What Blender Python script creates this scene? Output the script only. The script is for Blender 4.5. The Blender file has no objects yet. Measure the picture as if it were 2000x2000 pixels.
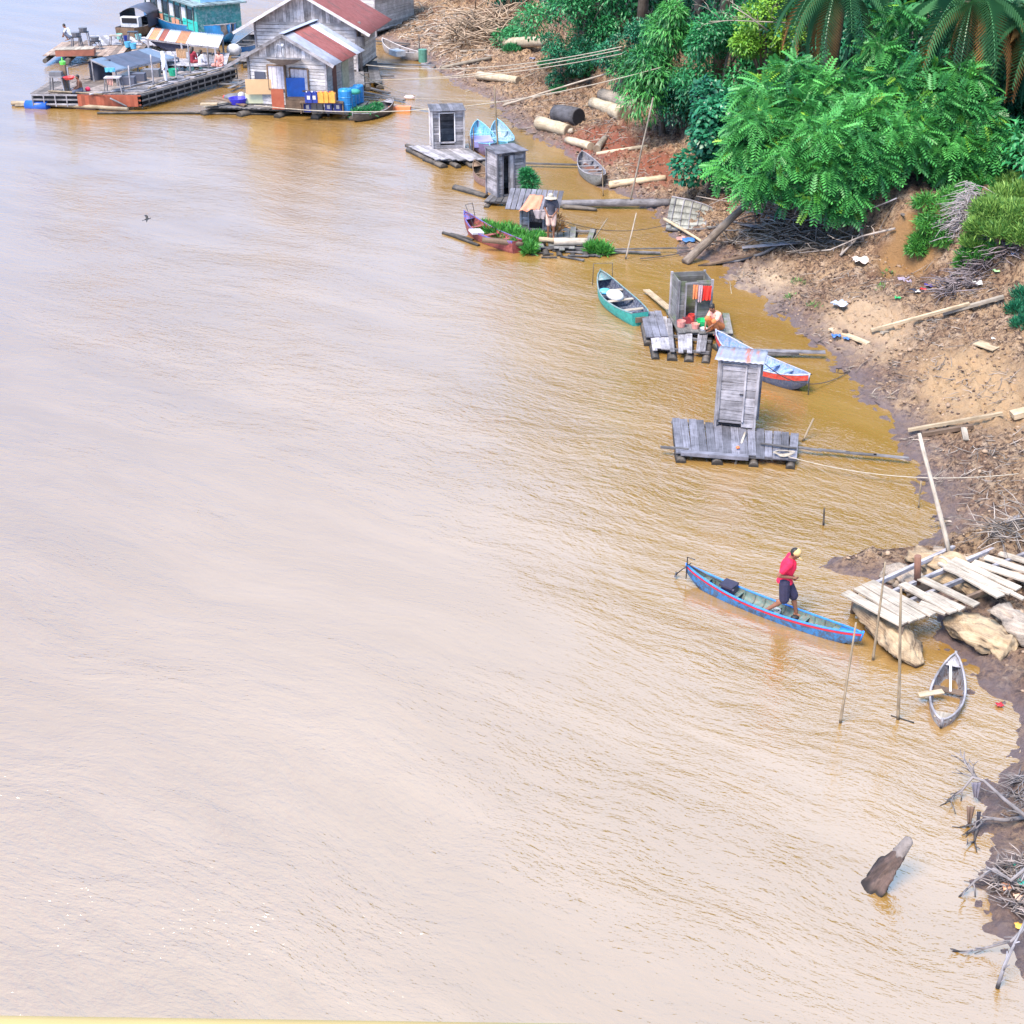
import bpy, math, random
import numpy as np
from mathutils import Vector, Matrix
random.seed(7); RNG = np.random.default_rng(11)
S = bpy.context.scene; COL = S.collection
R = math.radians
# ---------------------------------------------------------------- camera
CAMH = 15.0; FPX = 2700.0; PITCH = math.atan(1450.0/FPX)
CT, ST = math.cos(PITCH), math.sin(PITCH)
cam = bpy.data.cameras.new('camera'); camo = bpy.data.objects.new('camera', cam); COL.objects.link(camo)
camo.location = (0, 0, CAMH); camo.rotation_euler = (math.pi/2-PITCH, 0, 0)
cam.sensor_width = 36; cam.lens = 36*FPX/2000; cam.clip_start = .05; cam.clip_end = 3000
S.camera = camo
S.render.resolution_x = 1024; S.render.resolution_y = 1024
# ---------------------------------------------------------------- sky and sun
SUN_EL, SUN_AZ = R(58), R(222)      # azimuth clockwise from +Y: sun behind the camera, to its left
w = bpy.data.worlds.new('World'); S.world = w; w.use_nodes = True
nt = w.node_tree; nt.nodes.clear()
sk = nt.nodes.new('ShaderNodeTexSky'); sk.sky_type = 'NISHITA'; sk.sun_disc = False
sk.sun_elevation = SUN_EL; sk.sun_rotation = SUN_AZ; sk.air_density = 1.0; sk.dust_density = 3.0; sk.ozone_density = 1.2
mixs = nt.nodes.new('ShaderNodeMix'); mixs.data_type = 'RGBA'; mixs.inputs[0].default_value = .84
tcw = nt.nodes.new('ShaderNodeTexCoord'); sxw = nt.nodes.new('ShaderNodeSeparateXYZ'); nt.links.new(tcw.outputs['Generated'], sxw.inputs[0])
adw = nt.nodes.new('ShaderNodeMath'); adw.operation = 'MULTIPLY_ADD'; adw.inputs[1].default_value = .75; nt.links.new(sxw.outputs[0], adw.inputs[0]); nt.links.new(sxw.outputs[2], adw.inputs[2])
nzw = nt.nodes.new('ShaderNodeTexNoise'); nzw.inputs['Scale'].default_value = 2.2; nt.links.new(tcw.outputs['Generated'], nzw.inputs['Vector'])
ad2 = nt.nodes.new('ShaderNodeMath'); ad2.operation = 'MULTIPLY_ADD'; ad2.inputs[1].default_value = .35; nt.links.new(nzw.outputs[0], ad2.inputs[0]); nt.links.new(adw.outputs[0], ad2.inputs[2])
mrw = nt.nodes.new('ShaderNodeMapRange'); mrw.inputs[1].default_value = .10; mrw.inputs[2].default_value = .85; nt.links.new(ad2.outputs[0], mrw.inputs[0])
cmw = nt.nodes.new('ShaderNodeMix'); cmw.data_type = 'RGBA'; cmw.inputs[6].default_value = (1.0, 2.45, 5.2, 1); cmw.inputs[7].default_value = (3.0, 4.4, 6.5, 1)
nt.links.new(mrw.outputs[0], cmw.inputs[0]); nt.links.new(cmw.outputs[2], mixs.inputs[7])      # thin cloud, brighter overhead
bg = nt.nodes.new('ShaderNodeBackground'); bg.inputs[1].default_value = .15
wo = nt.nodes.new('ShaderNodeOutputWorld')
nt.links.new(sk.outputs[0], mixs.inputs[6]); nt.links.new(mixs.outputs[2], bg.inputs[0]); nt.links.new(bg.outputs[0], wo.inputs[0])
sl = bpy.data.lights.new('sun', 'SUN'); sl.energy = 3.2; sl.angle = R(28); sl.color = (1, .86, .69)
so = bpy.data.objects.new('sun', sl); COL.objects.link(so)
sd = Vector((math.sin(SUN_AZ)*math.cos(SUN_EL), math.cos(SUN_AZ)*math.cos(SUN_EL), math.sin(SUN_EL)))
so.rotation_euler = sd.to_track_quat('Z', 'Y').to_euler(); so.location = sd*200
S.view_settings.view_transform = 'Standard'; S.view_settings.look = 'None'
S.view_settings.exposure = 1.38; S.view_settings.gamma = 1.0
# ---------------------------------------------------------------- placing helpers
def ray(px, py):
    v = py-1000.0
    return Vector((px-1000.0, FPX*CT-v*ST, -(FPX*ST+v*CT)))
def G(px, py, z=0.0):
    d = ray(px, py); t = (z-CAMH)/d.z
    return Vector((0, 0, CAMH))+d*t
def GD(px, py, D):
    d = ray(px, py); return Vector((0, 0, CAMH))+d*(D/d.y)
def vnoise(x, y, seed=0):
    xi = np.floor(x).astype(np.int64); yi = np.floor(y).astype(np.int64); xf = x-xi; yf = y-yi
    def h(a, b):
        n = (a*374761393+b*668265263+seed*1442695041) & 0xffffffff
        n = ((n ^ (n >> 13))*1274126177) & 0xffffffff
        n = n ^ (n >> 16)
        return (n & 0xffff)/65535.0
    u = xf*xf*(3-2*xf); v = yf*yf*(3-2*yf)
    return (h(xi, yi)*(1-u)+h(xi+1, yi)*u)*(1-v)+(h(xi, yi+1)*(1-u)+h(xi+1, yi+1)*u)*v
def fbm(x, y, oct=4, seed=0):
    s = 0; a = .5
    for k in range(oct):
        s = s+a*vnoise(x*2**k+17.3*k, y*2**k+5.1*k, seed+k); a *= .5
    return s
SHPX = [(560,-60),(650,0),(690,40),(740,75),(803,95),(845,130),(890,165),(960,195),(990,230),(1010,245),(1060,272),(1100,298),(1130,318),
 (1172,365),(1215,378),(1279,414),(1300,437),(1320,468),(1345,500),(1405,512),(1417,530),(1440,561),(1490,580),(1522,612),(1560,650),(1605,682),
 (1636,719),(1673,750),(1692,775),(1726,800),(1748,820),(1754,842),(1762,879),(1796,920),(1818,943),(1826,996),(1836,1045),(1790,1068),(1740,1084),(1612,1096),(1590,1108),(1640,1120),
 (1712,1136),(1830,1180),(1836,1253),(1890,1300),(1921,1325),(1926,1353),(1973,1377),(2006,1410),(1985,1500),(1940,1530),(1922,1602),(1940,1649),(1908,1720),
 (1918,1773),(1960,1825),(2000,1875),(2060,2000),(2110,2150)]
_p = sorted([(G(a, b).y, G(a, b).x) for a, b in SHPX])
SHY = np.array([a for a, b in _p]+[_p[-1][0]+60, _p[-1][0]+400]); SHX = np.array([b for a, b in _p]+[_p[-1][1]-30, _p[-1][1]-150])
SHY = np.concatenate([[-200, 2], SHY]); SHX = np.concatenate([[8, 8], SHX])
def shore(y): return np.interp(y, SHY, SHX)
DTY = [0,10,25,33,38,42,47,50,56,62,70,80,90,130,400]; DTD = [11,11,9.5,9,7,5,3.6,2.9,3.6,4.6,4.8,5.6,8,12,20]
def height(x, y, fine=True):
    x = np.asarray(x, float); y = np.asarray(y, float)
    wob = (fbm(x*.9, y*.9, 4, 3)-.47)*.62+(vnoise(x*4.5, y*3.5, 77)-.5)*.22
    d = x-shore(y)+wob*np.clip(y/30, .5, 1.2)
    dT = np.interp(y, DTY, DTD)
    pos = np.clip(d, 0, dT)
    z = .205*pos+.05*np.sqrt(pos)
    z = np.where(d < 0, .13*np.maximum(d, -6), z)
    e = np.clip((d-dT)/1.3, 0, 1); z = z+1.7*e*e*(3-2*e)+.10*np.clip(d-dT, 0, 12)
    am = np.clip(d*.7+.5, 0.1, 1)
    z = z+(fbm(x*.7, y*.7, 3, 9)-.44)*.45*np.clip(d*.5, 0, 1)-.16*np.clip(1-np.abs(vnoise(x*.55+z*.4, y*1.1, 44)-.5)*9, 0, 1)*np.clip(d*.6-.3, 0, 1)
    if fine:
        n = fbm(x*3.0, y*2.2, 3, 21); n2 = vnoise(x*9, y*7, 31)
        z = z+(np.abs(n-.45)*.75-.06+(n2-.5)*.11)*am
        z = z+(vnoise(x*19, y*15, 35)-.5)*.08*am
    return z
def HT(x, y): return float(height(np.array([x]), np.array([y]))[0])
def GT(px, py, dz=0.0):
    d = ray(px, py); d = d/d.y
    ys = np.linspace(9, 180, 3000)
    zz = CAMH+d.z*ys; hh = np.maximum(height(d.x*ys, ys, False), 0)
    k = int(np.argmax(zz < hh)); y = ys[k]
    return Vector((d.x*y, y, float(zz[k])+dz))
# ---------------------------------------------------------------- materials
MATS = {}
def N(nt, t, **kw):
    n = nt.nodes.new(t)
    for k, v in kw.items(): setattr(n, k, v)
    return n
def base_mat(name):
    m = bpy.data.materials.new(name); m.use_nodes = True; nt = m.node_tree
    b = nt.nodes['Principled BSDF']; MATS[name] = m
    return m, nt, b
def rgb(c): return (c[0], c[1], c[2], 1)
def mixc(nt, fac, a, b, blend='MIX'):
    m = N(nt, 'ShaderNodeMix', data_type='RGBA', blend_type=blend)
    for i, s in ((0, fac), (6, a), (7, b)):
        if hasattr(s, 'links') or isinstance(s, bpy.types.NodeSocket): nt.links.new(s, m.inputs[i])
        else: m.inputs[i].default_value = s if i == 0 else rgb(s)
    return m.outputs[2]
def noise(nt, scale, coord, det=4, rough=.6, map_scale=None, rot=(0,0,0)):
    n = N(nt, 'ShaderNodeTexNoise'); n.inputs['Scale'].default_value = scale; n.inputs['Detail'].default_value = det; n.inputs['Roughness'].default_value = rough
    if map_scale:
        mr = N(nt, 'ShaderNodeMapping'); mr.inputs['Rotation'].default_value = rot; nt.links.new(coord, mr.inputs[0])
        mp = N(nt, 'ShaderNodeMapping'); mp.inputs['Scale'].default_value = map_scale; nt.links.new(mr.outputs[0], mp.inputs[0]); coord = mp.outputs[0]
    nt.links.new(coord, n.inputs['Vector']); return n.outputs['Fac']
def ramp(nt, fac, lo, hi):
    m = N(nt, 'ShaderNodeMapRange'); m.inputs[1].default_value = lo; m.inputs[2].default_value = hi
    nt.links.new(fac, m.inputs[0]); return m.outputs[0]
def tone_mul(nt, col, amt=.7):
    a = N(nt, 'ShaderNodeAttribute', attribute_name='tone')
    m = N(nt, 'ShaderNodeMapRange'); m.inputs[3].default_value = 1-amt*.6; m.inputs[4].default_value = 1+amt*.6
    nt.links.new(a.outputs['Fac'], m.inputs[0])
    cb = N(nt, 'ShaderNodeCombineXYZ')
    for i in range(3): nt.links.new(m.outputs[0], cb.inputs[i])
    return mixc(nt, 1.0, col, cb.outputs[0], 'MULTIPLY')
def bump(nt, b, h, strength, dist):
    bn = N(nt, 'ShaderNodeBump'); bn.inputs['Strength'].default_value = strength; bn.inputs['Distance'].default_value = dist
    nt.links.new(h, bn.inputs['Height']); nt.links.new(bn.outputs[0], b.inputs['Normal'])
def wood(name, dark, light, tone=.7, rough=.8, moss=None):
    if name in MATS: return MATS[name]
    m, nt, b = base_mat(name)
    tc = N(nt, 'ShaderNodeTexCoord')
    dark = tuple(v*.5 for v in dark); light = tuple(v*.72 for v in light)
    g = noise(nt, 1.0, tc.outputs['UV'], 5, .7, (1.6, 28, 1)); s = noise(nt, 2.3, tc.outputs['Object'], 4, .65)
    f = N(nt, 'ShaderNodeMath', operation='ADD'); nt.links.new(g, f.inputs[0]); nt.links.new(s, f.inputs[1])
    c = mixc(nt, ramp(nt, f.outputs[0], .72, 1.2), dark, light)
    gz = N(nt, 'ShaderNodeNewGeometry'); sz = N(nt, 'ShaderNodeSeparateXYZ'); nt.links.new(gz.outputs['Position'], sz.inputs[0])
    aw = N(nt, 'ShaderNodeMath', operation='MULTIPLY_ADD'); aw.inputs[1].default_value = .16; nt.links.new(s, aw.inputs[0]); nt.links.new(sz.outputs[2], aw.inputs[2])
    c = mixc(nt, ramp(nt, aw.outputs[0], .19, .12), c, tuple(v*.6 for v in dark))
    if moss: c = mixc(nt, ramp(nt, noise(nt, 1.7, tc.outputs['Object'], 4), .52, .68), c, moss)
    c = tone_mul(nt, c, tone); nt.links.new(c, b.inputs['Base Color']); b.inputs['Roughness'].default_value = rough
    bump(nt, b, f.outputs[0], .6, .012); return m
def plain(name, col, rough=.6, var=.25, scale=6, spec=.5, metal=0, tone=.0, wear=None, wfac=(.55,.65), bmp=0):
    if name in MATS: return MATS[name]
    m, nt, b = base_mat(name); tc = N(nt, 'ShaderNodeTexCoord')
    n = noise(nt, scale, tc.outputs['Object'], 5, .65)
    c = mixc(nt, ramp(nt, n, .3, .7), tuple(x*(1-var) for x in col), tuple(min(1, x*(1+var)) for x in col))
    if wear: c = mixc(nt, ramp(nt, noise(nt, scale*1.9, tc.outputs['Object'], 6, .75), *wfac), c, wear)
    if tone: c = tone_mul(nt, c, tone)
    nt.links.new(c, b.inputs['Base Color']); b.inputs['Roughness'].default_value = rough; b.inputs['Specular IOR Level'].default_value = spec; b.inputs['Metallic'].default_value = metal
    if bmp: bump(nt, b, n, .7, bmp)
    return m
def leafmat(name, c1, c2, rough=.42, trans=.16):
    if name in MATS: return MATS[name]
    m, nt, b = base_mat(name); a = N(nt, 'ShaderNodeAttribute', attribute_name='tone')
    c = mixc(nt, a.outputs['Fac'], c1, c2)
    nt.links.new(c, b.inputs['Base Color']); b.inputs['Roughness'].default_value = rough; b.inputs['Specular IOR Level'].default_value = .45
    t = N(nt, 'ShaderNodeBsdfTranslucent'); nt.links.new(c, t.inputs[0]); mx = N(nt, 'ShaderNodeMixShader'); mx.inputs[0].default_value = trans
    o = nt.nodes['Material Output']; nt.links.new(b.outputs[0], mx.inputs[1]); nt.links.new(t.outputs[0], mx.inputs[2]); nt.links.new(mx.outputs[0], o.inputs[0])
    return m
def tin(name, a, bcol, rust=None, lo=.45, hi=.6, rough=.55):
    if name in MATS: return MATS[name]
    m, nt, b = base_mat(name); tc = N(nt, 'ShaderNodeTexCoord')
    g = noise(nt, 1.0, tc.outputs['UV'], 5, .7, (.5, 3, 1)); s = noise(nt, 3.0, tc.outputs['UV'], 5, .7)
    c = mixc(nt, ramp(nt, s, .35, .65), a, bcol)
    if rust: c = mixc(nt, ramp(nt, g, lo, hi), c, rust)
    c = tone_mul(nt, c, .5); nt.links.new(c, b.inputs['Base Color']); b.inputs['Roughness'].default_value = rough; b.inputs['Metallic'].default_value = .15
    return m
# ---------------------------------------------------------------- mesh builder
ORG = {}
def V(*a): return Vector(a)
class MB:
    def __init__(s): s.v = []; s.f = []; s.uv = []; s.t = []; s.sm = []
    def add(s, vs, fs, uvs=None, tone=None, smooth=False):
        o = len(s.v); t = random.random() if tone is None else tone
        s.v += [tuple(v) for v in vs]; s.t += [t]*len(vs); ou = random.uniform(0, 50)
        for i, f in enumerate(fs):
            s.f.append(tuple(o+k for k in f)); s.sm.append(smooth)
            s.uv += [(u[0]+ou, u[1]+ou) for u in (uvs[i] if uvs else [(vs[k][0], vs[k][1]+vs[k][2]) for k in f])]
        return s
    def beam(s, p0, p1, wd, th, up=(0,0,1), tone=None, taper=1.0):
        p0 = Vector(p0); p1 = Vector(p1); X = (p1-p0); L = X.length
        if L < 1e-6: return s
        X /= L; Y = Vector(up).cross(X)
        if Y.length < 1e-4: Y = Vector((1, 0, 0)).cross(X)
        Y.normalize(); Z = X.cross(Y); vs = []
        for p, k in ((p0, 1), (p1, taper)):
            for a, b in ((-1,-1),(1,-1),(1,1),(-1,1)): vs.append(p+Y*(a*wd*k/2)+Z*(b*th*k/2))
        fs = [(0,3,2,1),(4,5,6,7),(0,1,5,4),(1,2,6,5),(2,3,7,6),(3,0,4,7)]
        uv = [[(0,0),(0,th),(wd,th),(wd,0)], [(0,0),(0,wd),(th,wd),(th,0)], [(0,0),(0,wd),(L,wd),(L,0)], [(0,0),(0,th),(L,th),(L,0)], [(0,0),(0,wd),(L,wd),(L,0)], [(0,0),(0,th),(L,th),(L,0)]]
        return s.add(vs, fs, uv, tone)
    def box(s, c, sz, rz=0, tone=None):
        c = Vector(c); x, y, z = sz; u = Vector((math.cos(rz), math.sin(rz), 0))
        if x >= y: return s.beam(c-u*x/2, c+u*x/2, y, z, tone=tone)
        u = Vector((-math.sin(rz), math.cos(rz), 0)); return s.beam(c-u*y/2, c+u*y/2, x, z, tone=tone)
    def tube(s, pts, rad, seg=8, tone=None, squash=1.0, smooth=True, cap=True, closed_uv=True):
        pts = [Vector(p) for p in pts]; n = len(pts)
        if not hasattr(rad, '__len__'): rad = [rad]*n
        vs = []; ref = Vector((0, 0, 1)); L = 0; ls = []
        d0 = (pts[-1]-pts[0])
        if abs(d0.normalized().z) > .9 if d0.length > 0 else False: ref = Vector((1, 0, 0))
        for i in range(n):
            d = (pts[min(i+1, n-1)]-pts[max(i-1, 0)]).normalized(); a = ref.cross(d)
            if a.length < 1e-3: a = Vector((0, 1, 0)).cross(d)
            a.normalize(); b = d.cross(a)
            for k in range(seg):
                q = 2*math.pi*k/seg; vs.append(pts[i]+a*(math.cos(q)*rad[i])+b*(math.sin(q)*rad[i]*squash))
            if i: L += (pts[i]-pts[i-1]).length
            ls.append(L)
        fs = []; uv = []
        for i in range(n-1):
            for k in range(seg):
                k2 = (k+1) % seg; fs.append((i*seg+k, i*seg+k2, (i+1)*seg+k2, (i+1)*seg+k))
                a0 = k/seg*rad[i]*6; a1 = (k+1)/seg*rad[i]*6; uv.append([(ls[i], a0), (ls[i], a1), (ls[i+1], a1), (ls[i+1], a0)])
        if cap:
            fs.append(tuple(range(seg-1, -1, -1))); uv.append([(0, 0)]*seg); fs.append(tuple((n-1)*seg+k for k in range(seg))); uv.append([(0, 0)]*seg)
        o = len(s.sm); s.add(vs, fs, uv, tone, smooth)
        if cap: s.sm[-1] = s.sm[-2] = False
        return s
    def ball(s, c, r, seg=10, rings=6, tone=None, M=None):
        c = Vector(c); r = Vector(r) if hasattr(r, '__len__') else Vector((r, r, r)); vs = [Vector((0,0,1))]; fs = []
        for i in range(1, rings):
            a = math.pi*i/rings
            for k in range(seg): q = 2*math.pi*k/seg; vs.append(Vector((math.sin(a)*math.cos(q), math.sin(a)*math.sin(q), math.cos(a))))
        vs.append(Vector((0,0,-1)))
        for k in range(seg): fs.append((0, 1+k, 1+(k+1) % seg))
        for i in range(rings-2):
            for k in range(seg): a = 1+i*seg; fs.append((a+k, a+seg+k, a+seg+(k+1) % seg, a+(k+1) % seg))
        l = len(vs)-1; a = 1+(rings-2)*seg
        for k in range(seg): fs.append((l, a+(k+1) % seg, a+k))
        vs = [Vector((v.x*r.x, v.y*r.y, v.z*r.z)) for v in vs]
        if M: vs = [M @ v for v in vs]
        return s.add([v+c for v in vs], fs, None, tone, True)
    def grid(s, P, tone=None, smooth=True, th=0):
        """P: rows of points (list of lists); th>0 makes it a closed slab"""
        n = len(P); m = len(P[0]); vs = [Vector(p) for r in P for p in r]; fs = []; uv = []
        rl = [0]
        for i in range(1, n): rl.append(rl[-1]+(Vector(P[i][0])-Vector(P[i-1][0])).length)
        cl = [0]
        for j in range(1, m): cl.append(cl[-1]+(Vector(P[0][j])-Vector(P[0][j-1])).length)
        for i in range(n-1):
            for j in range(m-1):
                fs.append((i*m+j, i*m+j+1, (i+1)*m+j+1, (i+1)*m+j)); uv.append([(rl[i], cl[j]), (rl[i], cl[j+1]), (rl[i+1], cl[j+1]), (rl[i+1], cl[j])])
        if th:
            k = len(vs); vs += [v-Vector((0, 0, th)) if th > 0 else v for v in vs]
            for f, u in list(zip(fs, uv)): fs.append(tuple(k+q for q in reversed(f))); uv.append(list(reversed(u)))
            bd = [j for j in range(m)]+[i*m+m-1 for i in range(1, n)]+[(n-1)*m+j for j in range(m-2, -1, -1)]+[i*m for i in range(n-2, 0, -1)]
            for a, b in zip(bd, bd[1:]+bd[:1]): fs.append((b, a, k+a, k+b)); uv.append([(0,0)]*4)
        return s.add(vs, fs, uv, tone, smooth)
    def lathe(s, c, prof, seg=14, tone=None, cap=True):
        c = Vector(c); vs = []; fs = []; n = len(prof)
        for r, z in prof:
            for k in range(seg): q = 2*math.pi*k/seg; vs.append(c+Vector((r*math.cos(q), r*math.sin(q), z)))
        for i in range(n-1):
            for k in range(seg): fs.append((i*seg+k, i*seg+(k+1) % seg, (i+1)*seg+(k+1) % seg, (i+1)*seg+k))
        if cap: fs.append(tuple(range(seg-1, -1, -1))); fs.append(tuple((n-1)*seg+k for k in range(seg)))
        return s.add(vs, fs, None, tone, False)
    def mesh(s, name, o=Vector((0,0,0))):
        me = bpy.data.meshes.new(name); me.from_pydata([(v[0]-o[0], v[1]-o[1], v[2]-o[2]) for v in s.v], [], s.f)
        ul = me.uv_layers.new(name='UVMap'); ul.data.foreach_set('uv', [c for u in s.uv for c in u])
        at = me.attributes.new('tone', 'FLOAT', 'POINT'); at.data.foreach_set('value', s.t)
        me.polygons.foreach_set('use_smooth', s.sm); return me
    def build(s, name, mat, parent=None, world=True, origin=None):
        o = Vector((0,0,0))
        if parent is not None and world: o = ORG[parent.name]
        elif origin is not None: o = Vector(origin)
        me = s.mesh(name, o); me.materials.append(mat)
        ob = bpy.data.objects.new(name, me); COL.objects.link(ob)
        if parent is not None: ob.parent = parent; ORG[ob.name] = o
        elif origin is not None: ob.location = o; ORG[ob.name] = o
        return ob
def tag(o, label=None, cat=None, group=None, kind=None):
    if label: o['label'] = label
    if cat: o['category'] = cat
    if group: o['group'] = group
    if kind: o['kind'] = kind
    return o
def thing(name, label, cat, loc, rz=0, group=None):
    o = bpy.data.objects.new(name, None); COL.objects.link(o); o.location = loc; o.rotation_euler = (0, 0, rz); o.empty_display_size = .2
    ORG[o.name] = Vector(loc); return tag(o, label, cat, group)
def single(mb, name, mat, label, cat, origin, group=None):
    return tag(mb.build(name, mat, None, origin=origin), label, cat, group)
def dup(root, loc, rz=None, label=None, sc=None):
    def cp(o, par):
        c = o.copy(); COL.objects.link(c)
        if par is not None: c.parent = par
        for ch in list(o.children): cp(ch, c)
        return c
    r = cp(root, None); r.location = loc
    if rz is not None: r.rotation_euler = (0, 0, rz)
    if label: r['label'] = label
    if sc: r.scale = (sc, sc, sc)
    ORG[r.name] = Vector(loc); return r
# leaf scatter
def scatter(name, tv, tf, pos, X, U, sc, tone, mat, parent=None, origin=None):
    tv = np.asarray(tv, float); n = len(pos); X = X/np.linalg.norm(X, axis=1, keepdims=True)
    Y = np.cross(U, X); l = np.linalg.norm(Y, axis=1, keepdims=True); Y = Y/np.maximum(l, 1e-5); Z = np.cross(X, Y)
    o = np.array(ORG[parent.name] if parent is not None else (origin or (0,0,0)))
    vs = (pos-o)[:, None, :]+sc[:, None, None]*(tv[None, :, 0:1]*X[:, None, :]+tv[None, :, 1:2]*Y[:, None, :]+tv[None, :, 2:3]*Z[:, None, :])
    vs = vs.reshape(-1, 3); k = len(tv); nf = len(tf); fl = len(tf[0]); tf = np.asarray(tf)
    fs = (tf[None]+np.arange(n)[:, None, None]*k).reshape(-1)
    me = bpy.data.meshes.new(name); me.vertices.add(len(vs)); me.vertices.foreach_set('co', vs.ravel())
    me.loops.add(len(fs)); me.loops.foreach_set('vertex_index', fs.astype(np.int32))
    me.polygons.add(n*nf); me.polygons.foreach_set('loop_start', np.arange(0, n*nf*fl, fl, dtype=np.int32))
    at = me.attributes.new('tone', 'FLOAT', 'POINT'); at.data.foreach_set('value', np.repeat(tone, k).astype(np.float32))
    me.update(calc_edges=True); me.materials.append(mat)
    ob = bpy.data.objects.new(name, me); COL.objects.link(ob)
    if parent is not None: ob.parent = parent
    elif origin: ob.location = origin
    return ob
# ================================================================ WATER AND BANK
def make_water():
    m, nt, b = base_mat('river_water'); tc = N(nt, 'ShaderNodeTexCoord'); O = tc.outputs['Object']
    wn_ = N(nt, 'ShaderNodeTexNoise'); wn_.inputs['Scale'].default_value = .11; wn_.inputs['Detail'].default_value = 3; nt.links.new(O, wn_.inputs['Vector'])
    ws_ = N(nt, 'ShaderNodeVectorMath', operation='SCALE'); ws_.inputs['Scale'].default_value = 3.2; nt.links.new(wn_.outputs['Color'], ws_.inputs[0])
    wa_ = N(nt, 'ShaderNodeVectorMath', operation='ADD'); nt.links.new(O, wa_.inputs[0]); nt.links.new(ws_.outputs[0], wa_.inputs[1]); O = wa_.outputs[0]
    sed = noise(nt, .06, O, 3, .5); sed2 = noise(nt, .5, O, 5, .65, (.22, 1, 1), (0, 0, R(32)))
    c = mixc(nt, ramp(nt, sed, .3, .7), (.212, .116, .026), (.246, .138, .034))
    c = mixc(nt, ramp(nt, sed2, .42, .68), c, (.27, .160, .055))
    nt.links.new(c, b.inputs['Base Color']); b.inputs['Roughness'].default_value = .07; b.inputs['IOR'].default_value = 3.05
    n1 = noise(nt, 2.3, O, 3, .55, (.40, 1.25, 1), (0, 0, R(26)))
    n2 = noise(nt, 6.8, O, 3, .6, (.42, 1.1, 1), (0, 0, R(33)))
    n4 = noise(nt, 17, O, 2, .6, (.5, 1.2, 1), (0, 0, R(18)))
    n3 = noise(nt, .20, O, 4, .6, (.35, 1.1, 1), (0, 0, R(34)))
    patch = ramp(nt, n3, .38, .64)
    def mth(op, a, bb):
        x = N(nt, 'ShaderNodeMath', operation=op)
        for i, q in enumerate((a, bb)):
            if isinstance(q, (int, float)): x.inputs[i].default_value = q
            else: nt.links.new(q, x.inputs[i])
        return x.outputs[0]
    h = mth('ADD', mth('MULTIPLY', n1, .044), mth('ADD', mth('MULTIPLY', n2, .032), mth('MULTIPLY', n4, .015)))
    h = mth('MULTIPLY', h, mth('ADD', mth('MULTIPLY', patch, .70), .32))
    bump(nt, b, h, 1.0, 1.0)
    mb = MB(); s = 900; mb.add([(-s,-40,0),(s,-40,0),(s,s,0),(-s,s,0)], [(0,1,2,3)])
    tag(mb.build('river_water', m), kind='structure')
make_water()
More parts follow.
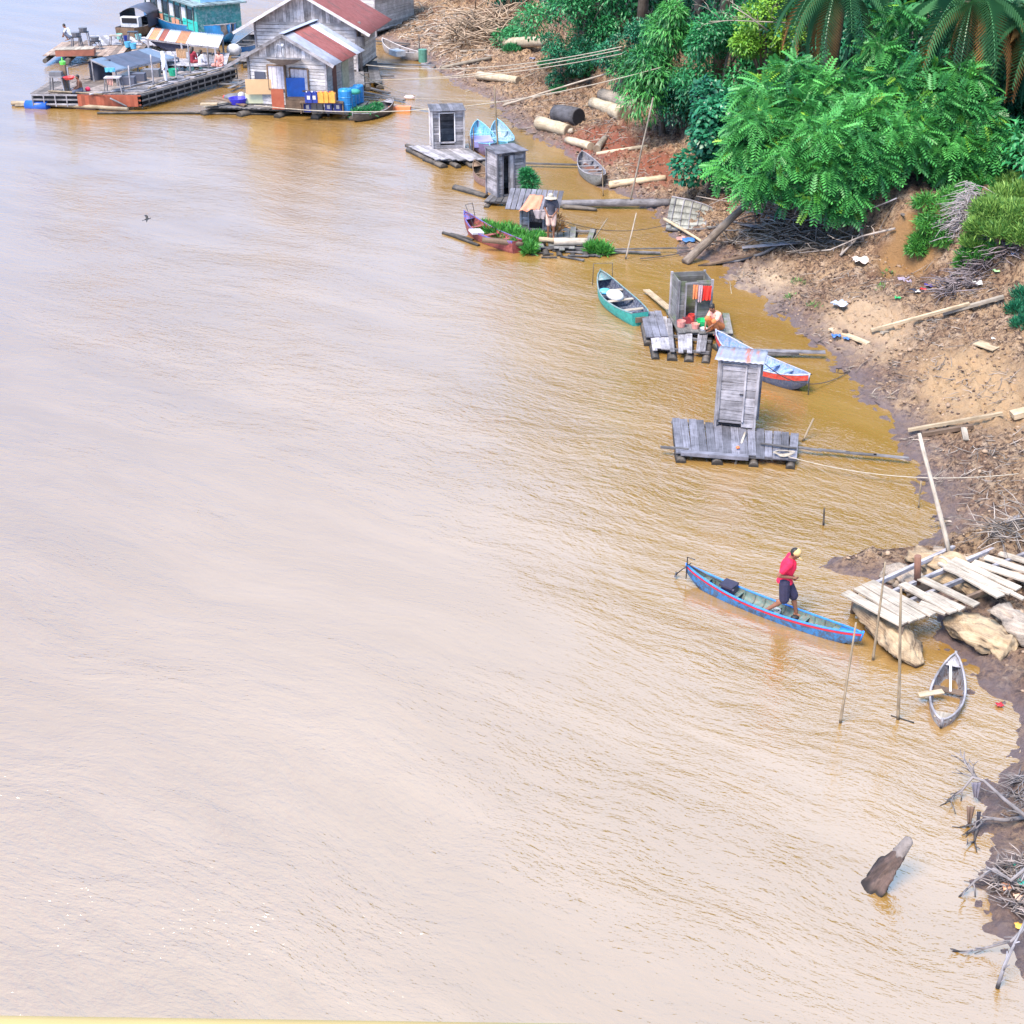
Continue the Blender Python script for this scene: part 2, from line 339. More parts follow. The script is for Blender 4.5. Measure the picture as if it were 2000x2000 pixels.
def make_bank():
    m, nt, b = base_mat('mud_bank'); tc = N(nt, 'ShaderNodeTexCoord'); O = tc.outputs['Object']
    geo = N(nt, 'ShaderNodeNewGeometry'); sep = N(nt, 'ShaderNodeSeparateXYZ'); nt.links.new(geo.outputs['Position'], sep.inputs[0])
    n = noise(nt, .55, O, 6, .68); n2 = noise(nt, 8, O, 8, .82, (.75, 1.1, 1)); n3 = noise(nt, 1.7, O, 6, .7)
    c = mixc(nt, ramp(nt, n, .38, .62), (.20, .110, .070), (.44, .29, .175))
    c = mixc(nt, ramp(nt, n3, .50, .68), c, (.50, .37, .27))
    c = mixc(nt, ramp(nt, n2, .515, .43), c, (.05, .026, .022))  # crease shade painted into the mud colour, in the hollows of the bump
    def spot(c, p, r, col, soft=1.0):
        sb = N(nt, 'ShaderNodeVectorMath', operation='SUBTRACT'); nt.links.new(geo.outputs['Position'], sb.inputs[0]); sb.inputs[1].default_value = p
        ml = N(nt, 'ShaderNodeVectorMath', operation='MULTIPLY'); nt.links.new(sb.outputs[0], ml.inputs[0]); ml.inputs[1].default_value = (1/r[0], 1/r[1], 0)
        ln = N(nt, 'ShaderNodeVectorMath', operation='LENGTH'); nt.links.new(ml.outputs[0], ln.inputs[0])
        ad = N(nt, 'ShaderNodeMath', operation='ADD'); nt.links.new(ln.outputs['Value'], ad.inputs[0]); nt.links.new(n3, ad.inputs[1])
        return mixc(nt, ramp(nt, ad.outputs[0], 1.6, 1.1), c, col)
    c = mixc(nt, ramp(nt, n2, .56, .68), c, (.62, .45, .30))
    c = spot(c, GT(1160, 290), (2.2, 3.5, 1), (.27, .085, .05))
    c = spot(c, GT(1285, 330), (1.4, 2.5, 1), (.27, .09, .05))
    c = spot(c, GT(1790, 478), (1.7, .9, 1), (.34, .19, .08))
    c = spot(c, GT(1470, 555), (1.3, 2.4, 1), (.56, .41, .28))
    c = spot(c, GT(1690, 640), (1.5, 2.4, 1), (.50, .35, .23))
    c = spot(c, GT(1900, 760), (1.6, 3.0, 1), (.50, .33, .19))
    wet = ramp(nt, sep.outputs[2], .34, .02)
    wn = N(nt, 'ShaderNodeMath', operation='MULTIPLY'); nt.links.new(wet, wn.inputs[0]); nt.links.new(ramp(nt, n3, .25, .55), wn.inputs[1])
    c = mixc(nt, wn.outputs[0], c, (.19, .14, .145))
    nt.links.new(c, b.inputs['Base Color'])
    rr = N(nt, 'ShaderNodeMapRange'); rr.inputs[3].default_value = .9; rr.inputs[4].default_value = .42; nt.links.new(wn.outputs[0], rr.inputs[0]); nt.links.new(rr.outputs[0], b.inputs['Roughness'])
    bump(nt, b, n2, 1.0, .16)
    ys = [-30.0, 0.0, 5.0, 10.0]
    while ys[-1] < 115: ys.append(ys[-1]*1.0032)
    while ys[-1] < 500: ys.append(ys[-1]*1.08)
    ds = list(np.arange(-4, -1.4, .4))+list(np.arange(-1.4, 10, .07))+list(np.arange(10, 16, .3))+[17, 19, 22, 26, 32, 45, 70, 120, 200, 400]
    Y, Dd = np.meshgrid(np.array(ys), np.array(ds), indexing='ij'); X = shore(Y)+Dd
    Z = height(X, Y); n_, m_ = X.shape
    co = np.stack([X, Y, Z], -1).reshape(-1, 3)
    i, j = np.meshgrid(np.arange(n_-1), np.arange(m_-1), indexing='ij'); a = (i*m_+j).ravel()
    fs = np.stack([a, a+1, a+m_+1, a+m_], 1)
    me = bpy.data.meshes.new('mud_bank'); me.vertices.add(len(co)); me.vertices.foreach_set('co', co.ravel())
    me.loops.add(fs.size); me.loops.foreach_set('vertex_index', fs.ravel().astype(np.int32)); me.polygons.add(len(fs))
    me.polygons.foreach_set('loop_start', np.arange(0, fs.size, 4, dtype=np.int32)); me.update(calc_edges=True)
    me.polygons.foreach_set('use_smooth', [True]*len(fs)); me.materials.append(m)
    o = bpy.data.objects.new('mud_bank', me); COL.objects.link(o); tag(o, kind='structure')
make_bank()
# ================================================================ VEGETATION
def leaf_t(w=.45, fold=.12):       # folded leaf, 2 quads, pointed
    return [(0,0,0),(.45,w/2,fold),(1,0,-.12),(.45,-w/2,fold),(.5,0,0)], [(0,4,2,1),(0,3,2,4)]
def frond_t(n=8, ll=.27, lw=.085, droop=.35):
    vs = []; fs = []
    for i in range(n):
        t = .12+.88*i/(n-1); z = -droop*t*t; x = t
        for s in (-1, 1):
            L = ll*(1-.35*abs(t-.45)*1.4); o = len(vs); ax = .45; ay = .9*s
            p = np.array([x, 0, z]); d = np.array([ax*L, ay*L, -.30*L]); e = np.array([lw/2, -.0, 0])
            q = np.array([ay*-.5*lw, ax*.5*lw*s, 0])
            vs += [tuple(p), tuple(p+d*.5+e), tuple(p+d), tuple(p+d*.5-e)]; fs.append((o, o+1, o+2, o+3))
    o = len(vs); vs += [(0,-.008,0),(0,.008,0),(1,.004,-droop),(1,-.004,-droop)]; fs.append((o, o+1, o+2, o+3))
    return vs, fs
def unit(n):
    v = RNG.normal(size=(n, 3)); return v/np.linalg.norm(v, axis=1, keepdims=True)
def crown_pts(C, rad, nl, lr, n, flat=.8):
    """lobes spread over an uneven ellipsoid; leaf points on the lobes' shells"""
    C = np.array(C); rad = np.array(rad); d = unit(nl); d[:, 1] -= .15; cen = C+d*rad*RNG.uniform(.35, .92, (nl, 1)); lrr = lr*RNG.uniform(.6, 1.25, nl)
    k = RNG.integers(0, nl, n); u = unit(n); u[:, 2] = np.abs(u[:, 2])*np.where(RNG.random(n) < .72, 1, -1)
    r = lrr[k]*(1-.55*RNG.random(n)**2.2)
    p = cen[k]+u*r[:, None]*np.array([1, 1, flat])
    # drop points deep inside
    q = np.linalg.norm((p-C)/rad, axis=1); keep = (q > .45) | (RNG.random(n) < .35)
    return p[keep], u[keep], cen, k[keep]
def tree(px, py, D, rad, label, cat='tree', nl=14, lr=1.1, n=6000, tmpl=None, size=.22, mat=None, group=None, name='leafy_tree', trunk=.12, lean=(0, 0), hang=.35, flat=.8, ground=None, tonebias=0, twigs=6, barkc=None):
    C = GD(px, py, D); gx, gy = C.x+lean[0], C.y+lean[1]; gz = HT(gx, gy) if ground is None else ground
    t = thing(name, label, cat, (gx, gy, gz), group=group)
    p, u, cen, k = crown_pts(C, rad, nl, lr, n, flat)
    gzz = height(p[:, 0], p[:, 1], False); ok = p[:, 2] > np.maximum(gzz, .02)+.06; p = p[ok]; u = u[ok]; k = k[ok]; n = len(p)
    X = u*.8+RNG.normal(size=(n, 3))*.45; X[:, 2] -= hang
    U = u*.6+np.array([0, 0, .9])+RNG.normal(size=(n, 3))*.25
    lt = RNG.random(nl)*.5
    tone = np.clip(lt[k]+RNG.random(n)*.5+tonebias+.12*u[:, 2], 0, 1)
    scatter('crown', *tmpl, p, X, U, size*RNG.uniform(.7, 1.25, n), tone, mat, t)
    if trunk:
        mb = MB(); b0 = Vector((gx, gy, gz-.2)); top = Vector(C)+Vector((0, 0, rad[2]*.3))
        mid = b0.lerp(top, .5)+Vector((random.uniform(-.3, .3), 0, 0))
        mb.tube([b0, b0.lerp(mid, .5)+Vector((.06, 0, 0)), mid, top], [trunk*1.3, trunk, trunk*.75, trunk*.35], 7)
        mb.build('trunk', barkc or MATS['bark'], t)
        lb = MB()
        for q in range(min(twigs, nl)):
            e = Vector(cen[q]); s0 = b0.lerp(top, random.uniform(.35, .8))
            m_ = s0.lerp(e, .5)+Vector((0, 0, .25)); lb.tube([s0, m_, e], [trunk*.45, trunk*.3, trunk*.1], 5)
        lb.build('branch', barkc or MATS['bark'], t)
    return t
wood('bark', (.10, .075, .055), (.26, .21, .17), .5, .9)
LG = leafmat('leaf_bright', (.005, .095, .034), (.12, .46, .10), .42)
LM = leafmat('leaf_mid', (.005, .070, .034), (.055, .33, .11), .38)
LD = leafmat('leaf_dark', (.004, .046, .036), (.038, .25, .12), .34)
LY = leafmat('leaf_yellow', (.04, .20, .02), (.26, .48, .05), .45)
LP = leafmat('leaf_palm', (.015, .075, .045), (.09, .26, .11), .36)
LO = leafmat('leaf_dead', (.14, .06, .02), (.50, .26, .09), .6)
GRN = leafmat('grass_green', (.02, .14, .03), (.10, .33, .05), .5)
GRY = leafmat('grass_yellow', (.04, .15, .03), (.25, .42, .09), .5)
LF = leaf_t(.42); LN = leaf_t(.20, .05); LR = leaf_t(.85, .10); FR = frond_t(7, .34, .15)
BG = 'tall trees behind the shrubs'
# far left to right along the bank
tree(1042, 62, 84, (2.3, 1.8, 1.5), 'low dark creeper bush at the edge of the far clearing', 'bush', 12, .8, 7000, LF, .17, LM, trunk=.06, name='creeper_bush')
tree(1145, 45, 74, (2.9, 2.6, 2.6), 'mid green spreading tree over a dark hollow', n=13000, tmpl=LF, size=.22, mat=LM, nl=18, lr=1.0)
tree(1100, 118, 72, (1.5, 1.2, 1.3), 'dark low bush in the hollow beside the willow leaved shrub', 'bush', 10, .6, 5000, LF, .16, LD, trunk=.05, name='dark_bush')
tree(1225, 105, 68, (1.7, 1.3, 1.3), 'dark thicket added to darken the gap left of the willow leaved shrub', 'bush', 12, .7, 6000, LF, .18, LD, trunk=.05, name='dark_bush')  # added: dark leaves cover the pale slope where the gap is shaded
tree(1350, 190, 60, (1.6, 1.3, 1.1), 'dark leaved thicket added for the shade behind the red soil', 'bush', 12, .7, 6000, LF, .18, LD, trunk=.05, name='dark_bush', tonebias=-.2)  # added too, leaf tone lowered to stand for shade below the crown
tree(1300, 120, 61, (2.0, 1.9, 2.5), 'dense bright green shrub with narrow willow like leaves', n=17000, tmpl=LN, size=.30, mat=LG, nl=20, lr=.9, hang=.7, tonebias=-.12)
tree(1395, 262, 53, (1.45, 1.4, 2.1), 'blue green tree with round leaves and trailing skirt', n=11000, tmpl=LR, size=.20, mat=LD, nl=20, lr=.75, hang=.5, tonebias=.1)
tree(1420, 130, 58, (2.0, 1.6, 1.7), 'mid green tree between round leaved and yellow green crowns', n=9000, tmpl=LF, size=.2, mat=LM, nl=16, lr=.8, tonebias=.1)
tree(1492, 62, 56, (1.15, 1.0, 1.5), 'yellow green young tree beside the palm fronds', n=6000, tmpl=LF, size=.17, mat=LY, nl=12, lr=.6)
tree(1500, 190, 52, (1.0, .9, 1.0), 'small yellow tinged tree below the dead twigs', n=4000, tmpl=LF, size=.17, mat=LY, nl=10, lr=.5, tonebias=-.25)
# big feathery tree, spreading canopy
def feather_tree():
    C = GD(1690, 285, 46.5); gx, gy = GD(1740, 380, 48).x, 48.6; t = thing('feathery_tree', 'broad bright green tree with feathery compound leaves overhanging the mud', 'tree', (gx, gy, HT(gx, gy)))
    P = []; U_ = []; K = []
    lobes = []
    for (x, y, D, r) in [(1480,250,46.5,.95),(1455,300,46.2,.7),(1540,200,47.5,.9),(1600,270,45.8,1.1),(1535,315,45.5,.8),(1620,330,45.2,.85),(1590,225,46.8,1.0),(1680,300,45.6,1.1),
        (1690,220,46.6,1.0),(1760,270,46,1.15),(1830,210,46.8,1.1),(1890,240,46.4,1.0),(1850,290,45.8,.95),(1920,300,45.8,.8),(1940,360,45.2,.7),(1700,325,45.2,.75),(1745,160,47.5,.8),(1720,100,48,.6),
        (1755,40,48.3,.6),(1640,160,48,.7),(1880,160,47.2,.8),(1660,385,44.8,.45),(1490,355,45.3,.45),(1420,330,46.5,.5),(1905,370,45,.5),(1800,290,46.2,.45),(1590,385,44.8,.42),(1470,360,45.4,.5),(1530,372,45.2,.45),(1640,405,44.8,.38),(1905,390,45,.4),(1850,335,45.6,.45),(1935,290,45.6,.75),(1445,290,46.6,.5),(1480,190,47.5,.7),(1550,140,48,.6),(1800,150,48,.7),(1590,170,47.5,.6)]:
        lobes.append((np.array(GD(x, y, D)), r))
    w = np.array([r*r for c, r in lobes]); w /= w.sum(); n = 7800
    k = RNG.choice(len(lobes), n, p=w); u = unit(n); u[:, 2] = np.abs(u[:, 2])*np.where(RNG.random(n) < .8, 1, -1); u[:, 1] = np.where(RNG.random(n) < .6, -np.abs(u[:, 1]), u[:, 1])
    cen = np.array([c for c, r in lobes]); rr = np.array([r for c, r in lobes])
    p = cen[k]+u*(rr[k]*(1-.5*RNG.random(n)**2))[:, None]*np.array([1, 1, .8])
    X = u*np.array([1, 1, .25])+RNG.normal(size=(n, 3))*.6; X[:, 2] -= .3
    U = u*.25+np.array([0, -.25, 1.])+RNG.normal(size=(n, 3))*.18
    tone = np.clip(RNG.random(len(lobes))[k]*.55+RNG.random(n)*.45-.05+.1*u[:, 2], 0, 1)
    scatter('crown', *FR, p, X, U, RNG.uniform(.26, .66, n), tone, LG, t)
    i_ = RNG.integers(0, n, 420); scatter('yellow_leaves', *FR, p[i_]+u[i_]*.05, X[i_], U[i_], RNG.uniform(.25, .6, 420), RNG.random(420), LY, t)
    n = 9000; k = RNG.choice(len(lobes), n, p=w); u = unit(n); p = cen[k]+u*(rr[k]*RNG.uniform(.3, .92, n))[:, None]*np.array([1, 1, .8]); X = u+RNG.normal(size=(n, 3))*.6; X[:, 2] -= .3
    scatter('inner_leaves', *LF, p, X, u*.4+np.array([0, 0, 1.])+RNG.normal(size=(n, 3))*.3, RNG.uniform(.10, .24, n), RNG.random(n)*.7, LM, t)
    mb = MB(); b0 = Vector((gx, gy, HT(gx, gy)-.2)); top = Vector(GD(1715, 240, 47.5))
    mb.tube([b0, b0.lerp(top, .5)+Vector((-.3, 0, 0)), top], [.22, .16, .10], 8); mb.build('trunk', MATS['bark'], t)
    for i in (3, 4, 7, 9, 10, 11, 1, 17, 18, 19):
        e = Vector(lobes[i][0]); s0 = b0.lerp(top, random.uniform(.5, .95)); lb = MB(); lb.tube([s0, s0.lerp(e, .5)+Vector((0, 0, .3)), e], [.08, .05, .015], 6); lb.build('branch', MATS['bark'], t)
feather_tree()
tree(1790, 372, 48.2, (1.9, 1.0, .8), 'dark shrub added to darken the hollow beneath the feathery tree', 'bush', 12, .6, 7000, LF, .18, LD, trunk=.05, name='dark_bush', tonebias=-.2)  # added for the dark recess, its shade put into the leaf tone
tree(1640, 385, 48.2, (1.8, .9, .6), 'dark low shrub added for shade behind the heap of dead stalks', 'bush', 12, .5, 5000, LF, .18, LD, trunk=.05, name='dark_bush', tonebias=-.2)  # second added shrub, shade again put into the leaf tone
# tall background trees (they reach above the frame and are what the inshore water mirrors)
bgt = [(960,-120,98,(4,3,4.5)),(1060,-100,92,(4,3,5)),(1180,-130,84,(4.5,3.5,5.5)),(1290,-100,76,(4.5,3.5,6)),(1400,-60,68,(3.6,3,5)),(1480,-190,66,(4,3.4,5)),(1560,-30,62,(3.4,3,4.6)),(1640,40,57,(3,2.4,4.0)),(1700,-160,64,(4.5,3,5.5)),
 (1790,30,57,(3,2.4,4.2)),(1860,-190,62,(4.5,3,5)),(1900,70,55,(2.8,2.2,3.6)),(1990,-30,56,(3.2,2.6,4.6)),(2010,200,50,(2.2,1.9,3.0)),(2110,60,50,(3.6,3,4.4)),(2150,330,44,(3,3,3.6)),(2290,200,42,(3.6,3,4.6)),(2330,520,37,(3,3,3.6)),(1930,300,50,(1.9,1.3,2.0)),(1340,-250,72,(4,3,5))]
bl = ['pale green tree high at the far end of the bank','tree standing over the dead roots at the far clearing','tall tree above the spreading mid green crown','tall dark tree rising behind the willow leaved shrub',
 'dark tree behind the yellow green crown','high crown above the leaning palm fronds','dark green crown left of the palm','shadowed crown beneath the drooping palm fronds','tall crown between the two palms','dark crown behind the dead orange fronds',
 'tall tree above the right palm','dark green crown under the hanging orange fronds','tall tree at the top right corner','dark leafy tree at the right edge above the bright grass','tree past the right edge level with the palms',
 'shaded tree past the right edge above the rubbish','broad tree outside the right edge above the bank','low spreading tree right of the bank boards','dark undergrowth tree between feathery tree and right edge','tallest crown above the willow leaved shrub']
for i, (x, y, D, r) in enumerate(bgt):
    tree(x, y, D, r, bl[i], n=7500 if y > -150 else 4500, tmpl=LF, size=.36 if y < -90 else .27, mat=(LD if i % 3 else LM), nl=18, lr=1.5 if r[0] > 3.2 else 1.1, group=BG, trunk=.2, name='background_tree', lean=(0, 0), twigs=5)
for i, (x, y, D) in enumerate([(1150,-330,78),(1270,-360,72),(1390,-380,68),(1500,-400,64),(1600,-420,60),(1700,-430,60),(1810,-430,58),(1920,-430,56),(2040,-420,54),(2160,-400,52),(1450,-560,62),(1640,-600,60),(1850,-600,58),(2300,-380,48)]):
    tree(x, y, D, (3.6, 3, 5.2), 'tall forest tree rising above the undergrowth, top out of the frame', n=4200, tmpl=LF, size=.62, mat=LD if i % 2 else LM, nl=18, lr=1.9, group='tall forest trees above the frame', trunk=.25, name='forest_tree', twigs=4)
# palms
def palm_frond_t(n=30, ll=.19, droop=.75):
    vs = []; fs = []
    def P(t): return np.array([t*(1-.35*t), 0, .25*t-droop*t*t*1.15])
    for i in range(n):
        t = .10+.90*i/(n-1); p = P(t); L = ll*math.sin(math.pi*min(.97, .12+t*.85))**.6
        for s in (-1, 1):
            o = len(vs); d = np.array([.45, .75*s, -.5])*L; e = np.array([.015, 0, 0.005])
            vs += [tuple(p-e), tuple(p+e), tuple(p+d*.6+e*.8), tuple(p+d)]; fs.append((o, o+1, o+2, o+3))
    for i in range(8):
        a, b = P(i/8), P((i+1)/8); o = len(vs); wd = .012*(1-i/9); vs += [tuple(a+[0,-wd,0]), tuple(a+[0,wd,0]), tuple(b+[0,wd*.9,0]), tuple(b+[0,-wd*.9,0])]; fs.append((o, o+1, o+2, o+3))
    return vs, fs
PF = palm_frond_t()
def palm(px, py, D, label, green, dead, L=3.2):
    C = np.array(GD(px, py, D)); gz = HT(C[0], D+1.0); t = thing('palm_tree', label, 'palm tree', (C[0], D+1.0, gz), group='palms behind the feathery tree')
    for nm, lst, mat, k in (('frond', green, LP, 1), ('dead_frond', dead, LO, .95)):
        for (az, el) in lst:
            a = R(az); e = R(el); X = np.array([[math.sin(a)*math.cos(e), -math.cos(a)*math.cos(e), math.sin(e)]])
            side = np.array([[math.cos(a), math.sin(a), 0]]); U = np.cross(X, side); 
            if U[0, 2] < 0: U = -U
            scatter(nm, *PF, C[None], X, U, np.array([L*k*(1.15 if label.endswith('top right') else 1)*random.uniform(.88, 1.12)]), np.array([random.random()]), mat, t)
    mb = MB(); mb.tube([(C[0], D+1, gz-.2), (C[0]+.1, D+.6, (gz+C[2])/2), tuple(C)], [.28, .24, .3], 10); mb.build('trunk', MATS['bark'], t)
    return t
gr = [(a, e) for a, e in ((-100,5),(-75,15),(-55,-5),(-40,25),(-20,5),(0,20),(18,-8),(35,15),(55,0),(75,20),(95,5),(130,30),(170,40),(-140,35),(-65,-25),(-30,-25),(25,-30),(60,-25),(5,50),(-110,40),(110,45))]
palm(1640, -25, 49.8, 'palm with long green fronds arching left, brown fronds below', gr, [(-100,-20),(-75,-35),(-50,-30),(-30,-45),(-88,-5)])
palm(1900, 5, 48.4, 'palm with orange dead fronds hanging at top right', gr, [(-65,-10),(-40,-25),(-15,-20),(15,-30),(62,-5),(80,-20),(40,-15)])
palm(2070, 30, 47.5, 'palm at the right edge trailing green fronds', gr, [(-60,-15),(-90,-5),(-35,-20)])
# undergrowth
def grass_t(): return [(0,-.018,0),(0,.018,0),(.6,.012,.05),(1,0,-.12)], [(0,1,2,3)]
GTM = grass_t()
def tussock(pts, n, label, mat, cat='grass', size=.35, name='grass_clump', stuff=False, up=1.0, origin=None):
    """pts: list of (x,y,z,r) mounds; blades on a mound"""
    k = RNG.integers(0, len(pts), n); A = np.array(pts); u = unit(n); u[:, 2] = np.abs(u[:, 2])
    p = A[k, :3]+u*A[k, 3:4]*RNG.uniform(.5, 1, (n, 1))*np.array([1, 1, .7])
    X = u*.7+RNG.normal(size=(n, 3))*.55; X[:, 2] += up*.7
    U = RNG.normal(size=(n, 3))+np.array([0, 0, .2])
    o = origin or tuple(A[:, :3].mean(0)-np.array([0, 0, A[0, 3]*.3]))
    ob = scatter(name, *GTM, p, X, U, size*RNG.uniform(.6, 1.3, n), np.clip(RNG.random(n), 0, 1), mat, origin=o)
    tag(ob, label, cat)
    if stuff: ob['kind'] = 'stuff'
    return ob
def mounds(lst): 
    out = []
    for (x, y, r) in lst: g = GT(x, y); out.append((g.x, g.y, g.z, r))
    return out
tussock(mounds([(1800,470,.35),(1830,450,.5),(1850,420,.6),(1815,440,.45),(1860,395,.55),(1790,490,.3),(1880,380,.5),(1845,475,.4),(1900,360,.6),(1810,400,.45)]), 9000, 'dark green vine spilling down the cut bank below the feathery tree', GRN, 'vine', .22, 'trailing_vine', up=-.3)
tussock(mounds([(1935,420,.6),(1965,400,.7),(1990,430,.7),(1920,450,.5),(1950,460,.55),(2000,470,.6),(1905,480,.4),(2010,390,.7),(1975,370,.6)]), 22000, 'bright yellow green grass tussock at the right edge of the bank', GRY, 'grass', .26)
tussock(mounds([(1890,505,.35),(1915,500,.4),(1880,520,.25),(1935,490,.3)]), 3000, 'small green grass patch below the bright tussock', GRN, 'grass', .2)
tussock(mounds([(1990,610,.35),(2005,585,.45),(2000,640,.35),(2020,620,.4)]), 4200, 'dark green bush on the bank at the right edge', LD, 'bush', .2, 'small_bush')
tussock(mounds([(1560,555,.25),(1590,600,.2),(1545,585,.2),(1735,540,.25),(1720,565,.2)]), 260, 'sparse weeds sprouting on the tan mud', GRN, 'weeds', .14, 'sparse_weeds', stuff=True)
tussock(mounds([(1090,180,.4),(1070,130,.5),(1120,150,.4),(1000,100,.5),(960,70,.5)]), 5000, 'low green groundcover in front of the dark hollow', LM, 'ground cover', .22, 'ground_cover', stuff=True)
# ================================================================ OBJECT MATERIALS
W_GREY = wood('weathered_grey', (.12, .11, .12), (.50, .48, .54), .7)
W_DARK = wood('weathered_dark', (.07, .065, .07), (.21, .20, .215), .7)
W_SLATE = wood('weathered_slate', (.08, .08, .10), (.22, .22, .28), .7)
W_PALE = wood('bleached_wood', (.27, .23, .19), (.58, .50, .42), .6)
W_TAN = wood('tan_wood', (.36, .26, .16), (.66, .52, .36), .4)
W_BROWN = wood('brown_wood', (.13, .08, .055), (.30, .20, .14), .5)
W_WHITE = wood('whitewashed_wood', (.56, .53, .56), (.90, .87, .92), .45)
W_LOG = wood('wet_log', (.04, .034, .03), (.15, .125, .11), .4, .7)
W_PLOG = wood('bleached_log', (.42, .33, .22), (.68, .58, .44), .3)
W_MOSS = wood('mossy_planks', (.11, .105, .10), (.28, .275, .28), .7, .8, (.10, .13, .06))
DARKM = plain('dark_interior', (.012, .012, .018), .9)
ROPE = plain('pale_rope', (.34, .30, .25), .9); ROPED = plain('dark_rope', (.06, .055, .06), .9)
BAMB = wood('bamboo', (.20, .15, .10), (.42, .33, .23), .3, .6)
BLUEP = plain('blue_plastic', (.015, .09, .42), .4, .2); NAVYP = plain('navy_plastic', (.012, .03, .22), .4)
YELP = plain('amber_plastic', (.62, .30, .05), .45); REDP = plain('red_plastic', (.55, .03, .03), .4); ORP = plain('orange_plastic', (.62, .14, .04), .45)
GRNP = plain('green_plastic', (.02, .42, .15), .4); WHTP = plain('white_plastic', (.52, .52, .56), .45); PNKP = plain('pink_plastic', (.66, .28, .24), .5)
CYP = plain('cyan_plastic', (.10, .40, .62), .45); GRYP = plain('grey_plastic', (.12, .12, .14), .6)
TARPG = plain('grey_blue_tarp', (.055, .062, .10), .6, .2, 1.5, bmp=.05); TARPL = plain('light_blue_tarp', (.11, .15, .22), .55, .15, 2, bmp=.04); TARPD = plain('dark_tarp', (.07, .075, .11), .7, .2, 2, bmp=.05)
STEEL = plain('dark_steel', (.06, .06, .07), .45, metal=.5); DISH = plain('mesh_dish', (.16, .14, .14), .6)
SKIN = plain('brown_skin', (.20, .085, .05), .55, .08); HAIRM = plain('black_hair', (.012, .010, .010), .6)
# ---------------------------------------------------------------- boats
def boat(label, loc, rz, L, B, dep, outer, inner, rim, bow=.28, stern=.15, transom=0, thw=(.3, .5, .7), thwm=None, floor=None, name='wooden_boat', wl=-.10, cat='boat', group=None, ribn=9, band=None, tilt=0, flm=None, n=22):
    t = thing(name, label, cat, loc, rz, group)
    if tilt: t.rotation_euler = (tilt, 0, rz)
    def hb(s):
        a = max(0, math.sin(math.pi*min(1, max(0, s))))**.62
        if transom and s < .5: a = transom+(1-transom)*max(0, math.sin(math.pi*s))**.8
        return max(.012, B/2*a)
    def sh(s): return dep+wl+(bow*max(0, (s-.45)/.55)**2.2)+(stern*max(0, (.5-s)/.5)**2.2)
    def kl(s): return wl-.02+(bow+dep*.55)*max(0, (s-.72)/.28)**2.4+(0 if transom else (stern+dep*.5)*max(0, (.25-s)/.25)**2.4)
    def sec(s, off, fl=None):
        x = (s-.5)*L; b = max(.004, hb(s)-off); top = sh(s); k = kl(s)+off*.8
        if fl is not None: k = max(k, fl)
        m = k+(top-k)*.42
        return [(x,b,top),(x,b*.93,m),(x,b*.62,k),(x,0,k-(.02 if fl is None else 0)),(x,-b*.62,k),(x,-b*.93,m),(x,-b,top)]
    ss = [i/n for i in range(n+1)]
    h = MB(); P = [sec(s, 0) for s in ss]; h.grid(P, tone=.5)
    if transom: q = P[0]; h.add(q, [(0,1,2,3,4,5,6)], tone=.4)
    hull = h.build('hull', outer, t, False)
    fl = .035 if floor is None else floor
    h = MB(); h.grid([sec(.012+.976*s, .028, fl) for s in ss], tone=.5)
    if transom: h.add(sec(.012, .028, fl), [(6,5,4,3,2,1,0)], tone=.4)
    h.build('lining', inner, t, False)
    if band is not None:
        h = MB()
        for sg in (1, -1): h.grid([[(p[0][0], sg*(abs(p[0][1])+.006), p[0][2]-.008), (p[0][0], sg*(abs(p[0][1])*.985+.006), p[0][2]-.055)] for p in P], tone=.5)
        h.build('painted_strake', band, t, False)
    for sg in (1, -1):
        h = MB(); h.tube([(p[0][0], sg*(abs(p[0][1])-.008), p[0][2]+.008) for p in P], .022, 6, tone=.5); h.build('gunwale', rim, t, False)
    h = MB()
    for i in range(ribn):
        s = .1+.8*i/(ribn-1); q = sec(s, .036, fl+.012); h.tube(q, .013, 4, tone=.3, smooth=False)
    h.build('ribs', inner, t, False)
    for s in thw:
        x = (s-.5)*L; b = hb(s)-.03; z = sh(s)-.07; h = MB(); h.beam((x,-b,z), (x,b,z), .15, .022); h.build('thwart', thwm or inner, t, False)
    if not transom:
        h = MB(); x = -.5*L; h.tube([(x,0,kl(0)), (x-.02,0,sh(0)+.05)], .025, 5); h.build('stem_post', rim, t, False)
    x = .5*L; h = MB(); h.tube([(x-.03,0,kl(.99)), (x+.01,0,sh(1)+.05)], .026, 5); h.build('stem_post', rim, t, False)
    # bow deck
    h = MB(); q = [ss_ for ss_ in (.88,.92,.96,.995)]
    h.grid([[((s-.5)*L, hb(s)-.012, sh(s)-.012), ((s-.5)*L, -hb(s)+.012, sh(s)-.012)] for s in q], th=.02); h.build('bow_deck', rim, t, False)
    return t
def ends(p, q):     # centre, heading, length from two pixels on the water
    a = G(*p); b = G(*q); c = (a+b)/2; d = b-a; return (c.x, c.y, 0), math.atan2(d.y, d.x), d.length
def M2(name, col, wear, hi=.62, sc=5): return plain(name, tuple(v*.85 for v in col), .62, .4, sc*1.6, wear=tuple(v*.75 for v in wear), wfac=(.47, hi-.01), bmp=.012)
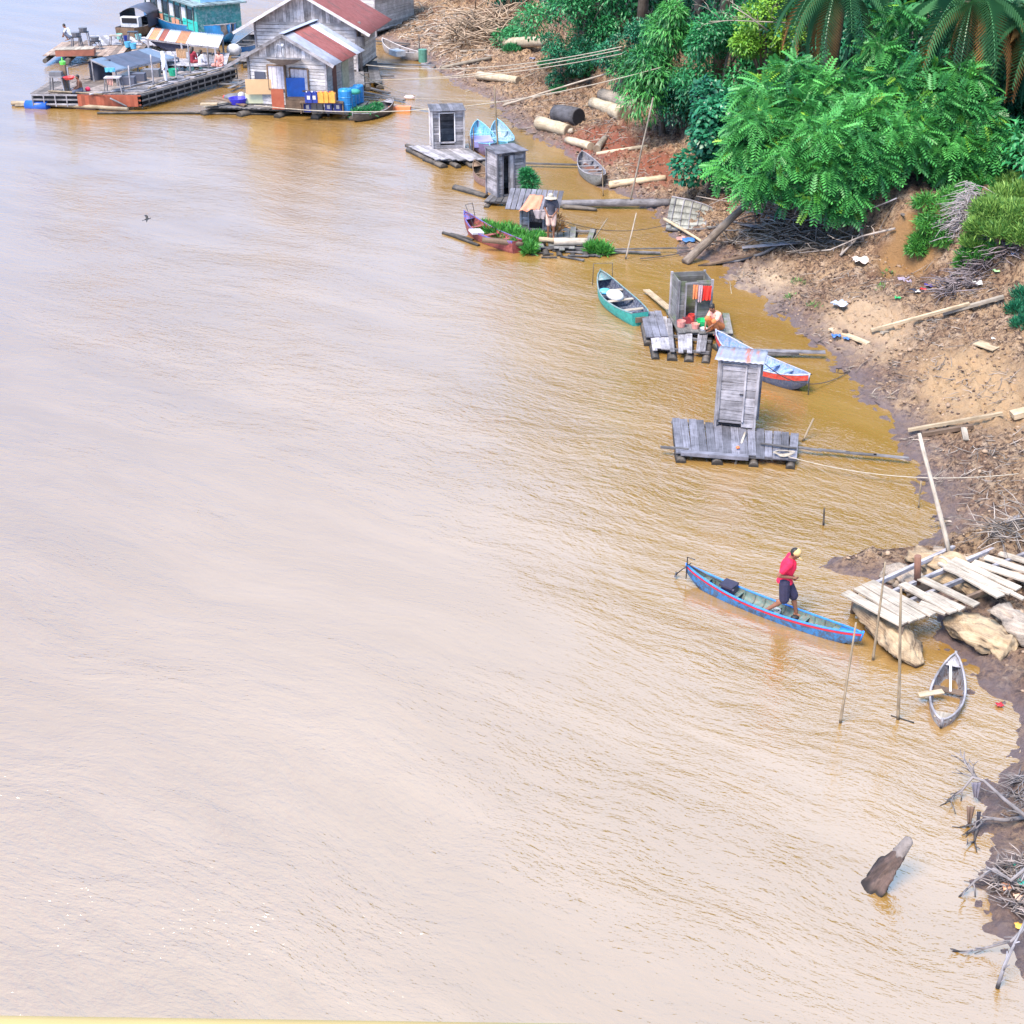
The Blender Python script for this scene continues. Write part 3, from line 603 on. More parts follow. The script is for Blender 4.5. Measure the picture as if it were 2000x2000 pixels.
# ---------------------------------------------------------------- people
def remesh(mb, name, vox, mat, parent, smooth=3):
    me = mb.mesh(name); o = bpy.data.objects.new(name, me); COL.objects.link(o)
    md = o.modifiers.new('r', 'REMESH'); md.mode = 'VOXEL'; md.voxel_size = vox; md.use_smooth_shade = True
    ms = o.modifiers.new('s', 'SMOOTH'); ms.iterations = smooth; ms.factor = .5
    dg = bpy.context.evaluated_depsgraph_get(); me2 = bpy.data.meshes.new_from_object(o.evaluated_get(dg)); me2.name = name
    bpy.data.objects.remove(o); me2.materials.clear(); me2.materials.append(mat)
    ob = bpy.data.objects.new(name, me2); COL.objects.link(ob); ob.parent = parent; return ob
def caps(mb, a, b, ra, rb, seg=10):
    a = Vector(a); b = Vector(b); mb.tube([a, a.lerp(b, .5), b], [ra, (ra+rb)/2*1.03, rb], seg); mb.ball(a, ra*.99, seg, 6); mb.ball(b, rb*.99, seg, 6)
def sym(d):
    o = {}
    for k, v in d.items():
        if k.endswith('S'): o[k[:-1]+'L'] = Vector(v); o[k[:-1]+'R'] = Vector((v[0], -v[1], v[2]))
        else: o[k] = Vector(v)
    return o
STAND = dict(pel=(0,0,.90), wai=(0,0,1.04), che=(0,0,1.22), nek=(0,0,1.38), hed=(.03,0,1.53), shS=(0,.17,1.34), elS=(-.02,.23,1.06), wrS=(.05,.23,.82), hiS=(0,.09,.88), knS=(.02,.10,.47), anS=(0,.10,.08), toS=(.17,.12,.03))
SQUAT = dict(pel=(0,0,.20), wai=(.04,0,.34), che=(.14,0,.52), nek=(.25,0,.68), hed=(.33,0,.80), shS=(.21,.17,.64), elS=(.36,.20,.42), wrS=(.50,.08,.26), hiS=(0,.10,.20), knS=(.38,.15,.46), anS=(.17,.12,.08), toS=(.34,.15,.03))
SIT = dict(pel=(0,0,.11), wai=(.0,0,.26), che=(.02,0,.46), nek=(.04,0,.61), hed=(.07,0,.76), shS=(.03,.17,.57), elS=(.10,.24,.31), wrS=(.30,.14,.19), hiS=(0,.10,.11), knS=(.36,.27,.12), anS=(.26,-.04,.07), toS=(.36,-.12,.05))
def person(label, loc, rz, J, skin=None, top=None, bot=None, topm=None, hair='short', hat=None, hatm=None, vox=.012, sc=1.0, sleeve=.55, leg=.95, longlegs=False, group=None, fat=1.0, toplen=0, headscarf=None, botr=1.0):
    J = sym(J); t = thing('person', label, 'person', loc, rz, group); t.scale = (sc, sc, sc); skin = skin or SKIN
    b = MB(); f = fat
    def torso(mb, g):
        mb.tube([J['pel'], J['wai'], J['che'], J['che'].lerp(J['nek'], .6), J['nek']], [.125*f+g, .118*f+g, .142*f+g, .115+g, .06+g], 14)
        mb.ball(J['pel'], (.115*f+g, .145*f+g, .12+g), 12, 8); mb.ball(J['che'], (.11*f+g, .155*f+g, .13+g), 12, 8)
        for s in 'LR': caps(mb, J['nek'].lerp(J['che'], .3), J['sh'+s], .065+g, .062+g, 8)
    torso(b, 0); up = (J['hed']-J['nek']).normalized()
    b.tube([J['nek']-up*.05, J['hed']], [.062, .052], 10)
    fwd = (Vector((1, 0, 0))-up*up.x).normalized()
    b.ball(J['hed'], (.088, .076, .112), 14, 10); b.ball(J['hed']+fwd*.03-up*.05, (.06, .055, .062), 10, 7)
    b.tube([J['hed']+fwd*.085+up*.012, J['hed']+fwd*.108-up*.022], [.010, .019], 6)
    for s in (1, -1): b.ball(J['hed']+Vector((0, s*.08, -.005)), (.022, .012, .032), 8, 6)
    b.tube([J['hed']+fwd*.082-up*.058-Vector((0,.022,0)), J['hed']+fwd*.09-up*.058, J['hed']+fwd*.082-up*.058+Vector((0,.022,0))], .011, 6)
    for s, sg in (('L', 1), ('R', -1)):
        caps(b, J['sh'+s], J['el'+s], .052, .040); caps(b, J['el'+s], J['wr'+s], .040, .027)
        d = (J['wr'+s]-J['el'+s]).normalized(); h = J['wr'+s]+d*.055; sd = Vector((0, 1, 0)).cross(d); sd = sd.normalized() if sd.length > .1 else Vector((0,0,1)); nm = d.cross(sd)
        b.tube([J['wr'+s], h, h+d*.035], [.024, .036, .034], 8, squash=.6)
        for q in range(4):
            o_ = sd*(.028-.0187*q); a = h+d*.03+o_; ln = (.065, .075, .07, .052)[q]; m_ = a+d*ln*.55-nm*sg*.006; b.tube([a, m_, m_+d*ln*.4-nm*sg*.03], [.0105, .010, .0085], 6)
        a = J['wr'+s]+d*.025+sd*.025; b.tube([a, a+d*.03+sd*.026, a+d*.065+sd*.03-nm*sg*.012], [.014, .012, .010], 6)
        caps(b, J['hi'+s], J['kn'+s], .088*f, .056); caps(b, J['kn'+s], J['an'+s], .056, .036)
        k = J['kn'+s].lerp(J['an'+s], .3); b.ball(k-Vector((.012, 0, 0)), (.052, .05, .09), 10, 7)
        tv = J['to'+s]; av = J['an'+s]; fd = (tv-av).normalized()
        b.tube([av-fd*.06-Vector((0,0,.03)), av.lerp(tv, .4)-Vector((0,0,.012)), tv], [.036, .04, .034], 8, squash=.75)
        for q in range(5): a = tv+Vector((0, (.024-.012*q), -.008)); b.tube([a, a+fd*(.042-.004*q)], [.012, .009], 5)
    remesh(b, 'body', vox, skin, t)
    if top:
        c = MB(); torso(c, .022); 
        for s in 'LR':
            e = J['sh'+s].lerp(J['el'+s], sleeve) if sleeve <= 1 else None
            caps(c, J['sh'+s], e or J['el'+s], .074, .068 if sleeve <= 1 else .058)
            if sleeve > 1: caps(c, J['el'+s], J['el'+s].lerp(J['wr'+s], min(.92, sleeve-1)), .058, .045)
        if toplen: dn = (J['pel']-J['wai']).normalized(); c.tube([J['pel'], J['pel']+dn*toplen], [.155*f, .17*f], 12)
        remesh(c, 'shirt', vox, top, t)
    if bot:
        c = MB(); c.ball(J['pel'], (.14*f, .168*f, .13), 12, 8); c.tube([J['pel'], J['wai']], [.14*f, .135*f], 12)
        for s in 'LR':
            k = J['hi'+s].lerp(J['kn'+s], leg); caps(c, J['hi'+s], k, .112*f, .090*botr)
            if longlegs: caps(c, J['kn'+s], J['kn'+s].lerp(J['an'+s], .9), .085, .07)
        remesh(c, 'trousers' if longlegs else 'shorts', vox, bot, t)
    if hair:
        c = MB(); c.ball(J['hed']+up*.022-fwd*.018, (.094, .084, .108), 14, 10)
        if hair == 'bun': c.ball(J['hed']-fwd*.09+up*.05, .048, 10, 7)
        if hair == 'long': c.tube([J['hed']-fwd*.04, J['nek']-fwd*.09, J['che']-fwd*.15+up*.04], [.085, .085, .04], 10)
        # keep the face free
        c2 = MB(); o = c.mesh('hair'); 
        ho = remesh(c, 'hair', vox, HAIRM, t); bpy.data.meshes.remove(o)
        for v in ho.data.vertices:
            r = v.co-J['hed']; fx = r.dot(fwd)
            if fx > .035 and r.dot(up) < .06: v.co -= fwd*(fx-.035)
    if headscarf: c = MB(); c.ball(J['hed']-fwd*.01+up*.01, (.108, .10, .125), 12, 9); c.tube([J['hed'], J['nek']], [.10, .14], 12); remesh(c, 'headscarf', vox, headscarf, t)
    if hat == 'cap':
        c = MB(); c.ball(J['hed']+up*.045, (.104, .094, .085), 14, 9); hp = J['hed']+up*.045+fwd*.07
        c.grid([[hp+Vector((0,y,-.03+.0))+fwd*(.11*k*(1-(y/.085)**2*.5))-up*.03*k for y in (-.075,-.04,0,.04,.075)] for k in (0,.5,1)], th=.012); c.build('cap', hatm, t, False)
    if hat == 'straw':
        c = MB(); c.lathe(J['hed']+up*.04, [(.0,.13),(.06,.125),(.092,.09),(.10,.02),(.17,-.01),(.225,-.035),(.22,-.042),(.10,.0)], 18, cap=False); c.build('straw_hat', hatm, t, False)
    return t
# ---------------------------------------------------------------- privies and rafts
def board_wall(mb, p, q, z0, z1, bh=.15, gap=.014, th=.022, vertical=False, hole=None, jit=.004):
    """boards from p to q (2D points, local), z0..z1; hole=(a,b,za,zb) along the wall"""
    p = Vector((p[0], p[1], 0)); q = Vector((q[0], q[1], 0)); d = (q-p); L = d.length; d /= L
    def seg(a, b, za, zb):
        if b-a < .02 or zb-za < .01: return
        j = random.uniform(-jit, jit); nrm = Vector((-d.y, d.x, 0))*j
        if not vertical: mb.beam(p+d*a+nrm+Vector((0,0,(za+zb)/2)), p+d*b+nrm+Vector((0,0,(za+zb)/2+random.uniform(-jit, jit))), th, zb-za-gap)
        else: mb.beam(p+d*(a+b)/2+nrm+Vector((0,0,za)), p+d*(a+b)/2+nrm+Vector((0,0,zb)), th, b-a-gap, up=(-d.y, d.x, 0)) if False else mb.beam(p+d*(a+b)/2+nrm+Vector((0,0,za)), p+d*(a+b)/2+nrm+Vector((0,0,zb)), b-a-gap, th, up=(-d.y, d.x, 0))
    if not vertical:
        z = z0
        while z < z1-.01:
            h = min(bh*random.uniform(.75, 1.3), z1-z)
            if z1-z-h < .04: h = z1-z
            if hole and z+h > hole[2]+.01 and z < hole[3]-.01: seg(0, hole[0], z, z+h); seg(hole[1], L, z, z+h)
            else: seg(0, L, z, z+h)
            z += h
    else:
        x = 0
        while x < L-.01:
            w_ = min(bh*random.uniform(.8, 1.2), L-x)
            if L-x-w_ < .03: w_ = L-x
            if hole and x+w_ > hole[0]+.01 and x < hole[1]-.01: seg(x, x+w_, z0, hole[2]); seg(x, x+w_, hole[3], z1)
            else: seg(x, x+w_, z0, z1)
            x += w_
def hut(label, loc, rz, w, d, h, door=None, mat=None, post=None, roof='flat', open_top=False, doorpanel=None, name='plank_privy', bh=.15, roofm=None, group=None, hback=None, frontv=False):
    t = thing(name, label, 'outhouse', loc, rz, group); mat = mat or W_GREY; post = post or mat; hb = hback or h
    x0, x1 = -w/2, w/2
    for nm, p, q, H, hole in (('wall', (x0,0), (x1,0), h, door), ('wall', (x1,d), (x0,d), hb, None), ('wall', (x0,d), (x0,0), min(h, hb), None), ('wall', (x1,0), (x1,d), min(h, hb), None)):
        m = MB(); board_wall(m, p, q, 0, H, bh, gap=.014 if hole else .004, jit=.004 if hole else .001, hole=hole, vertical=(frontv and hole is not None)); 
        if hole:
            dx = Vector((q[0]-p[0], q[1]-p[1], 0)).normalized(); A_ = Vector((p[0], p[1], 0)); B_ = Vector((q[0], q[1], 0))
            for zz in (max(.04, hole[2]-.04), min(H-.03, hole[3]+.03)): m.beam(A_+Vector((0,.004,zz)), B_+Vector((0,.004,zz)), .03, .07)
        m.build(nm, mat, t, False)
    for x, y, H in ((x0,0,h),(x1,0,h),(x0,d,hb),(x1,d,hb)):
        m = MB(); sx = -1 if x < 0 else 1; sy = -1 if y == 0 else 1
        m.beam((x+sx*.018, y+sy*.018, -.12), (x+sx*.018, y+sy*.018, H+.02), .07, .07); m.build('corner_post', post, t, False)
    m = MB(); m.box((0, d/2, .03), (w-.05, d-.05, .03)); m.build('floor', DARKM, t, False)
    if door:
        m = MB(); a, b = x0+door[0], x0+door[1]
        for xx in (a-.02, b+.02): m.beam((xx, -.03, door[2]), (xx, -.03, door[3]), .045, .045)
        m.beam((a-.05, -.032, door[3]+.025), (b+.05, -.032, door[3]+.025), .04, .05); m.build('door_frame', post, t, False)
        if doorpanel == 'closed':
            m = MB(); board_wall(m, (a, -.012), (b, -.012), door[2]+.01, door[3]-.01, .26); m.build('door', mat, t, False)
            m = MB(); m.box((b-.05, -.04, (door[2]+door[3])/2), (.10, .03, .03)); m.build('handle', STEEL, t.children[-1], False)
        elif doorpanel == 'ajar':
            m = MB(); board_wall(m, (b, -.02), (b-(b-a)*.45, .03), door[2]+.02, door[3]-.02, .14, vertical=True); m.build('door', mat, t, False)
    if roof == 'flat' and not open_top:
        m = MB(); o = .10; n = max(4, int((w+2*o)/.16))
        for i in range(n):
            x = x0-o+(w+2*o)*(i+.5)/n; m.beam((x, -.22, h+.05), (x, d+.12, hb+.05), (w+2*o)/n-.005, .025)
        m.build('roof', roofm or mat, t, False)
    if roof == 'tin': tinroof(t, [(x0-.14, -.12, h+.03), (x1+.14, -.12, h+.03)], [(x0-.14, d+.08, hb+.03), (x1+.14, d+.08, hb+.03)], roofm, False, amp=.009)
    return t
def tinroof(t, e0, e1, mat, world=True, name='roof', amp=.02, pitch=.14, ov=0):
    a, b = Vector(e0[0]), Vector(e0[1]); c, d = Vector(e1[0]), Vector(e1[1]); n = max(6, int((b-a).length/pitch*4)); P = []
    nm = (b-a).cross(c-a).normalized()
    for k in (0, .25, .5, .75, 1):
        P.append([a.lerp(c, k).lerp(b.lerp(d, k), i/n)+nm*(amp*math.sin(i/n*2*math.pi*(b-a).length/pitch)) for i in range(n+1)])
    m = MB(); m.grid(P, tone=random.random(), th=.01); return m.build(name, mat, t, world)
def logp(p, q, r0, r1, z=None, bend=.03, seg=10, m=None, tone=None, dims=6):
    p = Vector(p); q = Vector(q); m = m or MB(); L = (q-p).length; pts = []
    for i in range(dims+1):
        k = i/dims; pts.append(p.lerp(q, k)+Vector((random.uniform(-1, 1)*bend*L*.25, random.uniform(-1, 1)*bend*L*.25, math.sin(k*math.pi)*bend*L*.4)))
    return m.tube(pts, [(r0+(r1-r0)*i/dims)*random.uniform(.93, 1.07) for i in range(dims+1)], seg, tone=tone)
def raft(label, corners, zt, mat, nlog=3, pw=.17, logr=.13, along=True, name='log_raft', gap=.012, missing=(), ext=.35, cat='raft', group=None, logm=None, over=.06):
    """corners px: back-left, back-right, front-right, front-left (at deck height)"""
    bl, br, fr, fl = [G(a, b, zt) for a, b in corners]; o = (fl+fr)/2; o.z = 0
    t = thing(name, label, cat, o, group=group)
    L = ((fr-fl).length+(br-bl).length)/2; n = int(L/pw); m = MB()
    for i in range(n):
        if i in missing: continue
        k0 = i/n; a = fl.lerp(fr, k0+.5/n); b = bl.lerp(br, k0+.5/n); dd = (b-a).normalized(); e0 = random.uniform(-over, over); e1 = random.uniform(-over, over)
        m.beam(a-dd*e0+Vector((0,0,random.uniform(-.008,.008))), b+dd*e1+Vector((random.uniform(-.015,.015),0,random.uniform(-.008,.008))), L/n-gap*random.uniform(.6, 2.2), .03)
    m.build('deck', mat, t)
    for k in range(3):
        q = .08+.42*k; m = MB(); a = fl.lerp(bl, q); b = fr.lerp(br, q); a = a-Vector((0,0,.055)); b = b-Vector((0,0,.055)); m.beam(a, b, .09, .07); m.build('joist', W_DARK, t)
    for k in range(nlog):
        q = (k+.15)/(nlog-.7); a = fl.lerp(fr, min(1, q)); b = bl.lerp(br, min(1, q)); dd = (b-a).normalized()*ext
        zc = zt-.10-logr; m = logp((a-dd).xy.to_3d()+Vector((0,0,zc)), (b+dd).xy.to_3d()+Vector((0,0,zc)), logr*random.uniform(.9, 1.15), logr*random.uniform(.8, 1), bend=.01); m.build('float_log', logm or W_LOG, t)
    return t
def sag(p, q, s, n=14): p = Vector(p); q = Vector(q); return [p.lerp(q, i/n)-Vector((0, 0, s*4*(i/n)*(1-i/n))) for i in range(n+1)]
def rope(p, q, s, label, r=.018, mat=None, name='mooring_rope', group='ropes and lines running to the bank'):
    m = MB(); m.tube(sag(p, q, s), r, 5); single(m, name, mat or ROPE, label, 'rope', p, group)
def stick(p, q, r0, r1, label, mat=None, name='mooring_pole', cat='pole', bend=.01, group=None, seg=7):
    m = logp(p, q, r0, r1, bend=bend, seg=seg); return single(m, name, mat or BAMB, label, cat, p, group)
def plank(p, q, w_, th, label, mat=None, name='loose_plank', cat='plank', group=None):
    m = MB(); p = Vector(p); q = Vector(q); m.beam(p, q, w_, th); return single(m, name, mat or W_TAN, label, cat, p, group)
def cloth(t_or, pts, mat, name, label=None, cat=None, group=None, rip=.03, th=.012, n=8):
    """quad pts a(top-left) b(top-right) c(bottom-right) d(bottom-left) as rippled cloth"""
    a, b, c, d = [Vector(p) for p in pts]; P = []; nm = (b-a).cross(d-a).normalized(); ph = random.random()*6
    for i in range(n+1):
        P.append([a.lerp(d, i/n).lerp(b.lerp(c, i/n), j/10)+nm*(rip*(.3+i/n)*math.sin(j*1.3+ph+i*.25))+Vector((0,0,-.02*abs(math.sin(j*.8+ph))*(i == n))) for j in range(11)])
    m = MB(); m.grid(P, th=th, tone=.5)
    if label: return single(m, name, mat, label, cat, tuple(a), group)
    return m.build(name, mat, t_or)
# ================================================================ NEAR: PIER, BOATS, MAN
NEARG = 'poles standing in the shallows'
BL1 = M2('worn_blue_paint', (.02, .17, .55), (.16, .20, .24), .66); BL2 = M2('worn_green_grey', (.12, .19, .18), (.20, .19, .16), .6)
BLH = M2('blue_hull_paint', (.05,.09,.17), (.03,.20,.50), .56, 3); REDL = plain('red_line_paint', (.42, .012, .03), .5)
loc, rz, L = ends((1342,1138), (1679,1266))
bb = boat('long narrow blue dugout with red stripe and longtail engine, a man walking in it', loc, rz, L*1.01, .46, .29, BLH, BL2, plain('blue_rim_paint', (.02, .18, .60), .5, .3, 8), bow=.16, stern=.22, thw=(.12, .30, .52, .68, .86), band=REDL, name='blue_longboat', ribn=15)
eng = (-.245*L, 0, .26); m = MB(); m.box((eng[0], 0, .22), (.26, .24, .20)); m.box((eng[0]-.02, .0, .335), (.30, .30, .045)); m.tube([(eng[0]+.1,-.1,.3),(eng[0]+.18,-.12,.30)], .035, 8); m.build('engine', plain('black_engine', (.03, .025, .05), .4), bb, False)
m = MB(); m.box((eng[0], 0, .10), (.22, .2, .10)); m.build('engine_mount', BLUEP, bb, False)
m = MB(); m.tube([(eng[0]-.12,0,.30), (-.5*L, .0, .44), (-.5*L-.28, 0, .10)], .014, 6); m.tube([(-.5*L-.02,-.14,.40),(-.5*L-.02,.14,.40)], .012, 5); m.tube([(-.5*L-.02,-.02,.1),(-.5*L-.02,-.02,.62),(-.5*L+.16,-.02,.62)], .013, 5)
m.beam((-.5*L-.26,-.06,.06),(-.5*L-.30,.06,.12), .05, .01); m.build('propeller_shaft', STEEL, bb, False)
ca = Vector((math.cos(rz), math.sin(rz), 0))
c0 = Vector(loc)
def onboat(s, z=0, lat=0): return c0+ca*(s*L)+Vector((-ca.y, ca.x, 0))*lat+Vector((0,0,z))
m = MB(); m.lathe((0,0,0), [(.0,.0),(.07,.0),(.085,.10),(.08,.10),(.065,.01)], 12, cap=False); q = single(m, 'bailer', WHTP, 'white bailing bowl on the floor of the blue longboat', 'bowl', (0,0,0)); q.location = onboat(.035, .06)
m = MB(); m.ball((0,0,.06), (.09,.07,.06)); q = single(m, 'dark_bag', HAIRM, 'small dark bundle by the front foot of the walking man', 'bundle', (0,0,0)); q.location = onboat(.135, .05, .03)
WALK = dict(STAND); WALK.update(pel=(0,0,.86), wai=(.01,0,1.0), che=(.04,0,1.18), nek=(.07,0,1.34), hed=(.14,0,1.46), shS=(.05,.165,1.30))
for k_ in ('elS','wrS','knS','anS','toS','hiS'): WALK.pop(k_)
WALK.update(elL=(-.06,.22,1.05), wrL=(.10,.20,.88), elR=(-.12,-.24,1.06), wrR=(.13,-.14,1.0), hiL=(0,.09,.84), hiR=(0,-.09,.84), knR=(.03,-.09,.45), anR=(-.31,-.05,.12), toR=(-.17,-.05,.03), knL=(.20,.08,.46), anL=(.29,.05,.08), toL=(.45,.05,.03))
person('barefoot man in pink red tee and tan cap walking along the blue longboat', onboat(.062, .05), R(-14), WALK, top=plain('pink_red_cotton', (.66, .010, .06), .85, .25, 9, bmp=.03), bot=plain('dark_navy_cotton', (.022, .02, .055), .8, .2, 9, wear=(.25,.28,.35), wfac=(.70,.74)), hat='cap', hatm=plain('tan_cap', (.55, .36, .16), .8), vox=.0085, sleeve=.62, leg=.97, sc=1.0, botr=1.15, toplen=.06)
# grey half-sunken boat
GRB = M2('grey_boat_paint', (.30, .29, .30), (.20, .12, .10), .62, 4)
loc, rz, L = ends((1836,1428), (1860,1312))
gb = boat('swamped grey wooden boat full of water at lower right', loc, rz, L*.92, .62, .30, GRB, M2('grey_inside', (.22,.22,.25), (.13,.08,.07), .6, 4), W_GREY, bow=.30, stern=.03, thw=(.60,), thwm=W_BROWN, floor=-.06, name='swamped_boat', transom=0, wl=-.14, ribn=6)
m = MB(); m.beam((-.40*L,0,.145),(-.30*L,0,.135), .30, .02); m.build('stern_deck', W_PALE, gb, False)
a = G(1842,1350,.22); b = G(1794,1357,.19); plank(b, a, .13, .02, 'short tan board laid across the side of the swamped boat', W_TAN)
a = G(1856,1298,.34); b = G(1856,1352,.10); plank(a+Vector((0,0,.05)), b, .04, .03, 'thin white paddle leaning in the bow of the swamped boat', W_WHITE, 'paddle', 'paddle')
# pier
def pier():
    z = .62; o = G(1775, 1222, 0); t = thing('plank_pier', 'crooked landing stage of bleached planks on beams over driftwood', 'pier', o)
    def w3(x, y, dz=0): return G(x, y, z+dz)
    beams = [((1752,1222),(2060,1100)), ((1700,1145),(1990,1010)), ((1735,1160),(2040,1030)), ((1775,1175),(2080,1050))]
    for i, (p, q) in enumerate(beams):
        m = MB(); m.beam(w3(*p, -.06), w3(*q, -.02+.02*i), .07, .09); m.build('beam', W_GREY if i else W_BROWN, t)
    pl = [((1650,1157),(1765,1219),.26),((1674,1148),(1784,1213),.24),((1690,1140),(1801,1207),.22),((1700,1136),(1822,1201),.20),((1762,1140),(1862,1196),.23),((1796,1178),(1848,1197),.20),((1812,1158),(1880,1190),.22),
      ((1796,1128),(1908,1182),.22),((1838,1098),(1955,1165),.24),((1846,1108),(1975,1158),.20),((1862,1092),(1990,1150),.22),((1900,1098),(2030,1140),.24),((1925,1088),(2050,1130),.22),((1952,1080),(2080,1120),.20),((1836,1088),(2000,1170),.12),((1665,1152),(1772,1216),.0)]
    m = MB()
    for (p, q, w_) in pl:
        if w_: m.beam(w3(*p, .03+random.uniform(-.01,.02)), w3(*q, .03+random.uniform(-.01,.03)), w_*.92, .035, tone=random.uniform(.4, 1))
    m.build('decking', W_PALE, t)
    for (x, y) in ((1760,1222),(1880,1180),(1980,1130),(1700,1140),(1672,1150)):
        p = w3(x, y, -.05); m = logp((p.x, p.y, -.5), p, .06, .05, bend=.01); m.build('support_post', W_BROWN, t)
    m = MB(); p = w3(1793, 1132, .0); m.tube([p-Vector((0,0,.1)), p+Vector((-.08,0,.55))], .07, 8); m.build('mooring_post', wood('red_brown_wood', (.14,.06,.045), (.26,.13,.09)), t)
    return t
pier()
def driftwood(label, pts, rad, seed, mat, mb_disp=.35, name='driftwood_log', group=None, squash=.58, seg=36):
    """gnarled trunk: tube with strong noise"""
    rnd = random.Random(seed); m = MB(); pts = [Vector(p) for p in pts]; P = []; R_ = []
    for i in range(len(pts)-1):
        for k in range(14): P.append(pts[i].lerp(pts[i+1], k/14)); R_.append(rad[i]+(rad[i+1]-rad[i])*k/14)
    P.append(pts[-1]); R_.append(rad[-1]); m.tube(P, R_, seg, tone=.5, squash=squash)
    n = len(m.v)
    for i in range(n):
        q = min(len(P)-1, i//seg); c = P[q]; v = Vector(m.v[i]); ang = i % seg
        vn = lambda a_, b_, s_: (float(vnoise(np.array([a_]), np.array([b_]), s_)[0])-.5)*2
        f = 1+mb_disp*vn(ang*.3, q*.13, seed)+.30*vn(ang*.75, q*.16, seed+5)+.16*vn(ang*1.7, q*.5, seed+6)-.45*max(0, vn(ang*.9, q*.22, seed+9)-.45)
        m.v[i] = tuple(c+(v-c)*max(.35, f))
    return single(m, name, mat, label, 'driftwood', tuple(pts[0]), group)
PD = wood('gnarled_pale_wood', (.13,.08,.055), (.56,.42,.27), .2, .9)
PD2 = wood('gnarled_grey_wood', (.12,.10,.09), (.50,.41,.34), .2, .9)
driftwood('gnarled pale tree butt sticking out below the near corner of the pier', [G(1700,1175,.22), G(1730,1225,.22), G(1770,1268,.18), G(1798,1300,.02)], [.30,.36,.30,.10], 3, PD)
m = MB(); 
driftwood('big pale boulder shaped log end under the pier at the right edge', [G(1860,1205,.32), G(1915,1235,.34), G(1965,1258,.25), G(1985,1268,.2)], [.25,.42,.42,.22], 8, PD, .22)
driftwood('pale grey gnarled log under the right edge planks', [G(1950,1190,.45), G(2000,1225,.45), G(2060,1260,.4)], [.22,.33,.4], 11, PD2, .25)
driftwood('long bleached log lying behind the pier planks', [G(1785,1085,.30), G(1850,1110,.40), G(1930,1150,.4)], [.30,.42,.36], 15, PD, .25)
driftwood('whitish curved log at the upper left of the pier', [G(1822,1075,.45), G(1900,1088,.45), G(1990,1120,.5), G(2070,1150,.5)], [.13,.20,.24,.22], 19, PD2, .2)
driftwood('dark grey rooty lump between mud spit and pier', [G(1725,1115,.12), G(1765,1125,.18), G(1800,1150,.15)], [.16,.34,.30], 23, PD2, .35)
# poles
def pole(px0, px1h, label, r=.028, mat=None, D=None, group=NEARG):
    a = G(*px0); b = GD(px1h[0], px1h[1], a.y+(D or 0)); stick(a-Vector((0,0,.3)), b, r, r*.6, label, mat, group=group)
pole((1641,1412), (1672,1216), 'thin crooked pole in the water in front of the blue longboat bow')
pole((1706,1290), (1729,1098), 'thin pole between the longboat bow and the pale tree butt', D=.1)
pole((1758,1405), (1760,1148), 'tallest thin pole in front of the pier corner', .034)
pole((1610,1026), (1610,992), 'short dark stub pole alone in the ochre shallows', .03, W_LOG)
pole((1795,992), (1799,940), 'short stick at the water edge below the bank', .025)
pole((1700,862), (1718,815), 'leaning stick beside the tall privy raft', .02) if False else None
a = G(1568,862); stick(a, GD(1589,817,a.y+.3), .03, .025, 'short stick leaning in the water right of the tall privy', BAMB, group=NEARG)
a = G(1856,1085,.55); stick(a, GD(1795,846,a.y+.9), .055, .04, 'long pale post leaning left above the pier', W_PALE, 'leaning_post', 'post')
stick(G(1785,1412), G(1740,1398), .02, .015, 'thin branch floating beside the swamped boat stern', W_LOG, 'floating_branch', 'branch')
# broken stump
m = MB(); b0 = G(1712,1730,0); b1 = GD(1729,1703,b0.y+.05); b2 = GD(1755,1668,b0.y+.1); b3 = GD(1776,1640,b0.y+.15)
b0 = b1+(b1-b2)*2.3; Q = [b0, b1, b2, b3]; PP = [Q[i].lerp(Q[i+1], k/9) for i in range(3) for k in range(9)]+[b3]; RR = list(np.interp(np.linspace(0, 3, 28), [0,1,2,3], [.29,.165,.10,.035])); m.tube(PP, RR, 26, tone=.4, squash=.6)
for i in range(len(m.v)):
    q = min(27, i//26); a_ = i % 26; c_ = PP[q]; vn_ = lambda u_, w_, s_: (float(vnoise(np.array([u_]), np.array([w_]), s_)[0])-.5)*2; m.v[i] = tuple(c_+(Vector(m.v[i])-c_)*(1+.30*vn_(a_*.5, q*.12, 4)+.28*vn_(a_*1.1, q*.22, 8)+.2*vn_(a_*2, q*.6, 9)-.35*max(0, vn_(a_*.8, q*.1, 12)-.35)))
st = thing('broken_stump', 'dark leaning broken tree stump rising from the open water', 'stump', (b0.x, b0.y, 0))
m.build('trunk', wood('stump_wood', (.055,.035,.03), (.16,.10,.085), .2, .75), st)
m = MB(); m.tube([b1.lerp(b2,.85)+Vector((0,-.02,0)), b2, b3, b3+(b3-b2)*.12], [.10,.118,.085,.03], 12, tone=.8, squash=.6); m.build('bleached_tip', plain('bleached_tip', (.17,.145,.14), .9, .3, 8, bmp=.05), st)
# ================================================================ PRIVY RAFTS DOWN THE SHORE
RG = 'plank rafts with privies'; HG = 'plank privies on rafts'
RUST = tin('rusty_tin', (.17,.18,.24), (.26,.28,.35), (.32,.12,.09), .52, .62)
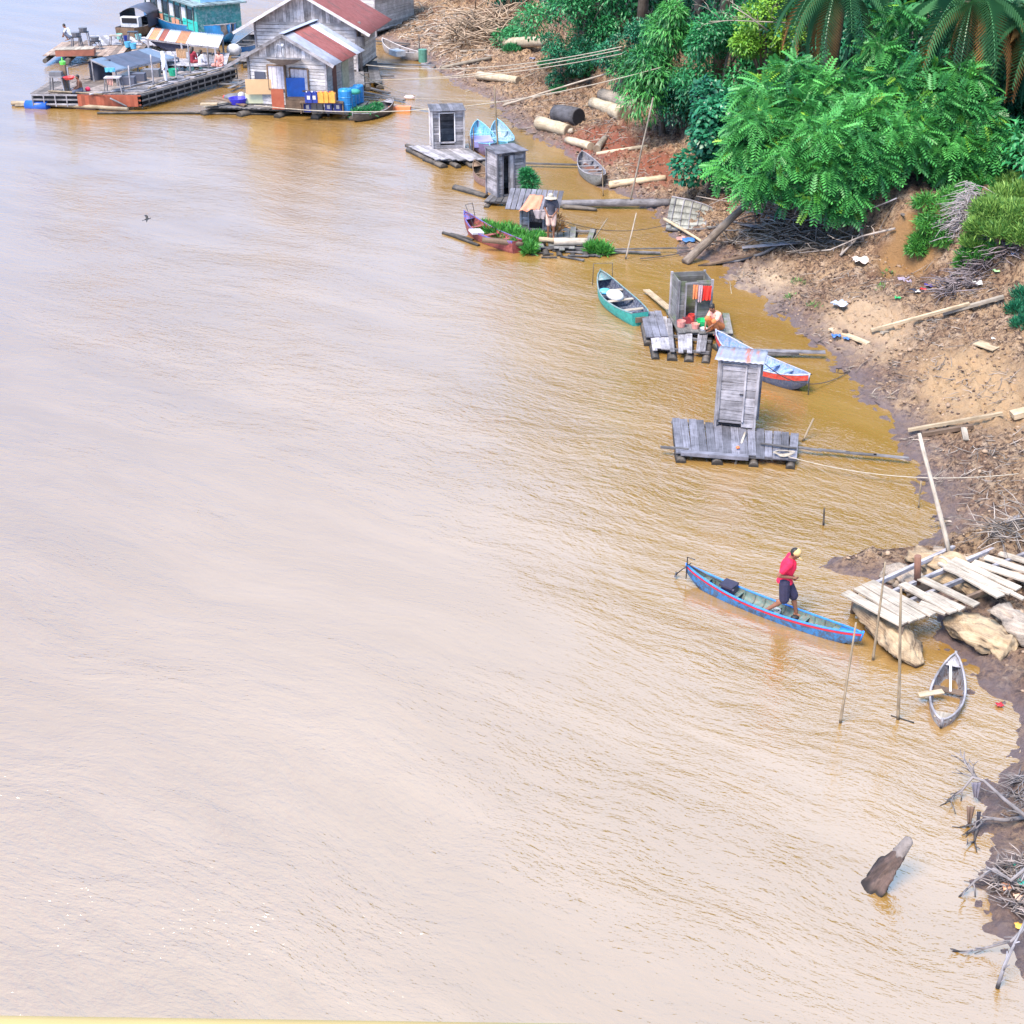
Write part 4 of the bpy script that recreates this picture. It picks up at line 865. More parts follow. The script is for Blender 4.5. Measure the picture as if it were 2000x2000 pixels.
# A: tall closed privy
raft('slate grey plank raft with the tall tin roofed privy on it', [(1311,815),(1560,848),(1556,897),(1320,884)], .22, W_SLATE, nlog=4, pw=.20, group=RG, ext=.12)
a = G(1398,829,.27); b = G(1471,837,.27); dv = b-a; c = (a+b)/2
hut('tall closed privy with rusty tin roof on the slate grey raft', c, math.atan2(dv.y, dv.x), dv.length*1.0, .82, 1.78, door=(.06, .64, .16, 1.66), mat=W_GREY, post=W_GREY, roof='tin', doorpanel='closed', bh=.20, roofm=RUST, group=HG, hback=1.76)
a = G(1290,873,.22); b = G(1345,878,.22); plank(a, b, .07, .05, 'dark beam end jutting left from the slate grey raft', W_DARK)
plank(G(1330,884,.20), G(1462,894,.20), .16, .09, 'thick grey beam along the front of the slate raft', W_SLATE)
stick(G(1436,906,.02), G(1455,845,.32), .035, .03, 'pale short pole leaning on the front edge of the slate raft', W_PALE)
stick(G(1485,866,.30), G(1556,876,.30), .03, .03, 'slim grey pole lying on the right end of the slate raft', W_DARK)
m = MB()
for i, (x0, y0, x1, y1) in enumerate(((1540,871,1605,880),(1598,878,1660,884),(1652,884,1712,889),(1706,888,1775,895))):
    m.beam(G(x0,y0,.16), G(x1,y1,.16), .10, .035)
single(m, 'gangplank', W_DARK, 'dark plank walkway from slate raft to the mud bank', 'gangplank', tuple(G(1540,871)))
m = MB(); c = G(1531,886,.29)
for k in range(4): m.tube([c+Vector((math.cos(q*.5)*(.18+.03*k), math.sin(q*.5)*(.16-.02*k), .012*k+.01*math.sin(q*2))) for q in range(13)], .012, 4)
single(m, 'coiled_rope', ROPE, 'loose coil of rope on the right end of the slate raft', 'rope', tuple(c))
m = MB(); m.ball(G(1441,874,.30), (.05,.05,.04)); single(m, 'plastic_cup', ORP, 'small orange cup beside the leaning pole on the slate raft', 'cup', tuple(G(1441,874,.27)))
# boat behind A
RED = M2('red_boat_paint', (.50,.035,.02), (.40,.16,.10), .7); SKY = M2('sky_blue_inside', (.20,.33,.62), (.45,.45,.50), .6)
NAVH = M2('dark_blue_hull', (.05,.07,.14), (.12,.13,.18), .6)
loc, rz, L = ends((1400,690), (1572,768))
rb = boat('red and blue boat moored behind the tall privy', loc, rz, L*1.05, .95, .42, NAVH, SKY, M2('pale_rim', (.30,.36,.55), (.5,.45,.42), .6), bow=.25, stern=.35, band=None, thw=(.25,.42,.58,.74,.88), thwm=SKY, name='red_blue_boat', ribn=12)
m = MB()
for sg in (1,-1):
    P = []
    for i in range(23):
        s = i/22; a_ = max(.02, .475*max(0, math.sin(math.pi*s))**.62); zt = .42-.10+.25*max(0,(s-.45)/.55)**2.2+.35*max(0,(.5-s)/.5)**2.2
        P.append([((s-.5)*L*1.05, sg*(a_+.008), zt-.01), ((s-.5)*L*1.05, sg*(a_*.965+.01), zt-.16)])
    m.grid(P, tone=.5)
m.build('painted_strake', RED, rb, False)
m = MB(); m.tube([(.5*L+.02,0,.55),(.5*L+.10,0,.5),(.5*L+.13,0,-.1)], .015, 5); m.tube([(.5*L-.05,-.1,.56),(.5*L+.1,.1,.56)], .012, 5); m.build('rudder_frame', STEEL, rb, False)
plank(G(1448,684,.14), G(1612,688,.20), .20, .04, 'long grey gangplank reaching the bank behind the tall privy', W_GREY, 'gangplank', 'gangplank')
plank(G(1480,692,.10), G(1560,691,.12), .12, .05, 'short dark board floating along the grey gangplank', W_DARK)
# B: open topped wash stall
raft('broken log raft with gaps in its planks under the wash stall', [(1262,612),(1395,640),(1385,690),(1275,682)], .20, W_GREY, nlog=4, pw=.15, missing=(5,9,12), group=RG, ext=.3, logr=.15, over=.16)
raft('small mossy plank float under the washing woman', [(1300,606),(1425,612),(1432,652),(1325,650)], .26, W_MOSS, nlog=2, pw=.2, group=RG, ext=.05, logr=.14)
raft('narrow slate plank walkway on the left of the wash stall raft', [(1252,610),(1290,608),(1305,655),(1262,660)], .25, W_SLATE, nlog=2, pw=.2, group=RG, ext=.05, logr=.14)
m = logp(G(1395,682,.02), G(1448,675,.02), .16, .14); m2 = logp(G(1400,655,.02), G(1445,672,.02), .14, .12, m=m); single(m, 'mossy_log', wood('mossy_log', (.08,.075,.05),(.2,.19,.13),.4), 'mossy log floating right of the washing woman', 'log', tuple(G(1420,668)))
a = G(1321,636,.28); b = G(1386,624,.28); dv = b-a; c = (a+b)/2
hut('open topped grey wash stall with clothes over its rail', c, math.atan2(dv.y, dv.x)*.35-.02, .98, .85, 1.32, door=(.22,.52,.06,1.22), mat=W_MOSS, post=W_GREY, roof=None, open_top=True, bh=.18, group=HG)
def hang(px, D, wd, ht, mat, label, name='hanging_cloth', cat='cloth', group='clothes hung on the wash stall'):
    a = GD(px[0], px[1], D); u = Vector((1, -.1, 0)).normalized(); cloth(None, [a, a+u*wd, a+u*wd*.95-Vector((0,0,ht)), a+u*wd*.05-Vector((0,0,ht))], mat, name, label, cat, group)
Dh = c.y-.09
hang((1372,558), Dh, .28, .43, plain('red_cloth', (.68,.03,.02), .8, .15), 'bright red towel hung at the corner of the wash stall')
hang((1354,556), Dh-.02, .18, .42, plain('orange_print', (.62,.20,.08), .8, .4, 30), 'orange patterned cloth left of the red towel')
hang((1364,556), Dh-.05, .14, .52, plain('grey_pink_cloth', (.42,.30,.33), .8, .3, 20), 'greyish pink cloth between orange cloth and red towel')
ORS = plain('orange_batik', (.52,.17,.06), .8, .45, 28)
person('woman in pink and orange clothes squatting on the raft beside the wash stall', G(1404,648,.26), R(215), dict(SQUAT, hed=(.36,0,.83)), top=plain('pink_stripe', (.72,.34,.27), .8, .3, 14), bot=ORS, longlegs=True, hair='bun', vox=.012, sleeve=.6, sc=.98)
m = MB(); m.lathe((0,0,0), [(.16,0),(.21,.09),(.19,.09),(.15,.02)], 14, cap=False); m.lathe((0,0,.01), [(.155,0),(.01,.001)], 14, cap=False); q = single(m, 'wash_basin', GRYP, 'grey wash basin in front of the squatting woman', 'basin', (0,0,0)); q.location = G(1407,657,.28)
def bucket(px, z, r, h, mat, label, name='bucket', cat='bucket', group=None, handle=True):
    c = G(px[0], px[1], z); t = thing(name, label, cat, c, group=group)
    m = MB(); m.lathe((0,0,0), [(r*.78,0),(r,h),(r*.93,h),(r*.72,.02),(.004,.02)], 14); m.build('pail', mat, t, False)
    if handle: m = MB(); m.tube([(r*math.cos(q), -.01, h+abs(math.sin(q))*r*.5) for q in [i*math.pi/8 for i in range(9)]], .005, 4); m.build('handle', STEEL, t, False)
    return t
BK = 'wash buckets on the raft'
bucket((1330,638), .28, .14, .19, plain('pink_paint_pail', (.60,.25,.22), .5, .4, 20), 'pinkish paint pail at the foot of the wash stall doorway', group=BK)
bucket((1350,630), .28, .12, .26, plain('red_white_tin', (.62,.06,.05), .5, .6, 24), 'tall red and white tin among the wash buckets', group=BK, name='tin_pail')
bucket((1358,641), .28, .13, .15, PNKP, 'low pink bowl in front of the red and white tin', group=BK, handle=False)
bucket((1372,637), .28, .20, .20, GRNP, 'bright green bucket between pink bowl and woman', group=BK)
bucket((1374,645), .28, .12, .07, WHTP, 'white enamel bowl in front of the green bucket', group=BK, handle=False, name='bowl', cat='bowl')
m = MB(); m.box((0,0,.1), (.30,.2,.2)); q = single(m, 'red_box', plain('dark_red_box', (.25,.03,.04), .6), 'dark red crate behind the wash buckets', 'crate', (0,0,0)); q.location = G(1342,630,.28)
plank(G(1318,612,.24), G(1262,566,.12), .22, .04, 'wide pale plank sloping into the water left of the wash stall', W_TAN)
# teal boat
TEAL = M2('teal_hull', (.03,.30,.27), (.05,.42,.36), .6); loc, rz, L = ends((1180,578), (1240,628))
tb = boat('teal boat with dark ribbed inside and white sack, moored at the broken raft', loc, rz+math.pi, L*1.3, 1.0, .44, TEAL, M2('dark_slate_inside', (.06,.07,.12), (.22,.24,.30), .6), M2('teal_rim', (.12,.24,.26), (.3,.32,.33), .6), bow=.40, stern=.08, transom=.55, thw=(.2,.5,.72), thwm=W_PALE, name='teal_boat', ribn=12)
m = MB(); m.beam((-.5*L*1.3-.03,-.16,.2),(-.5*L*1.3-.03,.16,.2), .04, .16); m.build('motor_pad', W_BROWN, tb, False)
m = MB(); m.tube([(.40*L*1.3,-.30,.2),(.45*L*1.3,-.34,1.0),(.5*L*1.3,.25,1.0),(.47*L*1.3,.3,.3)], .014, 5); m.build('canopy_hoop', STEEL, tb, False)
m = MB(); m.ball((0,0,.14), (.40,.26,.16), 14, 8); q = single(m, 'sack', plain('white_sack', (.56,.57,.58), .8, .15, 8, bmp=.03), 'bulging white sack in the teal boat', 'sack', (0,0,0)); q.location = G(1201,585,.2); q.rotation_euler = (0,0,rz)
m = MB(); m.ball((0,0,.08), (.22,.2,.1), 12, 7); q = single(m, 'blue_bundle', CYP, 'pale blue bundle behind the white sack', 'bundle', (0,0,0)); q.location = G(1181,574,.25)
# C: man with straw hat, low hut, grass, red boat
raft('low rotten log raft where the man in the straw hat stands', [(1010,446),(1165,446),(1150,486),(1035,484)], .16, W_MOSS, nlog=5, pw=.2, group=RG, ext=.4, missing=(3,9,10), over=.2)
a = G(1034,450,.18); b = G(1070,448,.18); dv = b-a; c = (a+b)/2
hc = hut('low lean-to hut on the rotten raft, peach cloth on its roof', (c.x-.12, c.y, .16), R(-12), 1.05, .9, .95, door=(.30,.80,.05,.85), mat=W_GREY, roof=None, bh=.16, name='lean_to_hut', group=HG)
m = MB()
for i in range(10):
    x = -.95+.2*i; m.beam((x,-.45,.86+.0*i),(x,.55,1.36), .17, .022)
m.build('roof', W_SLATE, hc, False)
o = Vector(ORG[hc.name]); 
cloth(None, [o+Vector((-.20,.22,1.28)), o+Vector((.30,.15,1.25)), o+Vector((.12,-.48,.92)), o+Vector((-.62,-.46,.86))], plain('peach_cloth', (.52,.22,.14), .85, .2, 6, bmp=.03), 'peach_cloth', 'crumpled peach cloth thrown over the lean-to roof', 'cloth', rip=.05)
cloth(None, [o+Vector((-.1,-.50,.90)), o+Vector((.42,-.50,.92)), o+Vector((.36,-.56,.60)), o+Vector((.0,-.56,.62))], plain('grey_rag', (.28,.24,.26), .85, .2, 8), 'grey_rag', 'grey rag hanging over the lean-to doorway', 'cloth', rip=.04)
person('man in straw hat, dark tee and pale shorts standing on the rotten raft', G(1076,466,.18), R(255), dict(STAND, hed=(.08,0,1.50), elS=(-.02,.24,1.08), wrS=(.10,.12,.90)), top=plain('charcoal_tee', (.06,.06,.085), .85), bot=plain('pale_peach_shorts', (.62,.42,.36), .85), hat='straw', hatm=plain('straw', (.36,.33,.28), .85), vox=.012, sleeve=.6, leg=.85, sc=1.0)
RB = M2('maroon_boat_paint', (.26,.05,.05), (.36,.12,.10), .6); loc, rz, L = ends((912,452), (1005,492))
rd = boat('maroon and blue boat moored in front of the floating grass', loc, rz+math.pi, L*1.1, .85, .42, RB, M2('maroon_inside', (.34,.09,.08), (.16,.06,.07), .6), M2('blue_rim2', (.08,.12,.45), (.3,.08,.08), .58), bow=.40, stern=.12, transom=.5, thw=(.25,.5,.75), name='maroon_boat', ribn=10, band=M2('violet_strake', (.10,.10,.40), (.3,.08,.10), .6))
m = MB(); m.tube([(.42*L,-.2,.6),(.47*L,-.2,1.05),(.40*L,.25,1.1),(.2*L,.3,.45)], .013, 5); m.build('canopy_hoop', STEEL, rd, False)
m = MB(); m.box((0,0,.05), (.45,.40,.07)); q = single(m, 'white_board', WHTP, 'white folded sheet lying in the maroon boat', 'sheet', (0,0,0)); q.location = G(930,455,.30); q.rotation_euler = (.1,.1,.4)
m = logp(G(942,468,.42), G(1022,478,.30), .10, .09); single(m, 'brown_log', W_BROWN, 'straight brown log laid across the maroon boat bow', 'log', tuple(G(942,468)))
m = logp(G(1082,472,.30), G(1147,472,.30), .13, .13, bend=.005); single(m, 'white_log', W_PALE, 'thick whitish log in front of the man in the straw hat', 'log', tuple(G(1082,472)))
m = logp(G(1054,468,.28), G(1086,470,.30), .10, .08); single(m, 'split_log', W_TAN, 'short split log with pale end at the feet of the man', 'log', tuple(G(1054,468)))
m = logp(G(866,455,.02), G(935,480,.02), .07, .06, m=None); logp(G(880,458,.0), G(925,470,.0), .07, .06, m=m); single(m, 'drift_pole', W_LOG, 'dark poles floating off the maroon boat stern', 'log', tuple(G(866,455)))
m = MB()
for k in range(16):
    x = random.uniform(1045,1160); y = random.uniform(482,503); a = G(x, y, .03); an = random.uniform(-.8,.4); l = random.uniform(.3,1.0); m.beam(a, a+Vector((math.cos(an)*l, math.sin(an)*l, .03)), random.uniform(.05,.16), .04)
single(m, 'floating_scraps', W_DARK, 'dark scraps of board floating in front of the rotten raft', 'debris', tuple(G(1100,492)))['kind'] = 'stuff'
tussock([tuple(G(x,y,.05))+(r,) for x, y, r in ((950,452,.32),(965,458,.35),(985,462,.4),(1005,468,.38),(1025,472,.3),(1040,478,.25),(1020,484,.25),(1035,490,.2),(995,456,.3),(1050,470,.2),(1035,494,.18),(1010,480,.2))], 5200, 'floating mat of bright green grass beside the maroon boat', GRN, 'grass', .30)
tussock([tuple(G(x,y,.03))+(r,) for x, y, r in ((1157,492,.22),(1172,492,.25),(1180,496,.18))], 1300, 'small round green tuft floating right of the rotten raft', GRN, 'grass', .32)
a = G(1158,470,.2); stick(a, GD(1187,426,a.y+.4), .03, .02, 'stick leaning right above the small green tuft', BAMB)
tussock([tuple(GD(x,y,48.6))+(r,) for x, y, r in ((1088,430,.14),(1092,445,.14),(1086,455,.12))], 160, 'wispy dry weed standing right of the man in the straw hat', LO, 'weeds', .3, 'dry_weed')
# D
raft('dark low raft under the leaning two tone privy', [(960,378),(1055,378),(1060,400),(945,392)], .2, W_DARK, nlog=3, pw=.2, group=RG, ext=.25)
c = G(1004,382,.22); hut('weathered privy with half open door behind the lean-to hut', (c.x-.12, c.y, .2), R(26), 1.12, 1.0, 1.72, door=(.22,.66,.10,1.62), mat=W_GREY, post=W_SLATE, doorpanel='ajar', bh=.13, group=HG, roof='flat', roofm=W_SLATE)
m = logp(G(888,368,.0), G(950,386,.0), .16, .14); single(m, 'float_log', W_LOG, 'grey log floating left of the weathered privy', 'log', tuple(G(888,368)))
tussock([tuple(GD(x,y,53.2))+(r,) for x, y, r in ((1032,348,.3),(1036,360,.35),(1034,372,.3),(1028,340,.2))], 2600, 'leafy green shrub growing on the raft right of the weathered privy', LM, 'bush', .2, 'raft_shrub', up=.1)
loc, rz, L = ends((927,345), (975,372)); boat('small reddish brown boat poking out left of the weathered privy', loc, rz+math.pi, L, .8, .42, M2('red_brown_hull', (.25,.14,.13), (.34,.27,.25), .6), W_BROWN, W_BROWN, bow=.35, name='brown_boat')
# E
raft('grey plank raft with overhanging boards under the dark doored privy', [(800,287),(905,284),(952,312),(853,312)], .28, W_GREY, nlog=4, pw=.22, group=RG, ext=.4, over=.2)
a = G(851,291,.30); b = G(901,289,.30); dv = b-a; c = (a+b)/2
hut('squat privy with wide dark doorway on the farthest small raft', c, R(8), 1.36, 1.15, 1.62, door=(.32,.95,.30,1.52), mat=W_GREY, post=W_WHITE, bh=.13, group=HG, roof='flat', roofm=W_SLATE)
m = logp(G(832,313,.0), G(870,328,.0), .17, .16); single(m, 'float_log', W_LOG, 'thick log end floating before the farthest small raft', 'log', tuple(G(832,313)))
m = logp(G(794,284,.12), G(840,300,.15), .09, .08); single(m, 'drift_pole', W_LOG, 'dark pole jutting left of the farthest small raft', 'log', tuple(G(794,284)))
a = G(925,300,.2); stick(a, GD(925,249,a.y), .03, .02, 'thin upright post left of the two pale blue boats', W_BROWN); a = G(918,295,.2); stick(a, GD(915,266,a.y), .025, .02, 'short upright post beside the farthest small raft', W_BROWN)
PB = M2('pale_blue_boat', (.14,.44,.66), (.42,.60,.72), .62)
loc, rz, L = ends((934,266), (956,308)); b1_ = boat('pale blue boat with violet tarp, left of the pair', loc, rz, L*1.08, 1.15, .5, M2('mauve_hull', (.24,.18,.34), (.3,.25,.4)), PB, PB, bow=.25, stern=.3, transom=0, thw=(.3,.62), name='pale_blue_boat', group='pair of pale blue boats')
m = MB(); m.box((0,0,0), (.85,1.2,.25)); q = single(m, 'violet_tarp', plain('violet_tarp', (.28,.27,.55), .6, .15, bmp=.03), 'violet tarp bundle in the left pale blue boat', 'tarp', (0,0,0)); q.location = G(942,276,.42); q.rotation_euler = (0,0,rz+R(90))
loc, rz, L = ends((972,264), (990,304)); boat('pale blue boat with white lining, right of the pair', loc, rz, L*1.08, 1.05, .5, M2('cyan_hull', (.10,.36,.48), (.2,.5,.6)), M2('light_blue_in', (.38,.52,.64), (.16,.32,.44)), PB, bow=.25, stern=.3, thw=(.25,.5,.75), name='pale_blue_boat', group='pair of pale blue boats')
a = G(974,308); stick(a, GD(965,168,a.y), .045, .03, 'tall thin pole standing between the pale blue boats', BAMB)
a = G(1230,398,.2); stick(a, GD(1276,190,a.y), .04, .028, 'very tall thin pole leaning right in front of the red soil', W_PALE)
a = G(1222,506); stick(a, GD(1243,416,a.y), .03, .02, 'pole with submerged foot right of the small green tuft', W_PALE)
a = G(1178,383); stick(a, GD(1176,312,a.y+.3), .02, .015, 'slim stick in the water by the grey rowing boat', BAMB)
loc, rz, L = ends((1138,322), (1172,366)); boat('grey open rowing boat nosed onto the mud', loc, rz, L*1.1, 1.0, .42, M2('grey_hull2', (.16,.17,.17), (.28,.28,.29)), M2('grey_in2', (.16,.16,.20), (.30,.30,.34)), W_GREY, bow=.22, stern=.22, thw=(.2,.35,.5,.65,.8), thwm=W_GREY, name='grey_rowing_boat')
# gangway logs in the middle
m = logp(G(1092,397,.18), G(1315,396,.25), .12, .16, bend=.004); single(m, 'gangway_log', W_GREY, 'long grey gangway log from the rotten raft to the bank', 'log', tuple(G(1092,396)))
m = logp(G(1100,404,.08), G(1165,410,.05), .10, .08); single(m, 'gangway_log', W_LOG, 'dark log alongside the gangway behind the straw hat man', 'log', tuple(G(1100,404)))
plank(G(1025,319,.15), G(1135,322,.15), .16, .05, 'thin dark board from weathered privy towards the grey rowing boat', W_DARK)
plank(G(1185,490,.08), G(1290,494,.08), .14, .05, 'dark board floating right of the small green tuft', W_DARK)
plank(G(1185,487,.10), G(1345,484,.2), .06, .04, 'slim dark rail reaching the wrecked hulls', W_DARK)
# ================================================================ THE BANK: LOGS, WRECKS, LITTER
def blog(p, q, r0, r1, mat, label, name='sawn_log', group='logs lying on the bank', dz=0, ringm=None):
    a = GT(*p); b = GT(*q); a.z = HT(a.x, a.y)+r0*.75+dz; b.z = HT(b.x, b.y)+r1*.75+dz
    t = thing(name, label, 'log', a, group=group); m = logp(a, b, r0, r1, bend=.01, seg=14); m.build('trunk', mat, t)
    d = (b-a).normalized(); m = MB(); m.tube([b, b+d*.012], [r1*.9, r1*.86], 14); m.build('cut_end', ringm or wood('cut_end', (.30,.20,.13), (.5,.38,.28), .3), t); return t
blog((1052,252), (1110,262), .32, .28, W_PLOG, 'short pale log at the water edge beside the black cracked log')
blog((1086,236), (1130,243), .42, .42, wood('black_log', (.035,.033,.04), (.16,.155,.18), .4), 'black cracked thick log above the pale log', ringm=DARKM)
blog((1158,212), (1218,232), .26, .36, W_PLOG, 'tan half buried log, front one of the side by side pair')
blog((1176,200), (1245,225), .30, .38, W_PALE, 'greyish log, rear one of the side by side pair')
blog((1108,276), (1153,297), .17, .19, W_PLOG, 'slim pale log lying on the red soil')
blog((1181,275), (1165,302), .15, .17, W_PALE, 'short bleached log meeting the slim log on the red soil')
blog((935,154), (1012,163), .22, .20, W_PLOG, 'cream log below the ropes on the dark mud')
blog((982,92), (1078,88), .30, .28, W_PLOG, 'long cream log beneath the creeper bush')
blog((860,137), (960,120), .10, .09, W_PALE, 'thin bleached trunk reaching the water at the far inlet')
blog((1165,305), (1265,287), .09, .08, W_PLOG, 'long straight bark free pole below the red soil', 'bark_free_pole')
blog((1095,262), (1120,262), .12, .12, W_PALE, 'stubby log wedged against the short pale log')
blog((1190,368), (1300,352), .16, .12, W_TAN, 'half rotten tan log along the shadowed mud', 'rotten_log')
def bplank(p, q, w_, mat, label, th=.05, group='boards lying on the mud bank', dz=.06):
    a = GT(*p); b = GT(*q); a.z = HT(a.x, a.y)+dz; b.z = HT(b.x, b.y)+dz; plank(a, b, w_, th, label, mat, group=group)
bplank((1620,650), (1696,675), .20, W_TAN, 'short pale board near the water above the grey gangplank')
bplank((1700,655), (1890,612), .10, W_TAN, 'long thin timber lying diagonally on the upper mud', .08, dz=.12)
bplank((1840,622), (1958,594), .16, W_PALE, 'bleached end of the diagonal timber near the green bush', .08, dz=.14)
bplank((1772,850), (1955,826), .10, W_TAN, 'pale timber lying across the mud beside the long post top', .07, dz=.14)
bplank((1800,856), (1900,838), .12, W_BROWN, 'brown warped branch under the pale timber', .10)
bplank((1975,818), (2030,806), .30, W_TAN, 'thick cut board at the right edge above the pale timber', .14, dz=.15)
bplank((1905,680), (1945,690), .40, W_TAN, 'broken tan sheet of wood on the open mud', .03)
bplank((1880,848), (1886,866), .14, W_PALE, 'small pale chip of board below the pale timber', .03)
bplank((1720,662), (1733,650), .12, W_PALE, 'short crosswise offcut at the foot of the diagonal timber')
bplank((985,208), (1110,178), .08, W_PALE, 'thin bleached pole on the dark mud below the ropes')
bplank((1120,222), (1165,203), .08, W_TAN, 'thin stick left of the side by side logs')
bplank((900,104), (985,96), .14, W_PALE, 'weathered board in front of the long cream log')
def hull_panel(label, top, bot, Dt, Db, mat, name, nr):
    """one surviving side of a wrecked boat: curved planked skin with ribs, lying on the mud"""
    T = [GD(x, y, Dt+(Db-Dt)*.25*i/len(top)) for i, (x, y) in enumerate(top)]; B = [GT(x, y, .04) for x, y in bot]; n = len(T)
    t = thing(name, label, 'wrecked boat', B[0]); P = []
    for k in range(6):
        f = k/5; P.append([T[i].lerp(B[i], f)+Vector((0, .22*math.sin(math.pi*f), -.10*math.sin(math.pi*f))) for i in range(n)])
    for k in range(5):
        m = MB(); m.grid([[p+Vector((random.uniform(-.01,.01), 0, -.012)) for p in P[k]], [p+Vector((0,0,.012)) for p in P[k+1]]], th=.03, tone=random.uniform(.35,.6)); m.build('strake', mat, t)
    for i in range(nr):
        q = (n-1)*(i+.5)/nr; j = int(q); r = q-j; m = MB(); m.tube([P[k][j].lerp(P[k][j+1], r)+Vector((0,-.05,.02)) for k in range(6)], [.02]*6, 4, smooth=False); m.build('rib', W_GREY, t)
    m = MB(); m.tube([p+Vector((0,-.02,.02)) for p in P[5]], .05, 5); m.build('keel', W_DARK, t); m = MB(); m.tube([p for p in P[0]], .03, 5); m.build('gunwale', W_GREY, t)
hull_panel('pale ribbed side of a wrecked boat lying open towards the river', [(1312,384),(1345,390),(1378,400),(1405,412),(1428,428)], [(1300,452),(1335,453),(1370,451),(1400,446),(1432,438)], 51.4, 50.2, wood('wreck_grey', (.16,.16,.15), (.46,.46,.42), .5), 'wrecked_hull', 8)
hull_panel('dark collapsed side of a wrecked boat under the fallen tree trunk', [(1402,492),(1440,468),(1480,445),(1520,425),(1560,408)], [(1398,517),(1440,512),(1490,498),(1530,476),(1575,448)], 48.3, 49.5, wood('wreck_dark', (.07,.055,.05), (.24,.18,.15), .6), 'collapsed_hull', 9)
for (x0,y0,x1,y1,lb) in ((1500,430,1585,402,'topmost brown plank of the wreckage pile'),(1510,442,1580,430,'second brown plank of the wreckage pile'),(1535,452,1588,420,'reddish plank slanting across the wreckage pile'),(1448,500,1560,482,'long board lying under the collapsed hull'),(1420,440,1490,452,'grey board between the two wrecked hulls'),(1545,425,1600,440,'short plank at the right end of the wreckage')):
    bplank((x0,y0),(x1,y1),.2,W_BROWN if 'brown' in lb or 'reddish' in lb else W_GREY,lb,.04,'planks of the wreckage pile',random.uniform(.1,.35))
a = GT(1338,517); b = GT(1475,448); b.z = HT(b.x,b.y)+1.15; a.z = .05
m = logp(a, b, .17, .11, bend=.02, seg=12); logp(b, b+Vector((1.0,.5,.45)), .11, .07, m=m); single(m, 'fallen_trunk', wood('fallen_trunk', (.16,.12,.10), (.38,.31,.26), .3), 'fallen bare trunk leaning from the water edge over the wreck', 'tree trunk', tuple(a))
a = GT(1296,440); b = GT(1370,478); a.z += .25; b.z += .12; stick(a, b, .06, .05, 'pale pole propped between wrecked hull and trash', W_TAN, 'loose_pole')
bplank((1345,520), (1470,505), .16, W_BROWN, 'dark board at the water edge below the collapsed hull')
# pile of dead stalks under the feathery tree
def heap(px, n, spread, label, mat, lmin, lmax, r=.02, zup=.5, name='stalk_heap', cat='dead stalks', vert=.3, kind='stuff', down=0):
    m = MB()
    for i in range(n):
        x, y = random.choice(px); a = GT(x+random.uniform(-spread, spread), y+random.uniform(-spread*.5, spread*.5)); an = random.uniform(0, math.tau); l = random.uniform(lmin, lmax)
        e = random.uniform(-.1, vert)*math.pi/2; a.z += random.random()*zup; b = a+Vector((math.cos(an)*math.cos(e), math.sin(an)*math.cos(e)*.8, math.sin(e)))*l
        b.z = max(b.z, HT(b.x, b.y)+.02); mid = a.lerp(b, .5)+Vector((random.uniform(-.1,.1)*l, random.uniform(-.1,.1)*l, random.uniform(-.05,.12)*l)); m.tube([a, mid, b], [r*random.uniform(.6,1.5), r, r*.5], 4)
    o = single(m, name, mat, label, cat, tuple(GT(*px[0])))
    if kind: o['kind'] = kind
    return o
GS = wood('grey_stalks', (.20,.16,.15), (.46,.40,.36), .9)
heap([(1490,380),(1510,400),(1530,420),(1500,440),(1550,440),(1470,410)], 260, 26, 'heap of pale dead stalks leaning under the feathery tree', GS, .6, 2.0, .025, .7, vert=.75)
heap([(1440,470),(1500,470),(1560,470),(1620,480),(1680,460),(1600,450)], 150, 34, 'tangle of grey sticks on the shaded mud', GS, .4, 1.6, .018, .15, 'stick_tangle', 'sticks')
heap([(1880,420),(1870,440),(1865,460),(1890,400)], 380, 14, 'ball of dead grey brush hanging beside the trailing vine', plain('dead_brush', (.30,.27,.28), .9), .25, .8, .012, .7, 'dead_brush', 'brush', vert=-.2)
heap([(940,60),(960,80),(920,70),(985,60),(900,90)], 300, 26, 'sprawling dead roots on the far bank', wood('dead_roots', (.22,.15,.11), (.55,.42,.31), .8), .6, 2.4, .035, 1.0, 'dead_roots', 'roots', vert=.35)
heap([(780,40),(820,60),(860,90),(900,120),(840,20),(880,40)], 280, 44, 'driftwood litter along the far shore', wood('far_litter', (.26,.20,.17), (.62,.54,.48), .8), .3, 1.5, .03, .05, 'driftwood_litter', 'litter', vert=.05)
heap([(1000,190),(1100,200),(1150,250),(1200,260),(1060,150),(1230,340),(1200,220),(1010,240)], 220, 46, 'twigs strewn over the middle of the bank', GS, .2, .9, .016, .03, 'strewn_twigs', 'litter', vert=.04)
heap([(1640,560),(1750,560),(1850,650),(1920,760),(1900,900),(1950,960),(1800,720),(1900,560),(1960,880)], 420, 60, 'twigs and reed scraps scattered over the open mud', GS, .12, .6, .010, .02, 'strewn_twigs', 'litter', vert=.04)
heap([(1460,540),(1530,600),(1600,660),(1660,720),(1720,780),(1790,860),(1830,940),(1850,1020),(1240,350),(1150,310),(1060,262)], 260, 22, 'sticks and reed scraps washed up along the waterline', wood('washed_sticks', (.10,.08,.08), (.60,.50,.42), .9), .1, .5, .010, .02, 'waterline_litter', 'litter', vert=.04)
heap([(1960,1040),(1980,1060),(1940,1050),(1995,1030)], 90, 20, 'tangled dry branches above the pier at the right edge', GS, .4, 1.1, .011, .3, 'dry_branches', 'branches', vert=.4)
